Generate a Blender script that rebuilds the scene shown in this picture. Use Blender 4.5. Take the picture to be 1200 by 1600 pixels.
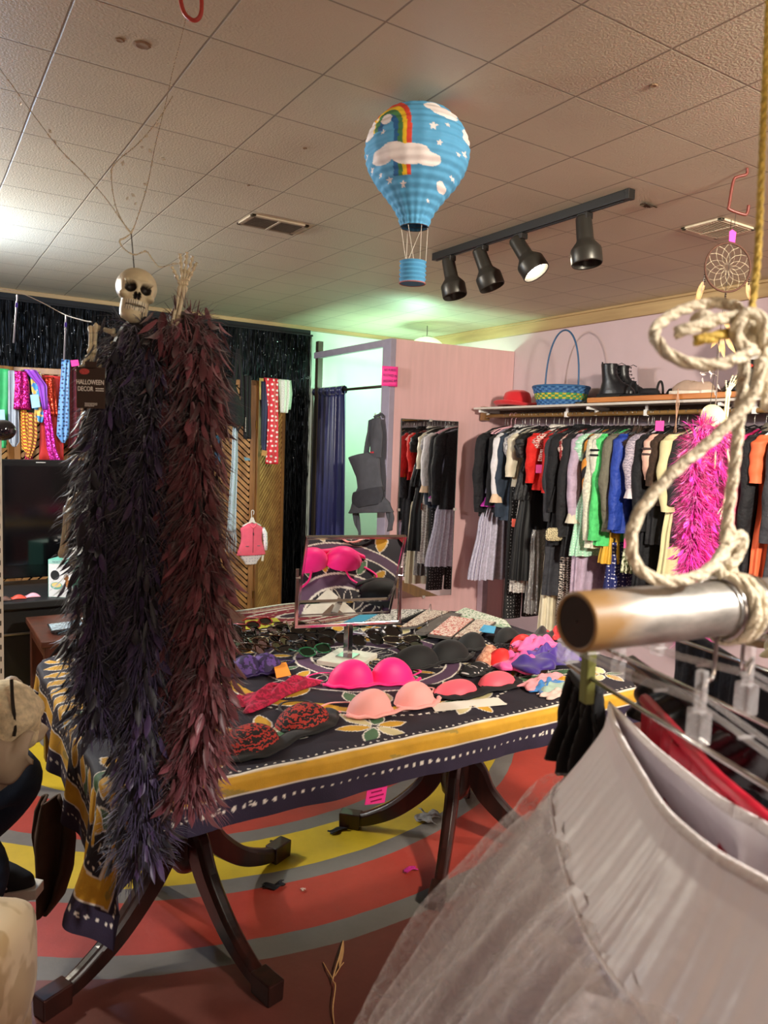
import bpy, math, random
import numpy as np
from mathutils import Vector, Matrix, Euler
for o in list(bpy.data.objects): bpy.data.objects.remove(o, do_unlink=True)
scn = bpy.context.scene
COL = scn.collection
PI = math.pi
rnd = random.Random(7)
# ------------------------------------------------------------------ camera
YAW, PITCH, ROLL, FPX = .567, -.089, .035, 1170.0
CAM = Vector((0, 0, 1.48))
_f = Vector((math.sin(YAW)*math.cos(PITCH), math.cos(YAW)*math.cos(PITCH), math.sin(PITCH)))
_r0 = Vector((math.cos(YAW), -math.sin(YAW), 0)); _u0 = _r0.cross(_f)
_r = _r0*math.cos(ROLL)+_u0*math.sin(ROLL); _u = -_r0*math.sin(ROLL)+_u0*math.cos(ROLL)
cd = bpy.data.cameras.new('camera'); cam = bpy.data.objects.new('camera', cd); COL.objects.link(cam)
M3 = Matrix((_r, _u, -_f)).transposed(); cam.matrix_world = Matrix.Translation(CAM) @ M3.to_4x4()
cd.sensor_fit = 'VERTICAL'; cd.sensor_height = 36; cd.lens = 36*FPX/1600; cd.clip_start = .03; cd.clip_end = 60
cd.dof.use_dof = True; cd.dof.focus_distance = 3.2; cd.dof.aperture_fstop = 9.0
scn.camera = cam
# ------------------------------------------------------------------ colour management, world
scn.view_settings.view_transform = 'Standard'; scn.view_settings.look = 'None'
scn.view_settings.gamma = 1; scn.view_settings.use_curve_mapping = False
scn.view_settings.exposure = 0.45
w = bpy.data.worlds.new('world'); scn.world = w; w.use_nodes = True
w.node_tree.nodes['Background'].inputs[0].default_value = (.9, .75, .62, 1); w.node_tree.nodes['Background'].inputs[1].default_value = .1
# ------------------------------------------------------------------ lights (lamps of the shop, plus added fill lights)
def area(name, loc, tgt, size, power, col, spread=PI):
    l = bpy.data.lights.new(name, 'AREA'); l.energy = power; l.size = size; l.color = col; l.shape = 'DISK'; l.spread = spread
    o = bpy.data.objects.new(name, l); COL.objects.link(o); o.location = loc
    o.rotation_euler = (Vector(tgt)-Vector(loc)).to_track_quat('-Z', 'Y').to_euler(); return o
def spot(name, loc, tgt, power, col, ang, blend=.5, r=.04):
    l = bpy.data.lights.new(name, 'SPOT'); l.energy = power; l.color = col; l.spot_size = ang; l.spot_blend = blend; l.shadow_soft_size = r
    o = bpy.data.objects.new(name, l); COL.objects.link(o); o.location = loc
    o.rotation_euler = (Vector(tgt)-Vector(loc)).to_track_quat('-Z', 'Y').to_euler(); return o
def point(name, loc, power, col, r=.05):
    l = bpy.data.lights.new(name, 'POINT'); l.energy = power; l.color = col; l.shadow_soft_size = r
    o = bpy.data.objects.new(name, l); COL.objects.link(o); o.location = loc; return o
WARM = (1, .82, .62); NEUT = (1, .93, .78)
area('lamp_front_right', (1.7, -.5, 2.30), (3.4, 3.0, 1.1), .28, 52, NEUT, 2.0)
area('lamp_left_back', (-.55, 4.0, 2.25), (3.4, 3.2, 1.0), .16, 44, NEUT)
point('lamp_left_bulb', (-.75, 3.2, 1.85), 22, NEUT, .10)
point('fill_right_point', (2.9, -.3, 1.95), 6, NEUT, .10)  # fill added on the right to lift the ceiling
spot('fill_petticoat_spot', (1.15, -.75, 2.33), (.50, .34, 1.12), 165, (1, .94, .88), .62, .7, .05)  # unseen spot added to whiten the petticoat
spot('fill_skull_spot', (1.15, -.95, 2.33), (.22, 1.34, 1.72), 34, NEUT, .30, .8, .04)  # added narrow spot that brightens the skull from the front
point('lamp_left_cool', (.0, 4.1, 2.05), 40, (.42, .64, 1), .08)
spot('lamp_track_lit', (2.17, 2.22, 2.21), (1.2, 1.45, 0.75), 60, WARM, 1.45, .8, .05)
point('lamp_fitting_room', (3.45, 5.0, 1.95), 30, (.48, 1, .66), .10)
area('fill_ceiling_bounce', (.2, -.9, 1.6), (.8, 1.5, 2.44), .5, 6, WARM)  # upward fill added for ambient bounce off the ceiling

# ------------------------------------------------------------------ pixel helper: ray through a photograph pixel met with a plane of the place
def at(px, py, x=None, y=None, z=None, d=None):
    v = _f+_r*((px-600)/FPX)-_u*((py-800)/FPX)
    if x is not None: t = x/v.x
    elif y is not None: t = y/v.y
    elif z is not None: t = (z-1.48)/v.z
    else: t = d
    return CAM+v*t
# ------------------------------------------------------------------ mesh builder
def rot(rx=0, ry=0, rz=0): return Euler((rx, ry, rz)).to_matrix().to_4x4()
def tr(x, y=0, z=0): return Matrix.Translation(Vector((x, y, z)) if not isinstance(x, Vector) else x)
class MB:
    def __init__(s): s.v = []; s.f = []; s.c = []; s.uv = None
    def add(s, vs, fs, M=None, col=None):
        n = len(s.v)
        s.v += [tuple(M @ Vector(p)) if M is not None else tuple(p) for p in vs]
        s.f += [tuple(i+n for i in f) for f in fs]
        if col is not None:
            s.c += ([col]*len(vs) if not isinstance(col, list) else col)
        elif s.c: s.c += [(1, 1, 1)]*len(vs)
        return s
    def box(s, c, d, M=None, col=None, taper=1.0):
        x, y, z = d[0]/2, d[1]/2, d[2]/2; t = taper
        vs = [(-x*t, -y*t, -z), (x*t, -y*t, -z), (x*t, y*t, -z), (-x*t, y*t, -z), (-x, -y, z), (x, -y, z), (x, y, z), (-x, y, z)]
        vs = [(a+c[0], b+c[1], e+c[2]) for a, b, e in vs]
        return s.add(vs, [(3, 2, 1, 0), (4, 5, 6, 7), (0, 1, 5, 4), (1, 2, 6, 5), (2, 3, 7, 6), (3, 0, 4, 7)], M, col)
    def tube(s, pts, r, n=8, M=None, closed=False, col=None, flat=1.0):
        P = [Vector(p) for p in pts]; m = len(P); R = r if hasattr(r, '__len__') else [r]*m
        vs = []; nrm = None
        for i in range(m):
            a = P[(i-1) % m] if (closed or i > 0) else P[i]; b = P[(i+1) % m] if (closed or i < m-1) else P[i]
            t = (b-a); t = t.normalized() if t.length > 1e-9 else Vector((0, 0, 1))
            if nrm is None:
                nrm = t.orthogonal().normalized()
                if flat != 1.0:
                    q = Vector((0, 0, 1)) if abs(t.z) < .9 else Vector((0, 1, 0))
                    nrm = (q-t*q.dot(t)).normalized()
            else:
                nrm = (nrm-t*nrm.dot(t)); nrm = nrm.normalized() if nrm.length > 1e-6 else t.orthogonal().normalized()
            bn = t.cross(nrm)
            for k in range(n):
                a_ = 2*PI*k/n; vs.append(P[i]+nrm*(R[i]*flat*math.cos(a_))+bn*(R[i]*math.sin(a_)))
        fs = []
        for i in range(m if closed else m-1):
            for k in range(n):
                a_ = i*n+k; b_ = i*n+(k+1) % n; c_ = ((i+1) % m)*n+(k+1) % n; d_ = ((i+1) % m)*n+k
                fs.append((a_, b_, c_, d_))
        if not closed: fs += [tuple(range(n-1, -1, -1)), tuple((m-1)*n+k for k in range(n))]
        return s.add(vs, fs, M, col)
    def lathe(s, prof, n=24, M=None, col=None, cap=True):
        vs = []; m = len(prof)
        for r, z in prof:
            for k in range(n): vs.append((r*math.cos(2*PI*k/n), r*math.sin(2*PI*k/n), z))
        fs = [(i*n+k, i*n+(k+1) % n, (i+1)*n+(k+1) % n, (i+1)*n+k) for i in range(m-1) for k in range(n)]
        if cap: fs += [tuple(range(n-1, -1, -1)), tuple((m-1)*n+k for k in range(n))]
        return s.add(vs, fs, M, col)
    def grid(s, nu, nv, fn, cu=False, cv=False, M=None, colfn=None):
        vs = [fn(i/(nu if cu else nu-1), j/(nv if cv else nv-1)) for i in range(nu) for j in range(nv)]
        fs = []
        for i in range(nu if cu else nu-1):
            for j in range(nv if cv else nv-1):
                fs.append((i*nv+j, ((i+1) % nu)*nv+j, ((i+1) % nu)*nv+(j+1) % nv, i*nv+(j+1) % nv))
        col = [colfn(i/(nu-1), j/(nv-1)) for i in range(nu) for j in range(nv)] if colfn else None
        return s.add(vs, fs, M, col)
    def prism(s, poly, z0, z1, M=None, col=None):
        n = len(poly)
        vs = [(x, y, z0) for x, y in poly]+[(x, y, z1) for x, y in poly]
        fs = [tuple(range(n-1, -1, -1)), tuple(range(n, 2*n))]+[(i, (i+1) % n, n+(i+1) % n, n+i) for i in range(n)]
        return s.add(vs, fs, M, col)
    def build(s, name, m, parent=None, smooth=False, loc=None, thick=None, bevel=None, sub=0, angle=None):
        me = bpy.data.meshes.new(name); me.from_pydata([tuple(v) for v in s.v], [], s.f); me.update()
        if s.c:
            ca = me.color_attributes.new('Col', 'FLOAT_COLOR', 'POINT')
            ca.data.foreach_set('color', np.array([(c[0], c[1], c[2], 1) for c in s.c], dtype=np.float32).ravel())
        me.materials.append(m)
        if smooth: me.polygons.foreach_set('use_smooth', [True]*len(me.polygons))
        o = bpy.data.objects.new(name, me); COL.objects.link(o)
        if loc is not None: o.location = loc
        if parent is not None: o.parent = parent
        if thick:
            q = o.modifiers.new('solid', 'SOLIDIFY'); q.thickness = thick; q.offset = 0
        if bevel:
            q = o.modifiers.new('bevel', 'BEVEL'); q.width = bevel; q.segments = 2; q.limit_method = 'ANGLE'; q.angle_limit = .7
        if sub:
            q = o.modifiers.new('sub', 'SUBSURF'); q.levels = sub; q.render_levels = sub
        return o
def thing(name, label, cat, loc=(0, 0, 0), rz=0, group=None, R=None):
    o = bpy.data.objects.new(name, None); COL.objects.link(o); o.location = loc; o.rotation_euler = R if R else (0, 0, rz)
    o.empty_display_size = .05
    o['label'] = label; o['category'] = cat
    if group: o['group'] = group
    return o
def tag(o, label, cat, group=None, kind=None):
    o['label'] = label; o['category'] = cat
    if group: o['group'] = group
    if kind: o['kind'] = kind
    return o
def struct(o, label=None):
    o['kind'] = 'structure'
    if label: o['label'] = label
    return o
def dup(root, loc=None, rz=None, label=None, R=None):
    r = root.copy(); COL.objects.link(r)
    if loc is not None: r.location = loc
    if rz is not None: r.rotation_euler = (0, 0, rz)
    if R is not None: r.rotation_euler = R
    if label: r['label'] = label
    for ch in list(root.children):
        c = ch.copy(); COL.objects.link(c); c.parent = r
        for g in ch.children:
            d = g.copy(); COL.objects.link(d); d.parent = c
    return r
def smooth_path(pts, n=8):
    P = [Vector(p) for p in pts]; out = []
    for i in range(len(P)-1):
        p0 = P[max(i-1, 0)]; p1 = P[i]; p2 = P[i+1]; p3 = P[min(i+2, len(P)-1)]
        for k in range(n):
            t = k/n
            out.append(.5*((2*p1)+(p2-p0)*t+(2*p0-5*p1+4*p2-p3)*t*t+(3*p1-p0-3*p2+p3)*t**3))
    out.append(P[-1]); return out
def lerp(a, b, t): return a+(b-a)*t
def interp(tab, t):
    for i in range(len(tab)-1):
        if t <= tab[i+1][0]:
            a, b = tab[i], tab[i+1]; k = (t-a[0])/max(b[0]-a[0], 1e-9)
            return a[1]+(b[1]-a[1])*k
    return tab[-1][1]
# ------------------------------------------------------------------ materials
def srgb(h):
    h = h.lstrip('#'); c = [int(h[i:i+2], 16)/255 for i in (0, 2, 4)]
    return tuple(x/12.92 if x <= .04045 else ((x+.055)/1.055)**2.4 for x in c)
def _new(name):
    m = bpy.data.materials.new(name); m.use_nodes = True; return m, m.node_tree.nodes, m.node_tree.links
def _c4(c): return (*(srgb(c) if isinstance(c, str) else c), 1)
_mc = {}
def mat(name, col, rough=.7, metal=0, vary=.12, vs=18, bump=.0, bs=120, sheen=0, bd=.004, trans=0, emit=None, es=1, coat=0, alpha=1, ior=1.45, attr=False, stretch=None, spec=.5, subs=0):
    if name in _mc: return _mc[name]
    m, N, L = _new(name); b = N['Principled BSDF']
    tc = N.new('ShaderNodeTexCoord'); src = tc.outputs['Object']
    if stretch:
        mp = N.new('ShaderNodeMapping'); mp.inputs['Scale'].default_value = stretch; L.new(src, mp.inputs[0]); src = mp.outputs[0]
    if attr:
        at_ = N.new('ShaderNodeVertexColor'); at_.layer_name = 'Col'; base = at_.outputs[0]
    else: base = None
    if vary:
        nz = N.new('ShaderNodeTexNoise'); nz.inputs['Scale'].default_value = vs; nz.inputs['Detail'].default_value = 5; L.new(src, nz.inputs['Vector'])
        mr = N.new('ShaderNodeMapRange'); mr.inputs[1].default_value = .3; mr.inputs[2].default_value = .7; mr.inputs[3].default_value = 1-vary; mr.inputs[4].default_value = 1+vary; L.new(nz.outputs[0], mr.inputs[0])
        mx = N.new('ShaderNodeMix'); mx.data_type = 'RGBA'; mx.blend_type = 'MULTIPLY'; mx.inputs[0].default_value = 1
        if base: L.new(base, mx.inputs[6])
        else: mx.inputs[6].default_value = _c4(col)
        L.new(mr.outputs[0], mx.inputs[7]); L.new(mx.outputs[2], b.inputs['Base Color'])
    elif base: L.new(base, b.inputs['Base Color'])
    else: b.inputs['Base Color'].default_value = _c4(col)
    b.inputs['Roughness'].default_value = rough; b.inputs['Metallic'].default_value = metal
    b.inputs['Sheen Weight'].default_value = sheen; b.inputs['Transmission Weight'].default_value = trans
    b.inputs['Coat Weight'].default_value = coat; b.inputs['Alpha'].default_value = alpha; b.inputs['IOR'].default_value = ior
    b.inputs['Specular IOR Level'].default_value = spec
    if subs: b.inputs['Subsurface Weight'].default_value = subs; b.inputs['Subsurface Radius'].default_value = (.02, .01, .01)
    if emit: b.inputs['Emission Color'].default_value = _c4(emit); b.inputs['Emission Strength'].default_value = es
    if bump:
        n2 = N.new('ShaderNodeTexNoise'); n2.inputs['Scale'].default_value = bs; n2.inputs['Detail'].default_value = 4; L.new(src, n2.inputs['Vector'])
        bp = N.new('ShaderNodeBump'); bp.inputs['Strength'].default_value = bump; bp.inputs['Distance'].default_value = bd
        L.new(n2.outputs[0], bp.inputs['Height']); L.new(bp.outputs[0], b.inputs['Normal'])
    _mc[name] = m; return m
def pat(name, kind, c1, c2, sc=40, rough=.8, thr=.5, metal=0, sheen=.0, c3=None):
    """two-tone printed cloth: dots, stripes, checks, blotch, zig"""
    if name in _mc: return _mc[name]
    m, N, L = _new(name); b = N['Principled BSDF']; tc = N.new('ShaderNodeTexCoord'); src = tc.outputs['Object']
    mx = N.new('ShaderNodeMix'); mx.data_type = 'RGBA'; mx.inputs[6].default_value = _c4(c1); mx.inputs[7].default_value = _c4(c2)
    def ramp(out, t, soft=.02, inv=False):
        mr = N.new('ShaderNodeMapRange'); mr.inputs[1].default_value = t-soft; mr.inputs[2].default_value = t+soft
        if inv: mr.inputs[3].default_value = 1; mr.inputs[4].default_value = 0
        L.new(out, mr.inputs[0]); L.new(mr.outputs[0], mx.inputs[0])
    if kind == 'dots':
        mp = N.new('ShaderNodeMapping'); mp.inputs['Rotation'].default_value = (PI/2, 0, 0); L.new(src, mp.inputs[0]); src = mp.outputs[0]
        v = N.new('ShaderNodeTexVoronoi'); v.voronoi_dimensions = '2D'; v.inputs['Scale'].default_value = sc; v.inputs['Randomness'].default_value = .4 if thr < .35 else .6; thr *= .85; L.new(src, v.inputs['Vector']); ramp(v.outputs['Distance'], thr, .04, True)
    elif kind in ('stripes', 'zig'):
        v = N.new('ShaderNodeTexWave'); v.inputs['Scale'].default_value = sc; v.wave_type = 'BANDS'; v.bands_direction = 'DIAGONAL' if kind == 'stripes' else 'Z'; v.inputs['Distortion'].default_value = 0 if kind == 'stripes' else 8; v.inputs['Detail Scale'].default_value = 3
        L.new(src, v.inputs['Vector']); ramp(v.outputs['Fac'], thr, .08)
    elif kind == 'checks':
        v = N.new('ShaderNodeTexBrick'); v.inputs['Scale'].default_value = sc; L.new(src, v.inputs['Vector']); v.inputs['Color1'].default_value = (0, 0, 0, 1); v.inputs['Color2'].default_value = (.4, .4, .4, 1); v.inputs['Mortar'].default_value = (1, 1, 1, 1); v.inputs['Mortar Size'].default_value = .03
        L.new(v.outputs['Color'], mx.inputs[0])
    else:
        v = N.new('ShaderNodeTexNoise'); v.inputs['Scale'].default_value = sc; v.inputs['Detail'].default_value = 2; L.new(src, v.inputs['Vector']); ramp(v.outputs['Fac'], thr, .03)
    out = mx.outputs[2]
    L.new(out, b.inputs['Base Color'])
    b.inputs['Roughness'].default_value = rough; b.inputs['Metallic'].default_value = metal; b.inputs['Sheen Weight'].default_value = sheen
    _mc[name] = m; return m
def sequin(name, col, sc=260, metal=.8):
    if name in _mc: return _mc[name]
    m, N, L = _new(name); b = N['Principled BSDF']; tc = N.new('ShaderNodeTexCoord')
    v = N.new('ShaderNodeTexVoronoi'); v.inputs['Scale'].default_value = sc; L.new(tc.outputs['Object'], v.inputs['Vector'])
    bp = N.new('ShaderNodeNormalMap'); bp.space = 'OBJECT'
    mx = N.new('ShaderNodeVectorMath'); mx.operation = 'MULTIPLY_ADD'; mx.inputs[1].default_value = (.9, .9, .9); mx.inputs[2].default_value = (-.45, -.45, -.45)
    g = N.new('ShaderNodeNewGeometry'); ad = N.new('ShaderNodeVectorMath'); ad.operation = 'ADD'; no = N.new('ShaderNodeVectorMath'); no.operation = 'NORMALIZE'
    L.new(v.outputs['Color'], mx.inputs[0]); L.new(mx.outputs[0], ad.inputs[0]); L.new(g.outputs['Normal'], ad.inputs[1]); L.new(ad.outputs[0], no.inputs[0]); L.new(no.outputs[0], b.inputs['Normal'])
    N.remove(bp)
    b.inputs['Base Color'].default_value = _c4(col); b.inputs['Metallic'].default_value = metal; b.inputs['Roughness'].default_value = .25
    _mc[name] = m; return m
def tulle(name, col, a=.4, sc=40):
    if name in _mc: return _mc[name]
    m, N, L = _new(name); b = N['Principled BSDF']; b.inputs['Base Color'].default_value = _c4(col); b.inputs['Roughness'].default_value = .7; b.inputs['Sheen Weight'].default_value = .3
    tc = N.new('ShaderNodeTexCoord'); n = N.new('ShaderNodeTexNoise'); n.inputs['Scale'].default_value = sc; n.inputs['Detail'].default_value = 6; n.inputs['Distortion'].default_value = 1.5; L.new(tc.outputs['Object'], n.inputs['Vector'])
    mr = N.new('ShaderNodeMapRange'); mr.inputs[1].default_value = .35; mr.inputs[2].default_value = .65; mr.inputs[3].default_value = a*.5; mr.inputs[4].default_value = min(1, a*1.5); L.new(n.outputs[0], mr.inputs[0]); L.new(mr.outputs[0], b.inputs['Alpha'])
    tl = N.new('ShaderNodeBsdfTranslucent'); tl.inputs[0].default_value = _c4(col)
    _mc[name] = m; return m
def wood(name, c1, c2, sc=6, rough=.5, axis=(1, 1, .12), coat=0):
    if name in _mc: return _mc[name]
    m, N, L = _new(name); b = N['Principled BSDF']; tc = N.new('ShaderNodeTexCoord'); mp = N.new('ShaderNodeMapping'); mp.inputs['Scale'].default_value = axis
    L.new(tc.outputs['Object'], mp.inputs[0]); n = N.new('ShaderNodeTexNoise'); n.inputs['Scale'].default_value = sc*4; n.inputs['Detail'].default_value = 6; n.inputs['Distortion'].default_value = .6; L.new(mp.outputs[0], n.inputs['Vector'])
    cr = N.new('ShaderNodeValToRGB'); cr.color_ramp.elements[0].position = .35; cr.color_ramp.elements[1].position = .65; cr.color_ramp.elements[0].color = _c4(c1); cr.color_ramp.elements[1].color = _c4(c2)
    L.new(n.outputs[0], cr.inputs[0]); L.new(cr.outputs[0], b.inputs['Base Color']); b.inputs['Roughness'].default_value = rough; b.inputs['Coat Weight'].default_value = coat
    _mc[name] = m; return m
def glass(name, col=(1, 1, 1), a=.25, rough=.05):
    if name in _mc: return _mc[name]
    m = mat(name, col, rough, vary=0, alpha=a, spec=.8, coat=.6); return m
BLACK = mat('black_cloth', '#17161a', .85, vary=.15, bump=.3)
CHROME = mat('chrome', '#c8c4c4', .12, 1, vary=0)
STEEL = mat('steel_wire', '#8d8a86', .3, 1, vary=0)
BLKPL = mat('black_plastic', '#141416', .35, vary=.1)
WHITEPL = mat('white_plastic', '#e8e4e0', .4, vary=.03)
WOODD = wood('dark_walnut', '#1d0b08', '#3a1710', 5, .38, coat=.25)
HOTPINK = mat('pink_price_tag', '#ff3f9c', .6, vary=.04)
def text(txt, size, m, parent, M, name='lettering', ext=.0004, align='CENTER'):
    cu = bpy.data.curves.new(name, 'FONT'); cu.body = txt; cu.size = size; cu.extrude = ext; cu.align_x = align; cu.align_y = 'CENTER'; cu.resolution_u = 3
    t = bpy.data.objects.new(name+'_tmp', cu); COL.objects.link(t)
    me = bpy.data.meshes.new_from_object(t, depsgraph=bpy.context.evaluated_depsgraph_get())
    bpy.data.objects.remove(t, do_unlink=True); me.materials.clear(); me.materials.append(m)
    o = bpy.data.objects.new(name, me); COL.objects.link(o)
    if parent is not None: o.parent = parent
    o.matrix_local = M; return o
# ================================================================== the setting
H = 2.44; XR = 3.95; YL = 5.75
# floor: concentric painted rings on concrete
def floor_mat():
    m, N, L = _new('painted_ring_floor'); b = N['Principled BSDF']; g = N.new('ShaderNodeNewGeometry')
    nz = N.new('ShaderNodeTexNoise'); nz.inputs['Scale'].default_value = 3; nz.inputs['Detail'].default_value = 3; L.new(g.outputs['Position'], nz.inputs['Vector'])
    sb = N.new('ShaderNodeVectorMath'); sb.operation = 'SUBTRACT'; sb.inputs[1].default_value = (1.3, 3.88, 0); L.new(g.outputs['Position'], sb.inputs[0])
    ln = N.new('ShaderNodeVectorMath'); ln.operation = 'LENGTH'; L.new(sb.outputs[0], ln.inputs[0])
    ad = N.new('ShaderNodeMath'); ad.operation = 'MULTIPLY_ADD'; ad.inputs[1].default_value = .03; L.new(nz.outputs[0], ad.inputs[0]); L.new(ln.outputs['Value'], ad.inputs[2])
    dv = N.new('ShaderNodeMath'); dv.operation = 'DIVIDE'; dv.inputs[1].default_value = 4.0; L.new(ad.outputs[0], dv.inputs[0])
    cr = N.new('ShaderNodeValToRGB'); cr.color_ramp.interpolation = 'CONSTANT'; E = cr.color_ramp.elements
    grey = srgb('#726c67'); yel = srgb('#c9aa26'); red = srgb('#a83c30'); dk = srgb('#6e3a32')
    stops = [(0, yel), (.35, grey), (.45, red), (.72, grey), (.80, yel), (1.02, grey), (1.10, red), (1.355, grey), (1.435, yel), (1.635+.015, grey), (1.71+.015, red), (1.965+.015, grey), (2.06+.015, dk), (3.1, grey), (3.2, red)]
    E[0].position = 0; E[0].color = (*stops[0][1], 1); E[1].position = stops[1][0]/4; E[1].color = (*stops[1][1], 1)
    for r, c in stops[2:]:
        e = E.new(r/4); e.color = (*c, 1)
    L.new(dv.outputs[0], cr.inputs[0])
    n2 = N.new('ShaderNodeTexNoise'); n2.inputs['Scale'].default_value = 2.2; n2.inputs['Detail'].default_value = 8; n2.inputs['Roughness'].default_value = .65; L.new(g.outputs['Position'], n2.inputs['Vector'])
    mr = N.new('ShaderNodeMapRange'); mr.inputs[1].default_value = .3; mr.inputs[2].default_value = .7; mr.inputs[3].default_value = .72; mr.inputs[4].default_value = 1.15; L.new(n2.outputs[0], mr.inputs[0])
    mx = N.new('ShaderNodeMix'); mx.data_type = 'RGBA'; mx.blend_type = 'MULTIPLY'; mx.inputs[0].default_value = 1; L.new(cr.outputs[0], mx.inputs[6]); L.new(mr.outputs[0], mx.inputs[7]); L.new(mx.outputs[2], b.inputs['Base Color'])
    b.inputs['Roughness'].default_value = .45
    n3 = N.new('ShaderNodeTexNoise'); n3.inputs['Scale'].default_value = 60; L.new(g.outputs['Position'], n3.inputs['Vector']); bp = N.new('ShaderNodeBump'); bp.inputs['Strength'].default_value = .15; bp.inputs['Distance'].default_value = .003; L.new(n3.outputs[0], bp.inputs['Height']); L.new(bp.outputs[0], b.inputs['Normal'])
    return m
def ceil_mat():
    m, N, L = _new('textured_ceiling_tile'); b = N['Principled BSDF']; g = N.new('ShaderNodeNewGeometry'); sx = N.new('ShaderNodeSeparateXYZ'); L.new(g.outputs['Position'], sx.inputs[0])
    fac = []
    n0 = N.new('ShaderNodeTexNoise'); n0.inputs['Scale'].default_value = 1.3; L.new(g.outputs['Position'], n0.inputs['Vector'])
    for k, off in ((0, .6375), (1, 1.5418)):
        a = N.new('ShaderNodeMath'); a.operation = 'SUBTRACT'; a.inputs[1].default_value = off-30*.305; L.new(sx.outputs[k], a.inputs[0])
        a2 = N.new('ShaderNodeMath'); a2.operation = 'MULTIPLY_ADD'; a2.inputs[1].default_value = .012; L.new(n0.outputs[0], a2.inputs[0]); L.new(a.outputs[0], a2.inputs[2]); a = a2
        q = N.new('ShaderNodeMath'); q.operation = 'MODULO'; q.inputs[1].default_value = .305; L.new(a.outputs[0], q.inputs[0])
        w1 = N.new('ShaderNodeMath'); w1.operation = 'SUBTRACT'; w1.inputs[1].default_value = .1525; L.new(q.outputs[0], w1.inputs[0])
        w2 = N.new('ShaderNodeMath'); w2.operation = 'ABSOLUTE'; L.new(w1.outputs[0], w2.inputs[0])
        mr = N.new('ShaderNodeMapRange'); mr.inputs[1].default_value = .1488; mr.inputs[2].default_value = .1512; L.new(w2.outputs[0], mr.inputs[0]); fac.append(mr)
    mxm = N.new('ShaderNodeMath'); mxm.operation = 'MAXIMUM'; L.new(fac[0].outputs[0], mxm.inputs[0]); L.new(fac[1].outputs[0], mxm.inputs[1])
    n2 = N.new('ShaderNodeTexNoise'); n2.inputs['Scale'].default_value = 1.7; n2.inputs['Detail'].default_value = 3; L.new(g.outputs['Position'], n2.inputs['Vector'])
    cr = N.new('ShaderNodeValToRGB'); cr.color_ramp.elements[0].position = .35; cr.color_ramp.elements[1].position = .65; cr.color_ramp.elements[0].color = _c4('#c3b8a0'); cr.color_ramp.elements[1].color = _c4('#cabfa6'); L.new(n2.outputs[0], cr.inputs[0])
    mx = N.new('ShaderNodeMix'); mx.data_type = 'RGBA'; mx.inputs[7].default_value = _c4('#8b7e6c'); L.new(mxm.outputs[0], mx.inputs[0]); L.new(cr.outputs[0], mx.inputs[6]); L.new(mx.outputs[2], b.inputs['Base Color'])
    n3 = N.new('ShaderNodeTexNoise'); n3.inputs['Scale'].default_value = 150; n3.inputs['Detail'].default_value = 2; L.new(g.outputs['Position'], n3.inputs['Vector'])
    sm = N.new('ShaderNodeMath'); sm.operation = 'MULTIPLY_ADD'; sm.inputs[1].default_value = -1.2; L.new(mxm.outputs[0], sm.inputs[0]); L.new(n3.outputs[0], sm.inputs[2])
    bp = N.new('ShaderNodeBump'); bp.inputs['Strength'].default_value = .45; bp.inputs['Distance'].default_value = .0035; L.new(sm.outputs[0], bp.inputs['Height']); L.new(bp.outputs[0], b.inputs['Normal'])
    b.inputs['Roughness'].default_value = .5
    return m
PINKW = mat('pale_pink_wall_paint', '#c9b0b4', .75, vary=.04, vs=4, bump=.1, bs=60)
DARKW = mat('black_wall_paint', '#1a1a1c', .8, vary=.1)
X0, Y0 = -2.6, -2.4
m = MB(); m.box(((X0+XR)/2, (Y0+YL)/2, -.05), (XR-X0+.2, YL-Y0+.2, .1)); struct(m.build('floor', floor_mat()))
m = MB(); m.box(((X0+XR)/2, (Y0+YL)/2, H+.05), (XR-X0+.2, YL-Y0+.2, .1)); struct(m.build('ceiling', ceil_mat()))
m = MB(); m.box((XR+.05, (Y0+YL)/2, H/2), (.1, YL-Y0, H)); struct(m.build('wall_right', PINKW))
m = MB(); m.box((X0-.05, (Y0+YL)/2, H/2), (.1, YL-Y0, H)); struct(m.build('wall_left', PINKW))
m = MB(); m.box(((X0+XR)/2, Y0-.05, H/2), (XR-X0, .1, H)); struct(m.build('wall_near', PINKW))
m = MB(); m.box(((X0+XR)/2, YL+.05, H/2), (XR-X0, .1, H)); struct(m.build('wall_back', mat('mint_white_wall_paint', '#c3cdc6', .7, vary=.03, vs=4)))
PINE = wood('pine_trim', '#a1835a', '#bd9f70', 3, .5, axis=(1, .1, 1.2))
PINEX = wood('pine_trim_x', '#947a55', '#b0956a', 3, .5, axis=(.1, 1, 1.2))
m = MB(); m.box((XR-.012, 1.6, H-.045), (.024, 8, .09)); m.box((XR-.020, 1.6, H-.008), (.040, 8, .016)); struct(m.build('trim_1', PINE, bevel=.003))
m = MB(); m.box((.65, YL-.02, H-.015), (6.5, .04, .03)); struct(m.build('trim_2', PINEX, bevel=.003))
m = MB(); m.box((XR-.01, .9, .05), (.02, 6.9, .1)); struct(m.build('baseboard_right', wood('oak_baseboard', '#6b4a24', '#86602f', 4)))
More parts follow.
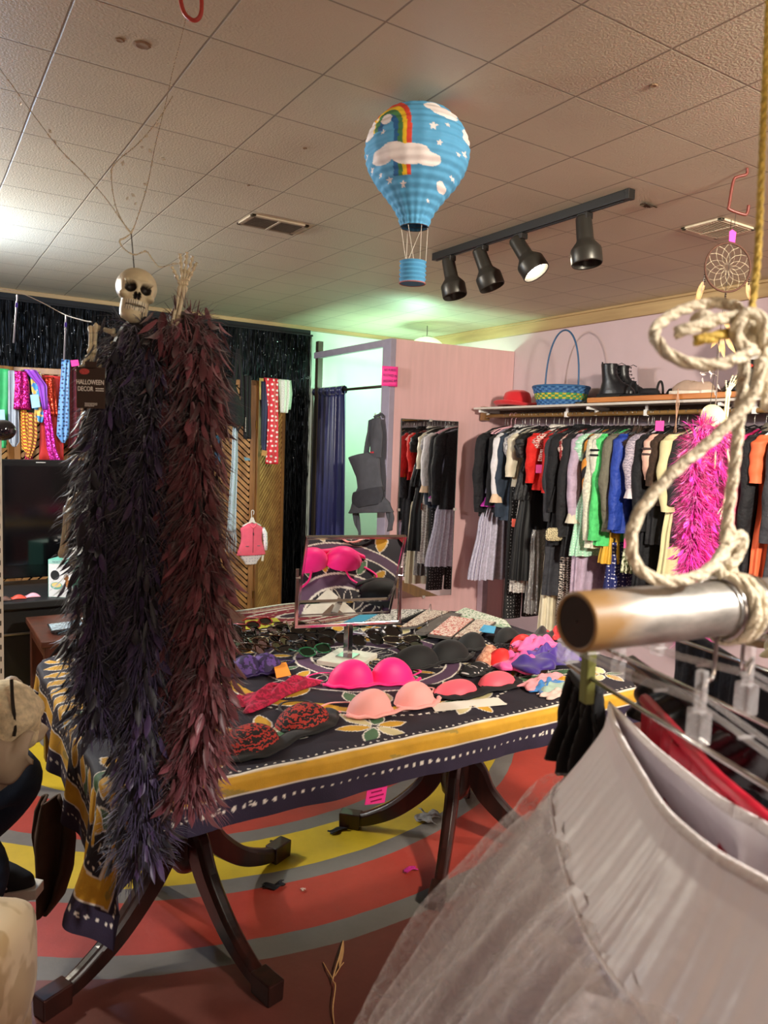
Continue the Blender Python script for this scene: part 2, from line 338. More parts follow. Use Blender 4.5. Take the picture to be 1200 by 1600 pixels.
# fitting room: partition, opening frame
LAV = mat('lavender_frame_paint', '#a096a8', .6, vary=.05)
PINKP = mat('pink_panel_paint', '#dcb0b0', .6, vary=.05, vs=5, bump=.12, bs=40, stretch=(6, 1, .6))
XF, YF = 2.92, 4.50
ft = thing('fitting_room_partition', 'pink painted plywood partition of the fitting room with a lavender front post', 'partition', (XF, YF, 0))
def loc(o, p): return (o[0]-p[0], o[1]-p[1], o[2]-p[2])
PA = -.087
m = MB(); m.box((.515, .012, 1.115), (1.03, .024, 2.23)); o = m.build('panel', PINKP, ft, bevel=.002); o.rotation_euler = (0, 0, PA)
m = MB(); m.box((-.022, .055, 1.115), (.045, .11, 2.23)); m.build('post', LAV, ft, bevel=.003)
m = MB(); m.box((-.02, .63, 2.205), (.04, 1.14, .05)); m.build('header', LAV, ft, bevel=.003)
m = MB(); m.box((.80, -.11, .35), (.05, .06, .70)); m.build('brace', mat('mauve_board', '#a68d96', .6), ft)
m = MB(); m.box((XF-.01, YL-.09, 1.16), (.045, .05, 2.32)); struct(m.build('trim_3', wood('dark_brown_post', '#2b2017', '#3f3124', 4)))
# ceiling vents
def vent(p, rz, lab, w, l, col, dark):
    v = thing('ceiling_vent', lab, 'vent', p, rz)
    m = MB(); t = .02
    for s in (-1, 1): m.box((s*(w/2), 0, -.004), (t, l+t, .008)); m.box((0, s*l/2, -.004), (w+t, t, .008))
    m.box((0, 0, -.005), (.012, l, .01)) if w > l*1.2 else m.box((0, 0, -.005), (w, .012, .01)); m.build('frame', col, v, bevel=.001)
    m = MB(); n = int(l/.014)
    for k in range(n): m.box((0, -l/2+.007+k*l/n, -.004), (w, .002, .010), tr(0, 0, 0) @ rot(0, 0, 0))
    m.build('louvre', dark, v)
    m = MB(); m.box((0, 0, -.0015), (w, l, .002)); m.build('backing', mat('vent_dark', '#4c463c', .8), v)
vm = mat('vent_metal', '#a8977f', .5, vary=.05)
vent((1.385, 3.175, H), 0, 'louvred metal ceiling vent between the skeleton and the balloon lantern', .25, .155, vm, mat('vent_slat', '#6f6658', .5))
vent((2.90, 2.01, H), 0, 'square cream framed ceiling vent above the dreamcatcher', .22, .17, mat('vent_cream', '#d8cbb0', .5), mat('vent_slat_cream', '#c7bba2', .5))
m = MB()
for k in range(11):
    a = 2*PI*k/11; q = rnd.uniform(.6, 1.2)
    m.add([(0, 0, 0), (.05*math.cos(a)*q, .022*math.sin(a)*q, -.004-rnd.random()*.006), (.05*math.cos(a+.57)*q, .022*math.sin(a+.57), -.003)], [(0, 1, 2)])
p = at(1010, 319, z=H-.002); tag(m.build('ceiling_damage', mat('torn_tile_edge', '#4a3d2c', .9), loc=p), 'small torn hole in the ceiling tile past the end of the track rail', 'hole')
for (px, py, s) in ((222, 70, .022), (187, 62, .012), (476, 231, .008), (388, 289, .006), (1021, 133, .012)):
    m = MB(); m.lathe([(.3*s, 0), (s, -.001), (.7*s, -.003), (.1*s, -.002)], 9)
    o = m.build('ceiling_scuff', mat('scuffed_tile', '#8e7358', .9), loc=at(px, py, z=H)); o['kind'] = 'structure'
# ================================================================== hanging from the ceiling
def px(p, q, d): return at(p, q, d=d)
# balloon lantern
def balloon():
    c = at(651, 262, d=2.1); top = 2.42
    b = thing('balloon_lantern', 'blue paper hot air balloon lantern with rainbow, clouds and stars, hanging from the ceiling', 'lantern', (c.x, c.y, 2.095), -YAW)
    tab = [(0, .02), (.02, .05), (.07, .09), (.16, .122), (.28, .142), (.40, .1465), (.52, .138), (.64, .115), (.75, .085), (.85, .060), (.93, .045), (1, .040)]
    B, R_, Y_, G_, W_, D_ = srgb('#559cc6'), srgb('#d8452f'), srgb('#efc22b'), srgb('#4a7f4d'), srgb('#e9dcd8'), srgb('#2b5f95')
    clouds = [(190, 318, 60, 30), (150, 330, 48, 28), (265, 335, 80, 36), (330, 350, 52, 24), (340, 132, 36, 22), (385, 150, 50, 28), (410, 165, 28, 18), (85, 200, 26, 52), (162, 190, 24, 24), (475, 210, 14, 42), (382, 428, 17, 18), (290, 88, 20, 6)]
    stars = [(350, 230, 19), (405, 213, 11), (375, 290, 12), (100, 232, 9), (150, 243, 12), (70, 300, 12), (95, 355, 10), (135, 385, 10), (175, 410, 13), (233, 430, 13), (472, 295, 12), (447, 310, 9), (425, 390, 10), (120, 170, 8), (250, 84, 10), (330, 480, 8)]
    def colour(az, t):
        # az 0 faces the front of the lantern; the print repeats on the back
        a = (az+.12+PI/2) % PI-PI/2
        rr = interp(tab, t); X = 272+218*rr/.1465*math.sin(a); Y = 72+493*t
        front = math.cos(az) > -.999
        for (x, y, r) in stars:
            dx, dy = X-x, Y-y; q = math.hypot(dx, dy)
            if q < r:
                th = math.atan2(dx, -dy) % (2*PI/5); th = abs(th-PI/5)
                if q < r*(.42+.58*(th/(PI/5))**1.6): return W_
        for (x, y, w_, h_) in clouds:
            if ((X-x)/w_)**2+((Y-y)/h_)**2 < 1: return W_
        if Y < 235: n = math.hypot((X-172)/95, (Y-235)/142); ok = True
        else: n = (X-172)/95; ok = Y < 402
        if ok and .25 < n < 1 and X > 80:
            return R_ if n > .81 else Y_ if n > .63 else G_ if n > .45 else D_
        return B
    m = MB(); nu, nv = 260, 200
    def fn(i, j):
        a = 2*PI*i; t = j; r = interp(tab, t)+.0016*math.sin(t*2*PI*17)+.0008*math.sin(a*19)
        return (r*math.sin(a), -r*math.cos(a), .325*(1-t))
    m.grid(nu, nv, fn, cu=True)
    m.c = [colour(2*PI*i/nu, j/(nv-1)) for i in range(nu) for j in range(nv)]
    paper = mat('printed_lantern_paper', '#3f93c9', .75, attr=True, vary=.06, vs=30, bump=.15, bs=80)
    paper.node_tree.nodes['Principled BSDF'].inputs['Transmission Weight'].default_value = 0
    m.build('envelope', paper, b, smooth=True, thick=.0008)
    m = MB(); m.tube([(.04*math.cos(k*PI/12), .04*math.sin(k*PI/12), 0) for k in range(24)], .0012, 5, closed=True); m.tube([(-.04, 0, 0), (.04, 0, 0)], .001, 5); m.build('wire_ring', STEEL, b)
    m = MB(); tops = [(.038*math.cos(k*PI/3), .038*math.sin(k*PI/3), .002) for k in range(6)]; bots = [(.036*math.cos((k+s)*PI/3), .036*math.sin((k+s)*PI/3), -.095) for k, s in zip(range(6), (0, 1, 0, -1, .5, 0))]
    for p, q in zip(tops, bots): m.tube([p, q], .0008, 4)
    m.build('string', mat('white_string', '#e6ddd0', .8), b)
    m = MB(); m.lathe([(.036+.0022*math.cos(k*PI), -.155+.06*k/10) for k in range(11)], 40, cap=False); m.lathe([(.001, -.155), (.034, -.155), (.036, -.154)], 40)
    m.build('basket', mat('blue_lantern_paper', '#559cc6', .7, vary=.05), b, smooth=False, thick=.0008)
    m = MB(); m.tube([(.037*math.cos(k*PI/16), .037*math.sin(k*PI/16), -.155) for k in range(32)], .0018, 5, closed=True); m.build('basket_rim', mat('salmon_rim', '#b56b62', .7), b)
    m = MB(); m.tube([(0, 0, .325), (0, 0, .345)], .001, 5); m.build('hanging_wire', STEEL, b)
balloon()
# track light
def track():
    X = 2.24
    t = thing('track_light', 'black ceiling track light with four spot heads, one of them lit', 'track light', (X, 2.53, H))
    TB = mat('black_track_metal', '#23211f', .4, .3, vary=.05); HB = mat('dark_lamp_metal', '#3b3833', .38, .5, vary=.06)
    m = MB(); m.box((0, 0, -.0175), (.034, 1.2, .035)); m.box((.0, -.605, -.018), (.036, .02, .036)); m.box((0, 0, -.036), (.012, 1.16, .004)); m.build('rail', TB, t, bevel=.002)
    rt = Vector((.843, -.537, 0)); fw = Vector((.537, .843, 0)); up = Vector((0, 0, 1))
    spec = [(699, rt*.22-fw*.15-up, 0), (752, rt*.40-fw*.12-up, 0), (815, rt*.55-fw*.38-up*.95, 1), (920, rt*.10-fw*.12-up, 0)]
    for pxx, dr, lit in spec:
        yy = at(pxx, 408-(pxx-675)*90/310, z=2.40).y-2.53
        h = bpy.data.objects.new('lamp_head', None); COL.objects.link(h); h.parent = t; h.location = (0, yy, -.036)
        if lit: h['label'] = 'lit spot head with a glowing lamp'
        m = MB(); m.box((0, 0, -.012), (.036, .05, .024)); m.tube([(0, 0, -.02), (0, 0, -.055)], .008, 8); m.build('bracket', TB, h, bevel=.002)
        q = dr.normalized().to_track_quat('Z', 'Y').to_matrix().to_4x4(); M = tr(0, 0, -.055) @ q @ tr(0, 0, -.045)
        m = MB(); prof = [(.001, 0), (.028, .0), (.031, .008), (.033, .09), (.036, .1), (.058, .128), (.060, .135), (.060, .185), (.057, .19), (.055, .185), (.055, .135), (.03, .11), (.001, .11)]
        m.lathe(prof, 32, M); m.build('shade', HB, h, smooth=True)
        m = MB(); m.lathe([(.001, .168), (.02, .166), (.04, .158), (.053, .14), (.03, .115), (.001, .112)], 24, M)
        m.build('bulb', mat('lit_bulb_glass', '#fff3df', .3, vary=0, emit='#fff0d8', es=90) if lit else mat('unlit_bulb_glass', '#8f8b80', .2, vary=0), h, smooth=True)
        if lit:
            mo = M @ Vector((0, 0, .2)); wp = Vector((X, 2.53+yy, H-.036))+mo
            L_ = bpy.data.objects['lamp_track_lit']; L_.location = wp; L_.rotation_euler = dr.normalized().to_track_quat('-Z', 'Y').to_euler()
track()
# green paper lantern over the fitting room
c = at(641, 545, y=5.15)
c = Vector((3.52, 4.98, 0))
ln = thing('paper_lantern', 'round white paper lantern glowing green at the ceiling above the fitting room', 'lantern', (c.x, c.y, 2.2))
m = MB(); m.grid(48, 60, lambda i, j: ((.165*math.sin(PI*(j*.94+.03))+.0015*math.sin(j*90))*math.cos(2*PI*i), (.165*math.sin(PI*(j*.94+.03))+.0015*math.sin(j*90))*math.sin(2*PI*i), .155*math.cos(PI*(j*.94+.03))), cu=True)
m.build('shade', mat('glowing_lantern_paper', '#e9ffe0', .7, vary=.03, emit='#a6f0a0', es=.9, stretch=(1, 1, 6)), ln, smooth=True)
m = MB(); m.tube([(0, 0, .15), (0, 0, .24)], .004, 6); m.tube([(.04*math.cos(k*PI/8), .04*math.sin(k*PI/8), .155) for k in range(16)], .002, 5, closed=True); m.build('ring', STEEL, ln)
# ceiling hooks
def hook(name, lab, p, rz, s, col):
    m = MB(); pts = smooth_path([(.03, 0, 0), (.03, 0, -.02), (.0, 0, -.03), (-.012, 0, -.045), (-.02, 0, -.12), (-.018, 0, -.135), (.03, 0, -.15), (.042, 0, -.145), (.045, 0, -.12)], 6)
    m.tube([Vector(q)*s for q in pts], .005*s, 8)
    return tag(m.build(name, mat(col+'_hook', {'red': '#b8402e', 'brown': '#6b2f26'}[col], .4, vary=.05), smooth=True, loc=p), lab, 'hook'), rz
o, rz = hook('ceiling_hook', 'dark red metal ceiling hook above the dreamcatcher', at(1153, 262, z=H), 0, 1.0, 'brown'); o.rotation_euler = (0, 0, -YAW)
m = MB(); pts = smooth_path([(-.012, 0, .02), (-.02, 0, -.01), (-.012, 0, -.045), (.008, 0, -.06), (.022, 0, -.05), (.024, 0, -.02), (.018, 0, .02)], 6)
hp = at(297, -16, z=H-.035); m.tube(pts, .0045, 8); o = m.build('ceiling_hook', mat('coral_hook', '#c04a40', .4, vary=.05), smooth=True, loc=hp); o.rotation_euler = (0, 0, -YAW); tag(o, 'coral red hook on the ceiling above the hanging skeleton', 'hook')
# bead garland
def garland():
    DS = 1.38
    base = at(205, 362, d=DS)
    g = thing('bead_garland', 'thin clear bead garland strung from the ceiling down to the skeleton', 'garland', base)
    r2 = random.Random(3)
    def P(x, y): return at(x, y, d=1.38+.23*max(0, 362-y)/348)-base
    cord = MB(); beads = MB(); leaf = MB()
    lines = [[(294, 14), (283, 60), (270, 110), (258, 165), (243, 225), (230, 290), (213, 345), (206, 362)],
             [(-20, 80), (20, 135), (60, 190), (95, 235), (130, 270), (165, 310), (190, 345), (203, 362)],
             [(270, 150), (245, 190), (215, 225), (180, 255), (174, 275), (180, 320), (195, 352), (205, 364)],
             [(206, 364), (195, 372), (187, 376), (193, 388), (210, 398), (228, 393), (238, 405), (250, 417), (272, 412), (284, 413)]]
    for li in lines:
        pts = smooth_path([P(x, y) for x, y in li], 12); cord.tube(pts, .0007, 4)
        for q in pts:
            if r2.random() < .75:
                s = r2.uniform(.0012, .0026); beads.add([q+Vector(e)*s for e in ((1, 0, 0), (-1, 0, 0), (0, 1, 0), (0, -1, 0), (0, 0, 1), (0, 0, -1))], [(0, 2, 4), (2, 1, 4), (1, 3, 4), (3, 0, 4), (2, 0, 5), (1, 2, 5), (3, 1, 5), (0, 3, 5)])
    for (x, y) in ((262, 100), (272, 96), (267, 133), (246, 195), (238, 200), (229, 212), (222, 230), (235, 236), (255, 248), (227, 288), (199, 310), (208, 305), (212, 318), (78, 205), (86, 222), (32, 162), (132, 272), (192, 255)):
        q = P(x, y); a = r2.uniform(0, PI); s = r2.uniform(.004, .007)
        d1 = Vector((math.cos(a)*.84, -math.cos(a)*.54, math.sin(a)))*s; d2 = Vector((-math.sin(a)*.84, math.sin(a)*.54, math.cos(a)))*s*.6
        leaf.add([q-d1, q+d2, q+d1, q-d2, q+Vector((0, -s*.3, 0))], [(0, 1, 4), (1, 2, 4), (2, 3, 4), (3, 0, 4)])
    cord.build('cord', mat('garland_thread', '#9c8a74', .5, vary=.1), g); beads.build('beads', mat('clear_bead', '#efe6c8', .1, vary=.05, spec=1, coat=1), g); leaf.build('leaves', mat('bright_bead_leaf', '#f4efdc', .15, vary=0, spec=1, coat=1), g)
garland()
# ------------------------------------------------------------------ toy skeletons
def sdf_skull(P):
    """numpy sdf (metres at toy size) ; face looks to -y"""
    x, y, z = P[..., 0], P[..., 1], P[..., 2]; ax = np.abs(x)
    def ell(cx, cy, cz, a, b, c, X=x):
        k = np.sqrt(((X-cx)/a)**2+((y-cy)/b)**2+((z-cz)/c)**2); return (k-1)*min(a, b, c)
    def smin(a, b, k): h = np.clip(.5+.5*(b-a)/k, 0, 1); return b*(1-h)+a*h-k*h*(1-h)
    def smax(a, b, k): return -smin(-a, -b, k)
    d = ell(0, .012, .018, .0365, .046, .034)
    d = smin(d, ell(0, -.018, .006, .029, .022, .026), .008)
    d = smin(d, ell(0, -.020, -.022, .0205, .020, .020), .006)          # maxilla
    d = smin(d, ell(0, -.020, -.043, .0175, .018, .0125), .005)          # chin / mandible
    d = smin(d, ell(.0185, -.010, -.026, .006, .014, .021, ax), .006)    # ramus
    d = smin(d, ell(.023, -.026, -.008, .008, .011, .006, ax), .004)   # cheek bone
    d = smin(d, ell(.013, -.037, .0155, .013, .005, .0035, ax), .004)   # brow
    d = smax(d, -ell(.038, -.008, .004, .007, .015, .012, ax), .006)    # temple
    d = smax(d, -ell(.0138, -.042, .0050, .0108, .016, .0100, ax), .0022)  # orbit
    d = smax(d, -ell(.0032, -.041, -.0095, .0034, .012, .0072, ax), .0015)  # nasal
    d = smax(d, -ell(0, -.040, -.0255, .0170, .010, .0011), .001)       # mouth line
    return d
def skull_mesh(parent, bone):
    nu, nv = 200, 170; m = MB()
    I, J = np.meshgrid(np.arange(nu)/nu*2*PI, np.arange(nv)/(nv-1)*PI, indexing='ij')
    D = np.stack([np.sin(J)*np.sin(I), -np.sin(J)*np.cos(I), np.cos(J)], -1); C0 = np.array([0, .0, -.004])
    lo = np.zeros(I.shape); hi = np.full(I.shape, .09)
    # walk outwards from inside to the first surface
    t = np.full(I.shape, .004); done = np.zeros(I.shape, bool)
    for _ in range(260):
        s = sdf_skull(C0+D*t[..., None]); done |= s > 0; t = np.where(done, t, t+.00035)
    P = C0+D*t[..., None]
    dark = np.zeros(I.shape); ax = np.abs(P[..., 0])
    def inside(cx, cy, cz, a, b, c): return (((ax-cx)/a)**2+((P[..., 1]-cy)/b)**2+((P[..., 2]-cz)/c)**2) < 1
    deep = inside(.0138, -.036, .0050, .0106, .015, .0098) | inside(.0032, -.038, -.0095, .0038, .013, .0075)
    bc = np.array(srgb('#d9cba6')); dk = np.array(srgb('#1d1712')); mid = np.array(srgb('#8a7450'))
    cols = np.where(deep[..., None], dk, bc)
    teeth = (np.abs(P[..., 2]+.0262) < .0085) & (P[..., 1] < -.022) & (ax < .0175)
    gap = teeth & ((np.mod(P[..., 0]*1000+60, 3.9) < .8) | (np.abs(P[..., 2]+.0262) < .0011))
    cols = np.where(teeth[..., None], np.array(srgb('#efe6cc')), cols); cols = np.where(gap[..., None], mid*.25, cols)
    hol = inside(.030, -.022, -.020, .009, .010, .008); cols = np.where(hol[..., None], mid, cols)
    m.add([tuple(v) for v in P.reshape(-1, 3)], [(i*nv+j, i*nv+j+1, ((i+1) % nu)*nv+j+1, ((i+1) % nu)*nv+j) for i in range(nu) for j in range(nv-1)])
    m.c = [tuple(c) for c in cols.reshape(-1, 3)]
    return m.build('skull', bone, parent, smooth=True)
def bone_tube(m, a, b, r, n=9):
    a, b = Vector(a), Vector(b); L_ = (b-a).length; ts = [0, .04, .1, .2, .5, .8, .9, .96, 1]; rs = [.75, 1.5, 1.6, 1.0, .85, 1.0, 1.6, 1.5, .75]
    m.tube([a+(b-a)*t for t in ts], [r*q for q in rs], n)
def bony_hand(m, wrist, dirv, side, palm_n, s=1.0, curl=.0):
    """five fingers of unequal length, each three bones"""
    dirv = Vector(dirv).normalized(); side = Vector(side).normalized(); n = Vector(palm_n).normalized()
    for k in range(8):
        q = Vector(wrist)+dirv*(.003+.004*(k//4))*s+side*((k % 4)-1.5)*.0035*s; m.lathe([(.0005, -.004), (.0032, -.0018), (.0036, 0), (.0026, .0015), (.0005, .003)], 6, tr(q) @ Matrix.Scale(s, 4))
    L_ = [.022, .027, .029, .026, .021]; sp = [-.62, -.22, -.05, .12, .30]
    for f in range(5):
        base = Vector(wrist)+dirv*(.008 if f else .004)*s+side*((f-2)*.0034*s)
        d0 = (dirv+side*sp[f]).normalized(); p = base; seg = [.62, .5, .34, .26] if f else [.55, .45, .4]
        cc = 0
        for q in seg:
            e = p+(d0*math.cos(cc)+n*math.sin(cc))*L_[f]*q*s*.95; bone_tube(m, p, e, .0023*s, 6); p = e; cc += curl
def skeleton(name, lab, px_, arms, skullR, d0, label_extra=None):
    """arms: list of dicts of joints (pixel, depth)"""
    bone = mat('toy_bone_plastic', '#d9cba6', .45, attr=True, vary=.12, vs=25, coat=.2)
    bone2 = mat('toy_bone_limbs', '#dccdaa', .45, vary=.16, vs=60, coat=.2)
    hp = at(*px_, d=d0)
    s = thing(name, lab, 'skeleton', hp)
    sk = skull_mesh(s, bone); sk.rotation_euler = skullR
    neck = Vector((0, .012, -.045))
    m = MB(); z = neck.z
    for k in range(16): m.lathe([(.003, -.005), (.0065, -.004), (.0065, .004), (.003, .005)], 8, tr(0, .012, z-.012*k-.006)); m.box((0, .02, z-.012*k-.006), (.003, .012, .005))
    m.build('spine', bone2, s)
    m = MB()
    for k in range(7):
        w_ = .035+.014*math.sin(k/6*2.2); zz = z-.025-.013*k
        for sg in (-1, 1): m.tube([(sg*w_*math.sin(a), .012-(.03*math.cos(a) if a > PI/2 else .008*math.cos(a)) - .0, zz-.010*a/PI) for a in [PI*q/9 for q in range(10)]], .0022, 5)
    m.tube([(0, -.02, z-.03), (0, -.022, z-.1)], .004, 6); m.build('rib_cage', bone2, s, smooth=True)
    m = MB(); m.lathe([(.008, -.01), (.03, 0), (.034, .012), (.02, .02)], 16, tr(0, .012, z-.20)); m.build('pelvis', bone2, s, smooth=True)
    for a in arms:
        P = [at(*p, d=dd)-hp for p, dd in a['j']]
        m = MB(); bone_tube(m, P[0], P[1], .0050); m.build('upper_arm' if a['k'] == 'arm' else 'thigh', bone2, s, smooth=True)
        m = MB(); off = a['off']*.0045
        bone_tube(m, P[1]+off, P[2]+off*.8, .0040); bone_tube(m, P[1]-off, P[2]-off*.8, .0037); m.build('forearm' if a['k'] == 'arm' else 'shin', bone2, s, smooth=True)
        m = MB(); bony_hand(m, P[2], P[3]-P[2], a['side'], a['n'], a.get('s', 1), a.get('curl', .1)); m.build('hand' if a['k'] == 'arm' else 'foot', bone2, s, smooth=True)
    return s, hp
RT = _r0.copy(); FW = Vector((math.sin(YAW), math.cos(YAW), 0))
DSK = 1.38
sk1, hp1 = skeleton('hanging_skeleton', 'bone coloured toy skeleton hung over the table, its arm raised, wrapped in dark feather boas', (212, 462), [
    dict(k='arm', j=[((258, 560), 1.380), ((271, 513), 1.350), ((286, 446), 1.350), ((293, 405), 1.350)], off=RT, side=RT, n=FW*-1, s=1.08, curl=.05),
    dict(k='arm', j=[((180, 520), 1.380), ((146, 510), 1.370), ((144, 553), 1.350), ((147, 590), 1.340)], off=RT, side=RT, n=FW*-1+RT*.2, s=1.2, curl=.22),
    dict(k='leg', j=[((165, 720), 1.420), ((108, 790), 1.400), ((98, 872), 1.390), ((112, 892), 1.350)], off=RT, side=RT*.2+Vector((0, 0, 1)), n=FW*-1, s=.8),
    dict(k='leg', j=[((190, 720), 1.440), ((185, 800), 1.450), ((188, 890), 1.460), ((192, 905), 1.400)], off=RT, side=RT, n=FW, s=.8)],
    (math.radians(-4), math.radians(9), -YAW+.42), DSK)
sk1.children[0].scale = (.90, .93, .98)
m = MB(); a_ = at(205, 364, d=1.38)-hp1; m.tube([a_, (0, .012, .05)], .0011, 5); m.build('hanging_string', mat('dark_cord', '#3a3028', .8), sk1)
# tag in its hand
c = at(142, 606, d=1.27)
tg = thing('product_tag', 'dark brown card tag reading HALLOWEEN DECOR held by the hanging skeleton', 'tag', c, -YAW)
m = MB(); m.box((0, 0, 0), (.054, .001, .077)); m.box((.0, 0, .042), (.022, .001, .014)); m.build('card', mat('brown_card', '#3b2b22', .6, vary=.04), tg, bevel=.0004); tg.scale = (.9, .9, .9)
RX = lambda x, z, y=-.0009: tr(x, y, z) @ rot(PI/2, 0, 0)
wt = mat('cream_ink', '#fff6ea', .6, vary=0)
text('HALLOWEEN', .0095, wt, tg, RX(-.001, .010) @ Matrix.Diagonal((.92, 1.35, 1, 1))); text('DECOR', .0095, wt, tg, RX(-.010, -.0025) @ Matrix.Diagonal((.92, 1.3, 1, 1)))
m = MB()
for k in range(2):
    for q in range(5): m.box((.0105+q*.0032, -.0009, -.001-k*.004), (.0026, .0006, .0016))
for k in range(3):
    for q in range(8-2*(k == 2)): m.box((-.010+q*.003, -.0009, -.029-k*.0025), (.0022, .0006, .001))
m.build('small_print', wt, tg)
m = MB(); m.lathe([(.0001, 0), (.007, 0), (.006, .0004)], 12, tr(-.012, -.0009, .030) @ rot(PI/2, 0, 0) @ Matrix.Diagonal((1.4, .8, 1, 1))); m.build('red_mark', mat('red_ink', '#c04a46', .6, vary=.3, vs=600), tg)
# ------------------------------------------------------------------ feather boas
def feather(m, b, d, up, L_, W, curl, rn, nseg=5):
    d = d.normalized(); s = d.cross(up); s = s.normalized() if s.length > 1e-5 else d.orthogonal().normalized(); n = s.cross(d)
    vs = []; fs = []; p = b.copy(); ang = 0
    for i in range(nseg+1):
        t = i/nseg; w_ = W*math.sin(PI*min(1, t*.9+.08))**.7*(1 if t < .75 else (1-t)*3.4+.05); ridge = n*w_*.35
        vs += [p-s*w_-ridge, p, p+s*w_-ridge]
        dd = (d*math.cos(ang)+n*math.sin(ang)); p = p+dd*L_/nseg; ang += curl/nseg
    for i in range(nseg):
        a = i*3; fs += [(a, a+1, a+4, a+3), (a+1, a+2, a+5, a+4)]
    m.add(vs, fs)
def boa(name, lab, paths, cols, R, nf, nfl, seed, fl=.045, ff=.055, Lk=1.0, droop=.9):
    rn = random.Random(seed); base = Vector(paths[0][0]); g = thing(name, lab, 'feather boa', base)
    core = MB(); flu = MB(); fea = MB(); fe2 = MB()
    for pth in paths:
        P = smooth_path([Vector(p)-base for p in pth], 10); core.tube(P, R*.42, 9)
        cum = [0]
        for i in range(1, len(P)): cum.append(cum[-1]+(P[i]-P[i-1]).length)
        tot = cum[-1]
        cl = 0
        def samp(s):
            for i in range(1, len(P)):
                if cum[i] >= s: k = (s-cum[i-1])/max(cum[i]-cum[i-1], 1e-9); return P[i-1].lerp(P[i], k), (P[i]-P[i-1]).normalized()
            return P[-1], (P[-1]-P[-2]).normalized()
        for k in range(int(nfl*tot)):
            p, t = samp(rn.random()*tot); a = rn.uniform(0, 2*PI); o = t.orthogonal().normalized(); q = (Matrix.Rotation(a, 3, t) @ o)
            if k % 6 == 0 or not cl:
                d0 = (q+t*rn.uniform(-.5, .5)+Vector((0, 0, -droop*.5))+Vector((rn.uniform(-.4, .4), rn.uniform(-.4, .4), rn.uniform(-.3, .3)))).normalized(); b0 = p+q*R*rn.uniform(.2, .55); cl = 1; LL = fl*rn.uniform(.6, 1.25)*Lk
            d = (d0+Vector((rn.uniform(-.38, .38), rn.uniform(-.38, .38), rn.uniform(-.38, .38)))).normalized(); L_ = LL*rn.uniform(.7, 1.1); w_ = rn.uniform(.0003, .0009); s_ = d.cross(t).normalized()*w_
            sg = Vector((rn.uniform(-.1, .1), rn.uniform(-.1, .1), -.35*droop)); m1 = b0+d*L_*.45+sg*L_*.15; m2 = b0+d*L_*.8+sg*L_*.45; tip = b0+d*L_+sg*L_*.9
            flu.add([b0-s_, b0+s_, m1+s_*1.3, m1-s_*1.3, m2+s_, m2-s_, tip], [(0, 1, 2, 3), (3, 2, 4, 5), (5, 4, 6)])
        for k in range(int(nf*tot)):
            p, t = samp(rn.random()*tot); a = rn.uniform(0, 2*PI); o = t.orthogonal().normalized(); q = (Matrix.Rotation(a, 3, t) @ o)
            d = (q*rn.uniform(.25, .8)+Vector((0, 0, -droop*rn.uniform(.8, 1.8)))+Vector((rn.uniform(-.3, .3), rn.uniform(-.3, .3), 0))).normalized()
            feather(fea if rn.random() < .7 else fe2, p+q*R*rn.uniform(.45, 1.0), d, q+Vector((rn.uniform(-.5, .5), rn.uniform(-.5, .5), rn.uniform(-.2, .2))), ff*rn.uniform(.6, 1.25), ff*.13*rn.uniform(.7, 1.4), rn.uniform(-.3, 1.0), rn)
    core.build('cord', cols[0], g); flu.build('fluff', cols[1], g); fea.build('feathers', cols[2], g, smooth=True); fe2.build('tinted_feathers', cols[3], g, smooth=True)
    return g
fm = lambda n, c, r=.5, sh=.4: mat(n, c, r, vary=.35, vs=22, sheen=sh)
def pp(l, d): return [at(x, y, d=(d if not isinstance(d, list) else d[i])) for i, (x, y) in enumerate(l)]
boa('feather_boa', 'black and dark purple feather boa hanging on the left side of the skeleton', [
    pp([(152, 1130), (150, 1040), (152, 940), (158, 830), (160, 740), (175, 640), (190, 560), (215, 518), (240, 560), (238, 640), (228, 740), (225, 860), (226, 980), (222, 1100), (222, 1220), (218, 1340)], 1.38),
    pp([(190, 1130), (196, 1000), (205, 880), (200, 760), (215, 640), (225, 560)], 1.42)],
    [fm('boa_core_black', '#0c0a10'), fm('boa_fluff_purple', '#362a4a', .7, .4), fm('boa_feather_black', '#17131f', .5, .2), fm('boa_feather_plum', '#3f2e52', .42, .3)], .057, 900, 9500, 11, fl=.055, ff=.043)
boa('feather_boa', 'dark burgundy feather boa hanging from the right of the skeleton', [
    pp([(262, 540), (285, 505), (312, 545), (312, 640), (310, 760), (318, 880), (322, 1000), (326, 1100), (305, 1180), (296, 1250)], 1.37),
    pp([(262, 540), (272, 640), (285, 760), (285, 900), (290, 1020), (288, 1120), (296, 1180)], 1.40)],
    [fm('boa_core_maroon', '#1c0a0e'), fm('boa_fluff_maroon', '#6a3038'), fm('boa_feather_maroon', '#5a2830', .4), fm('boa_feather_rose', '#7c404a', .38)], .052, 950, 9500, 12, fl=.054, ff=.045)
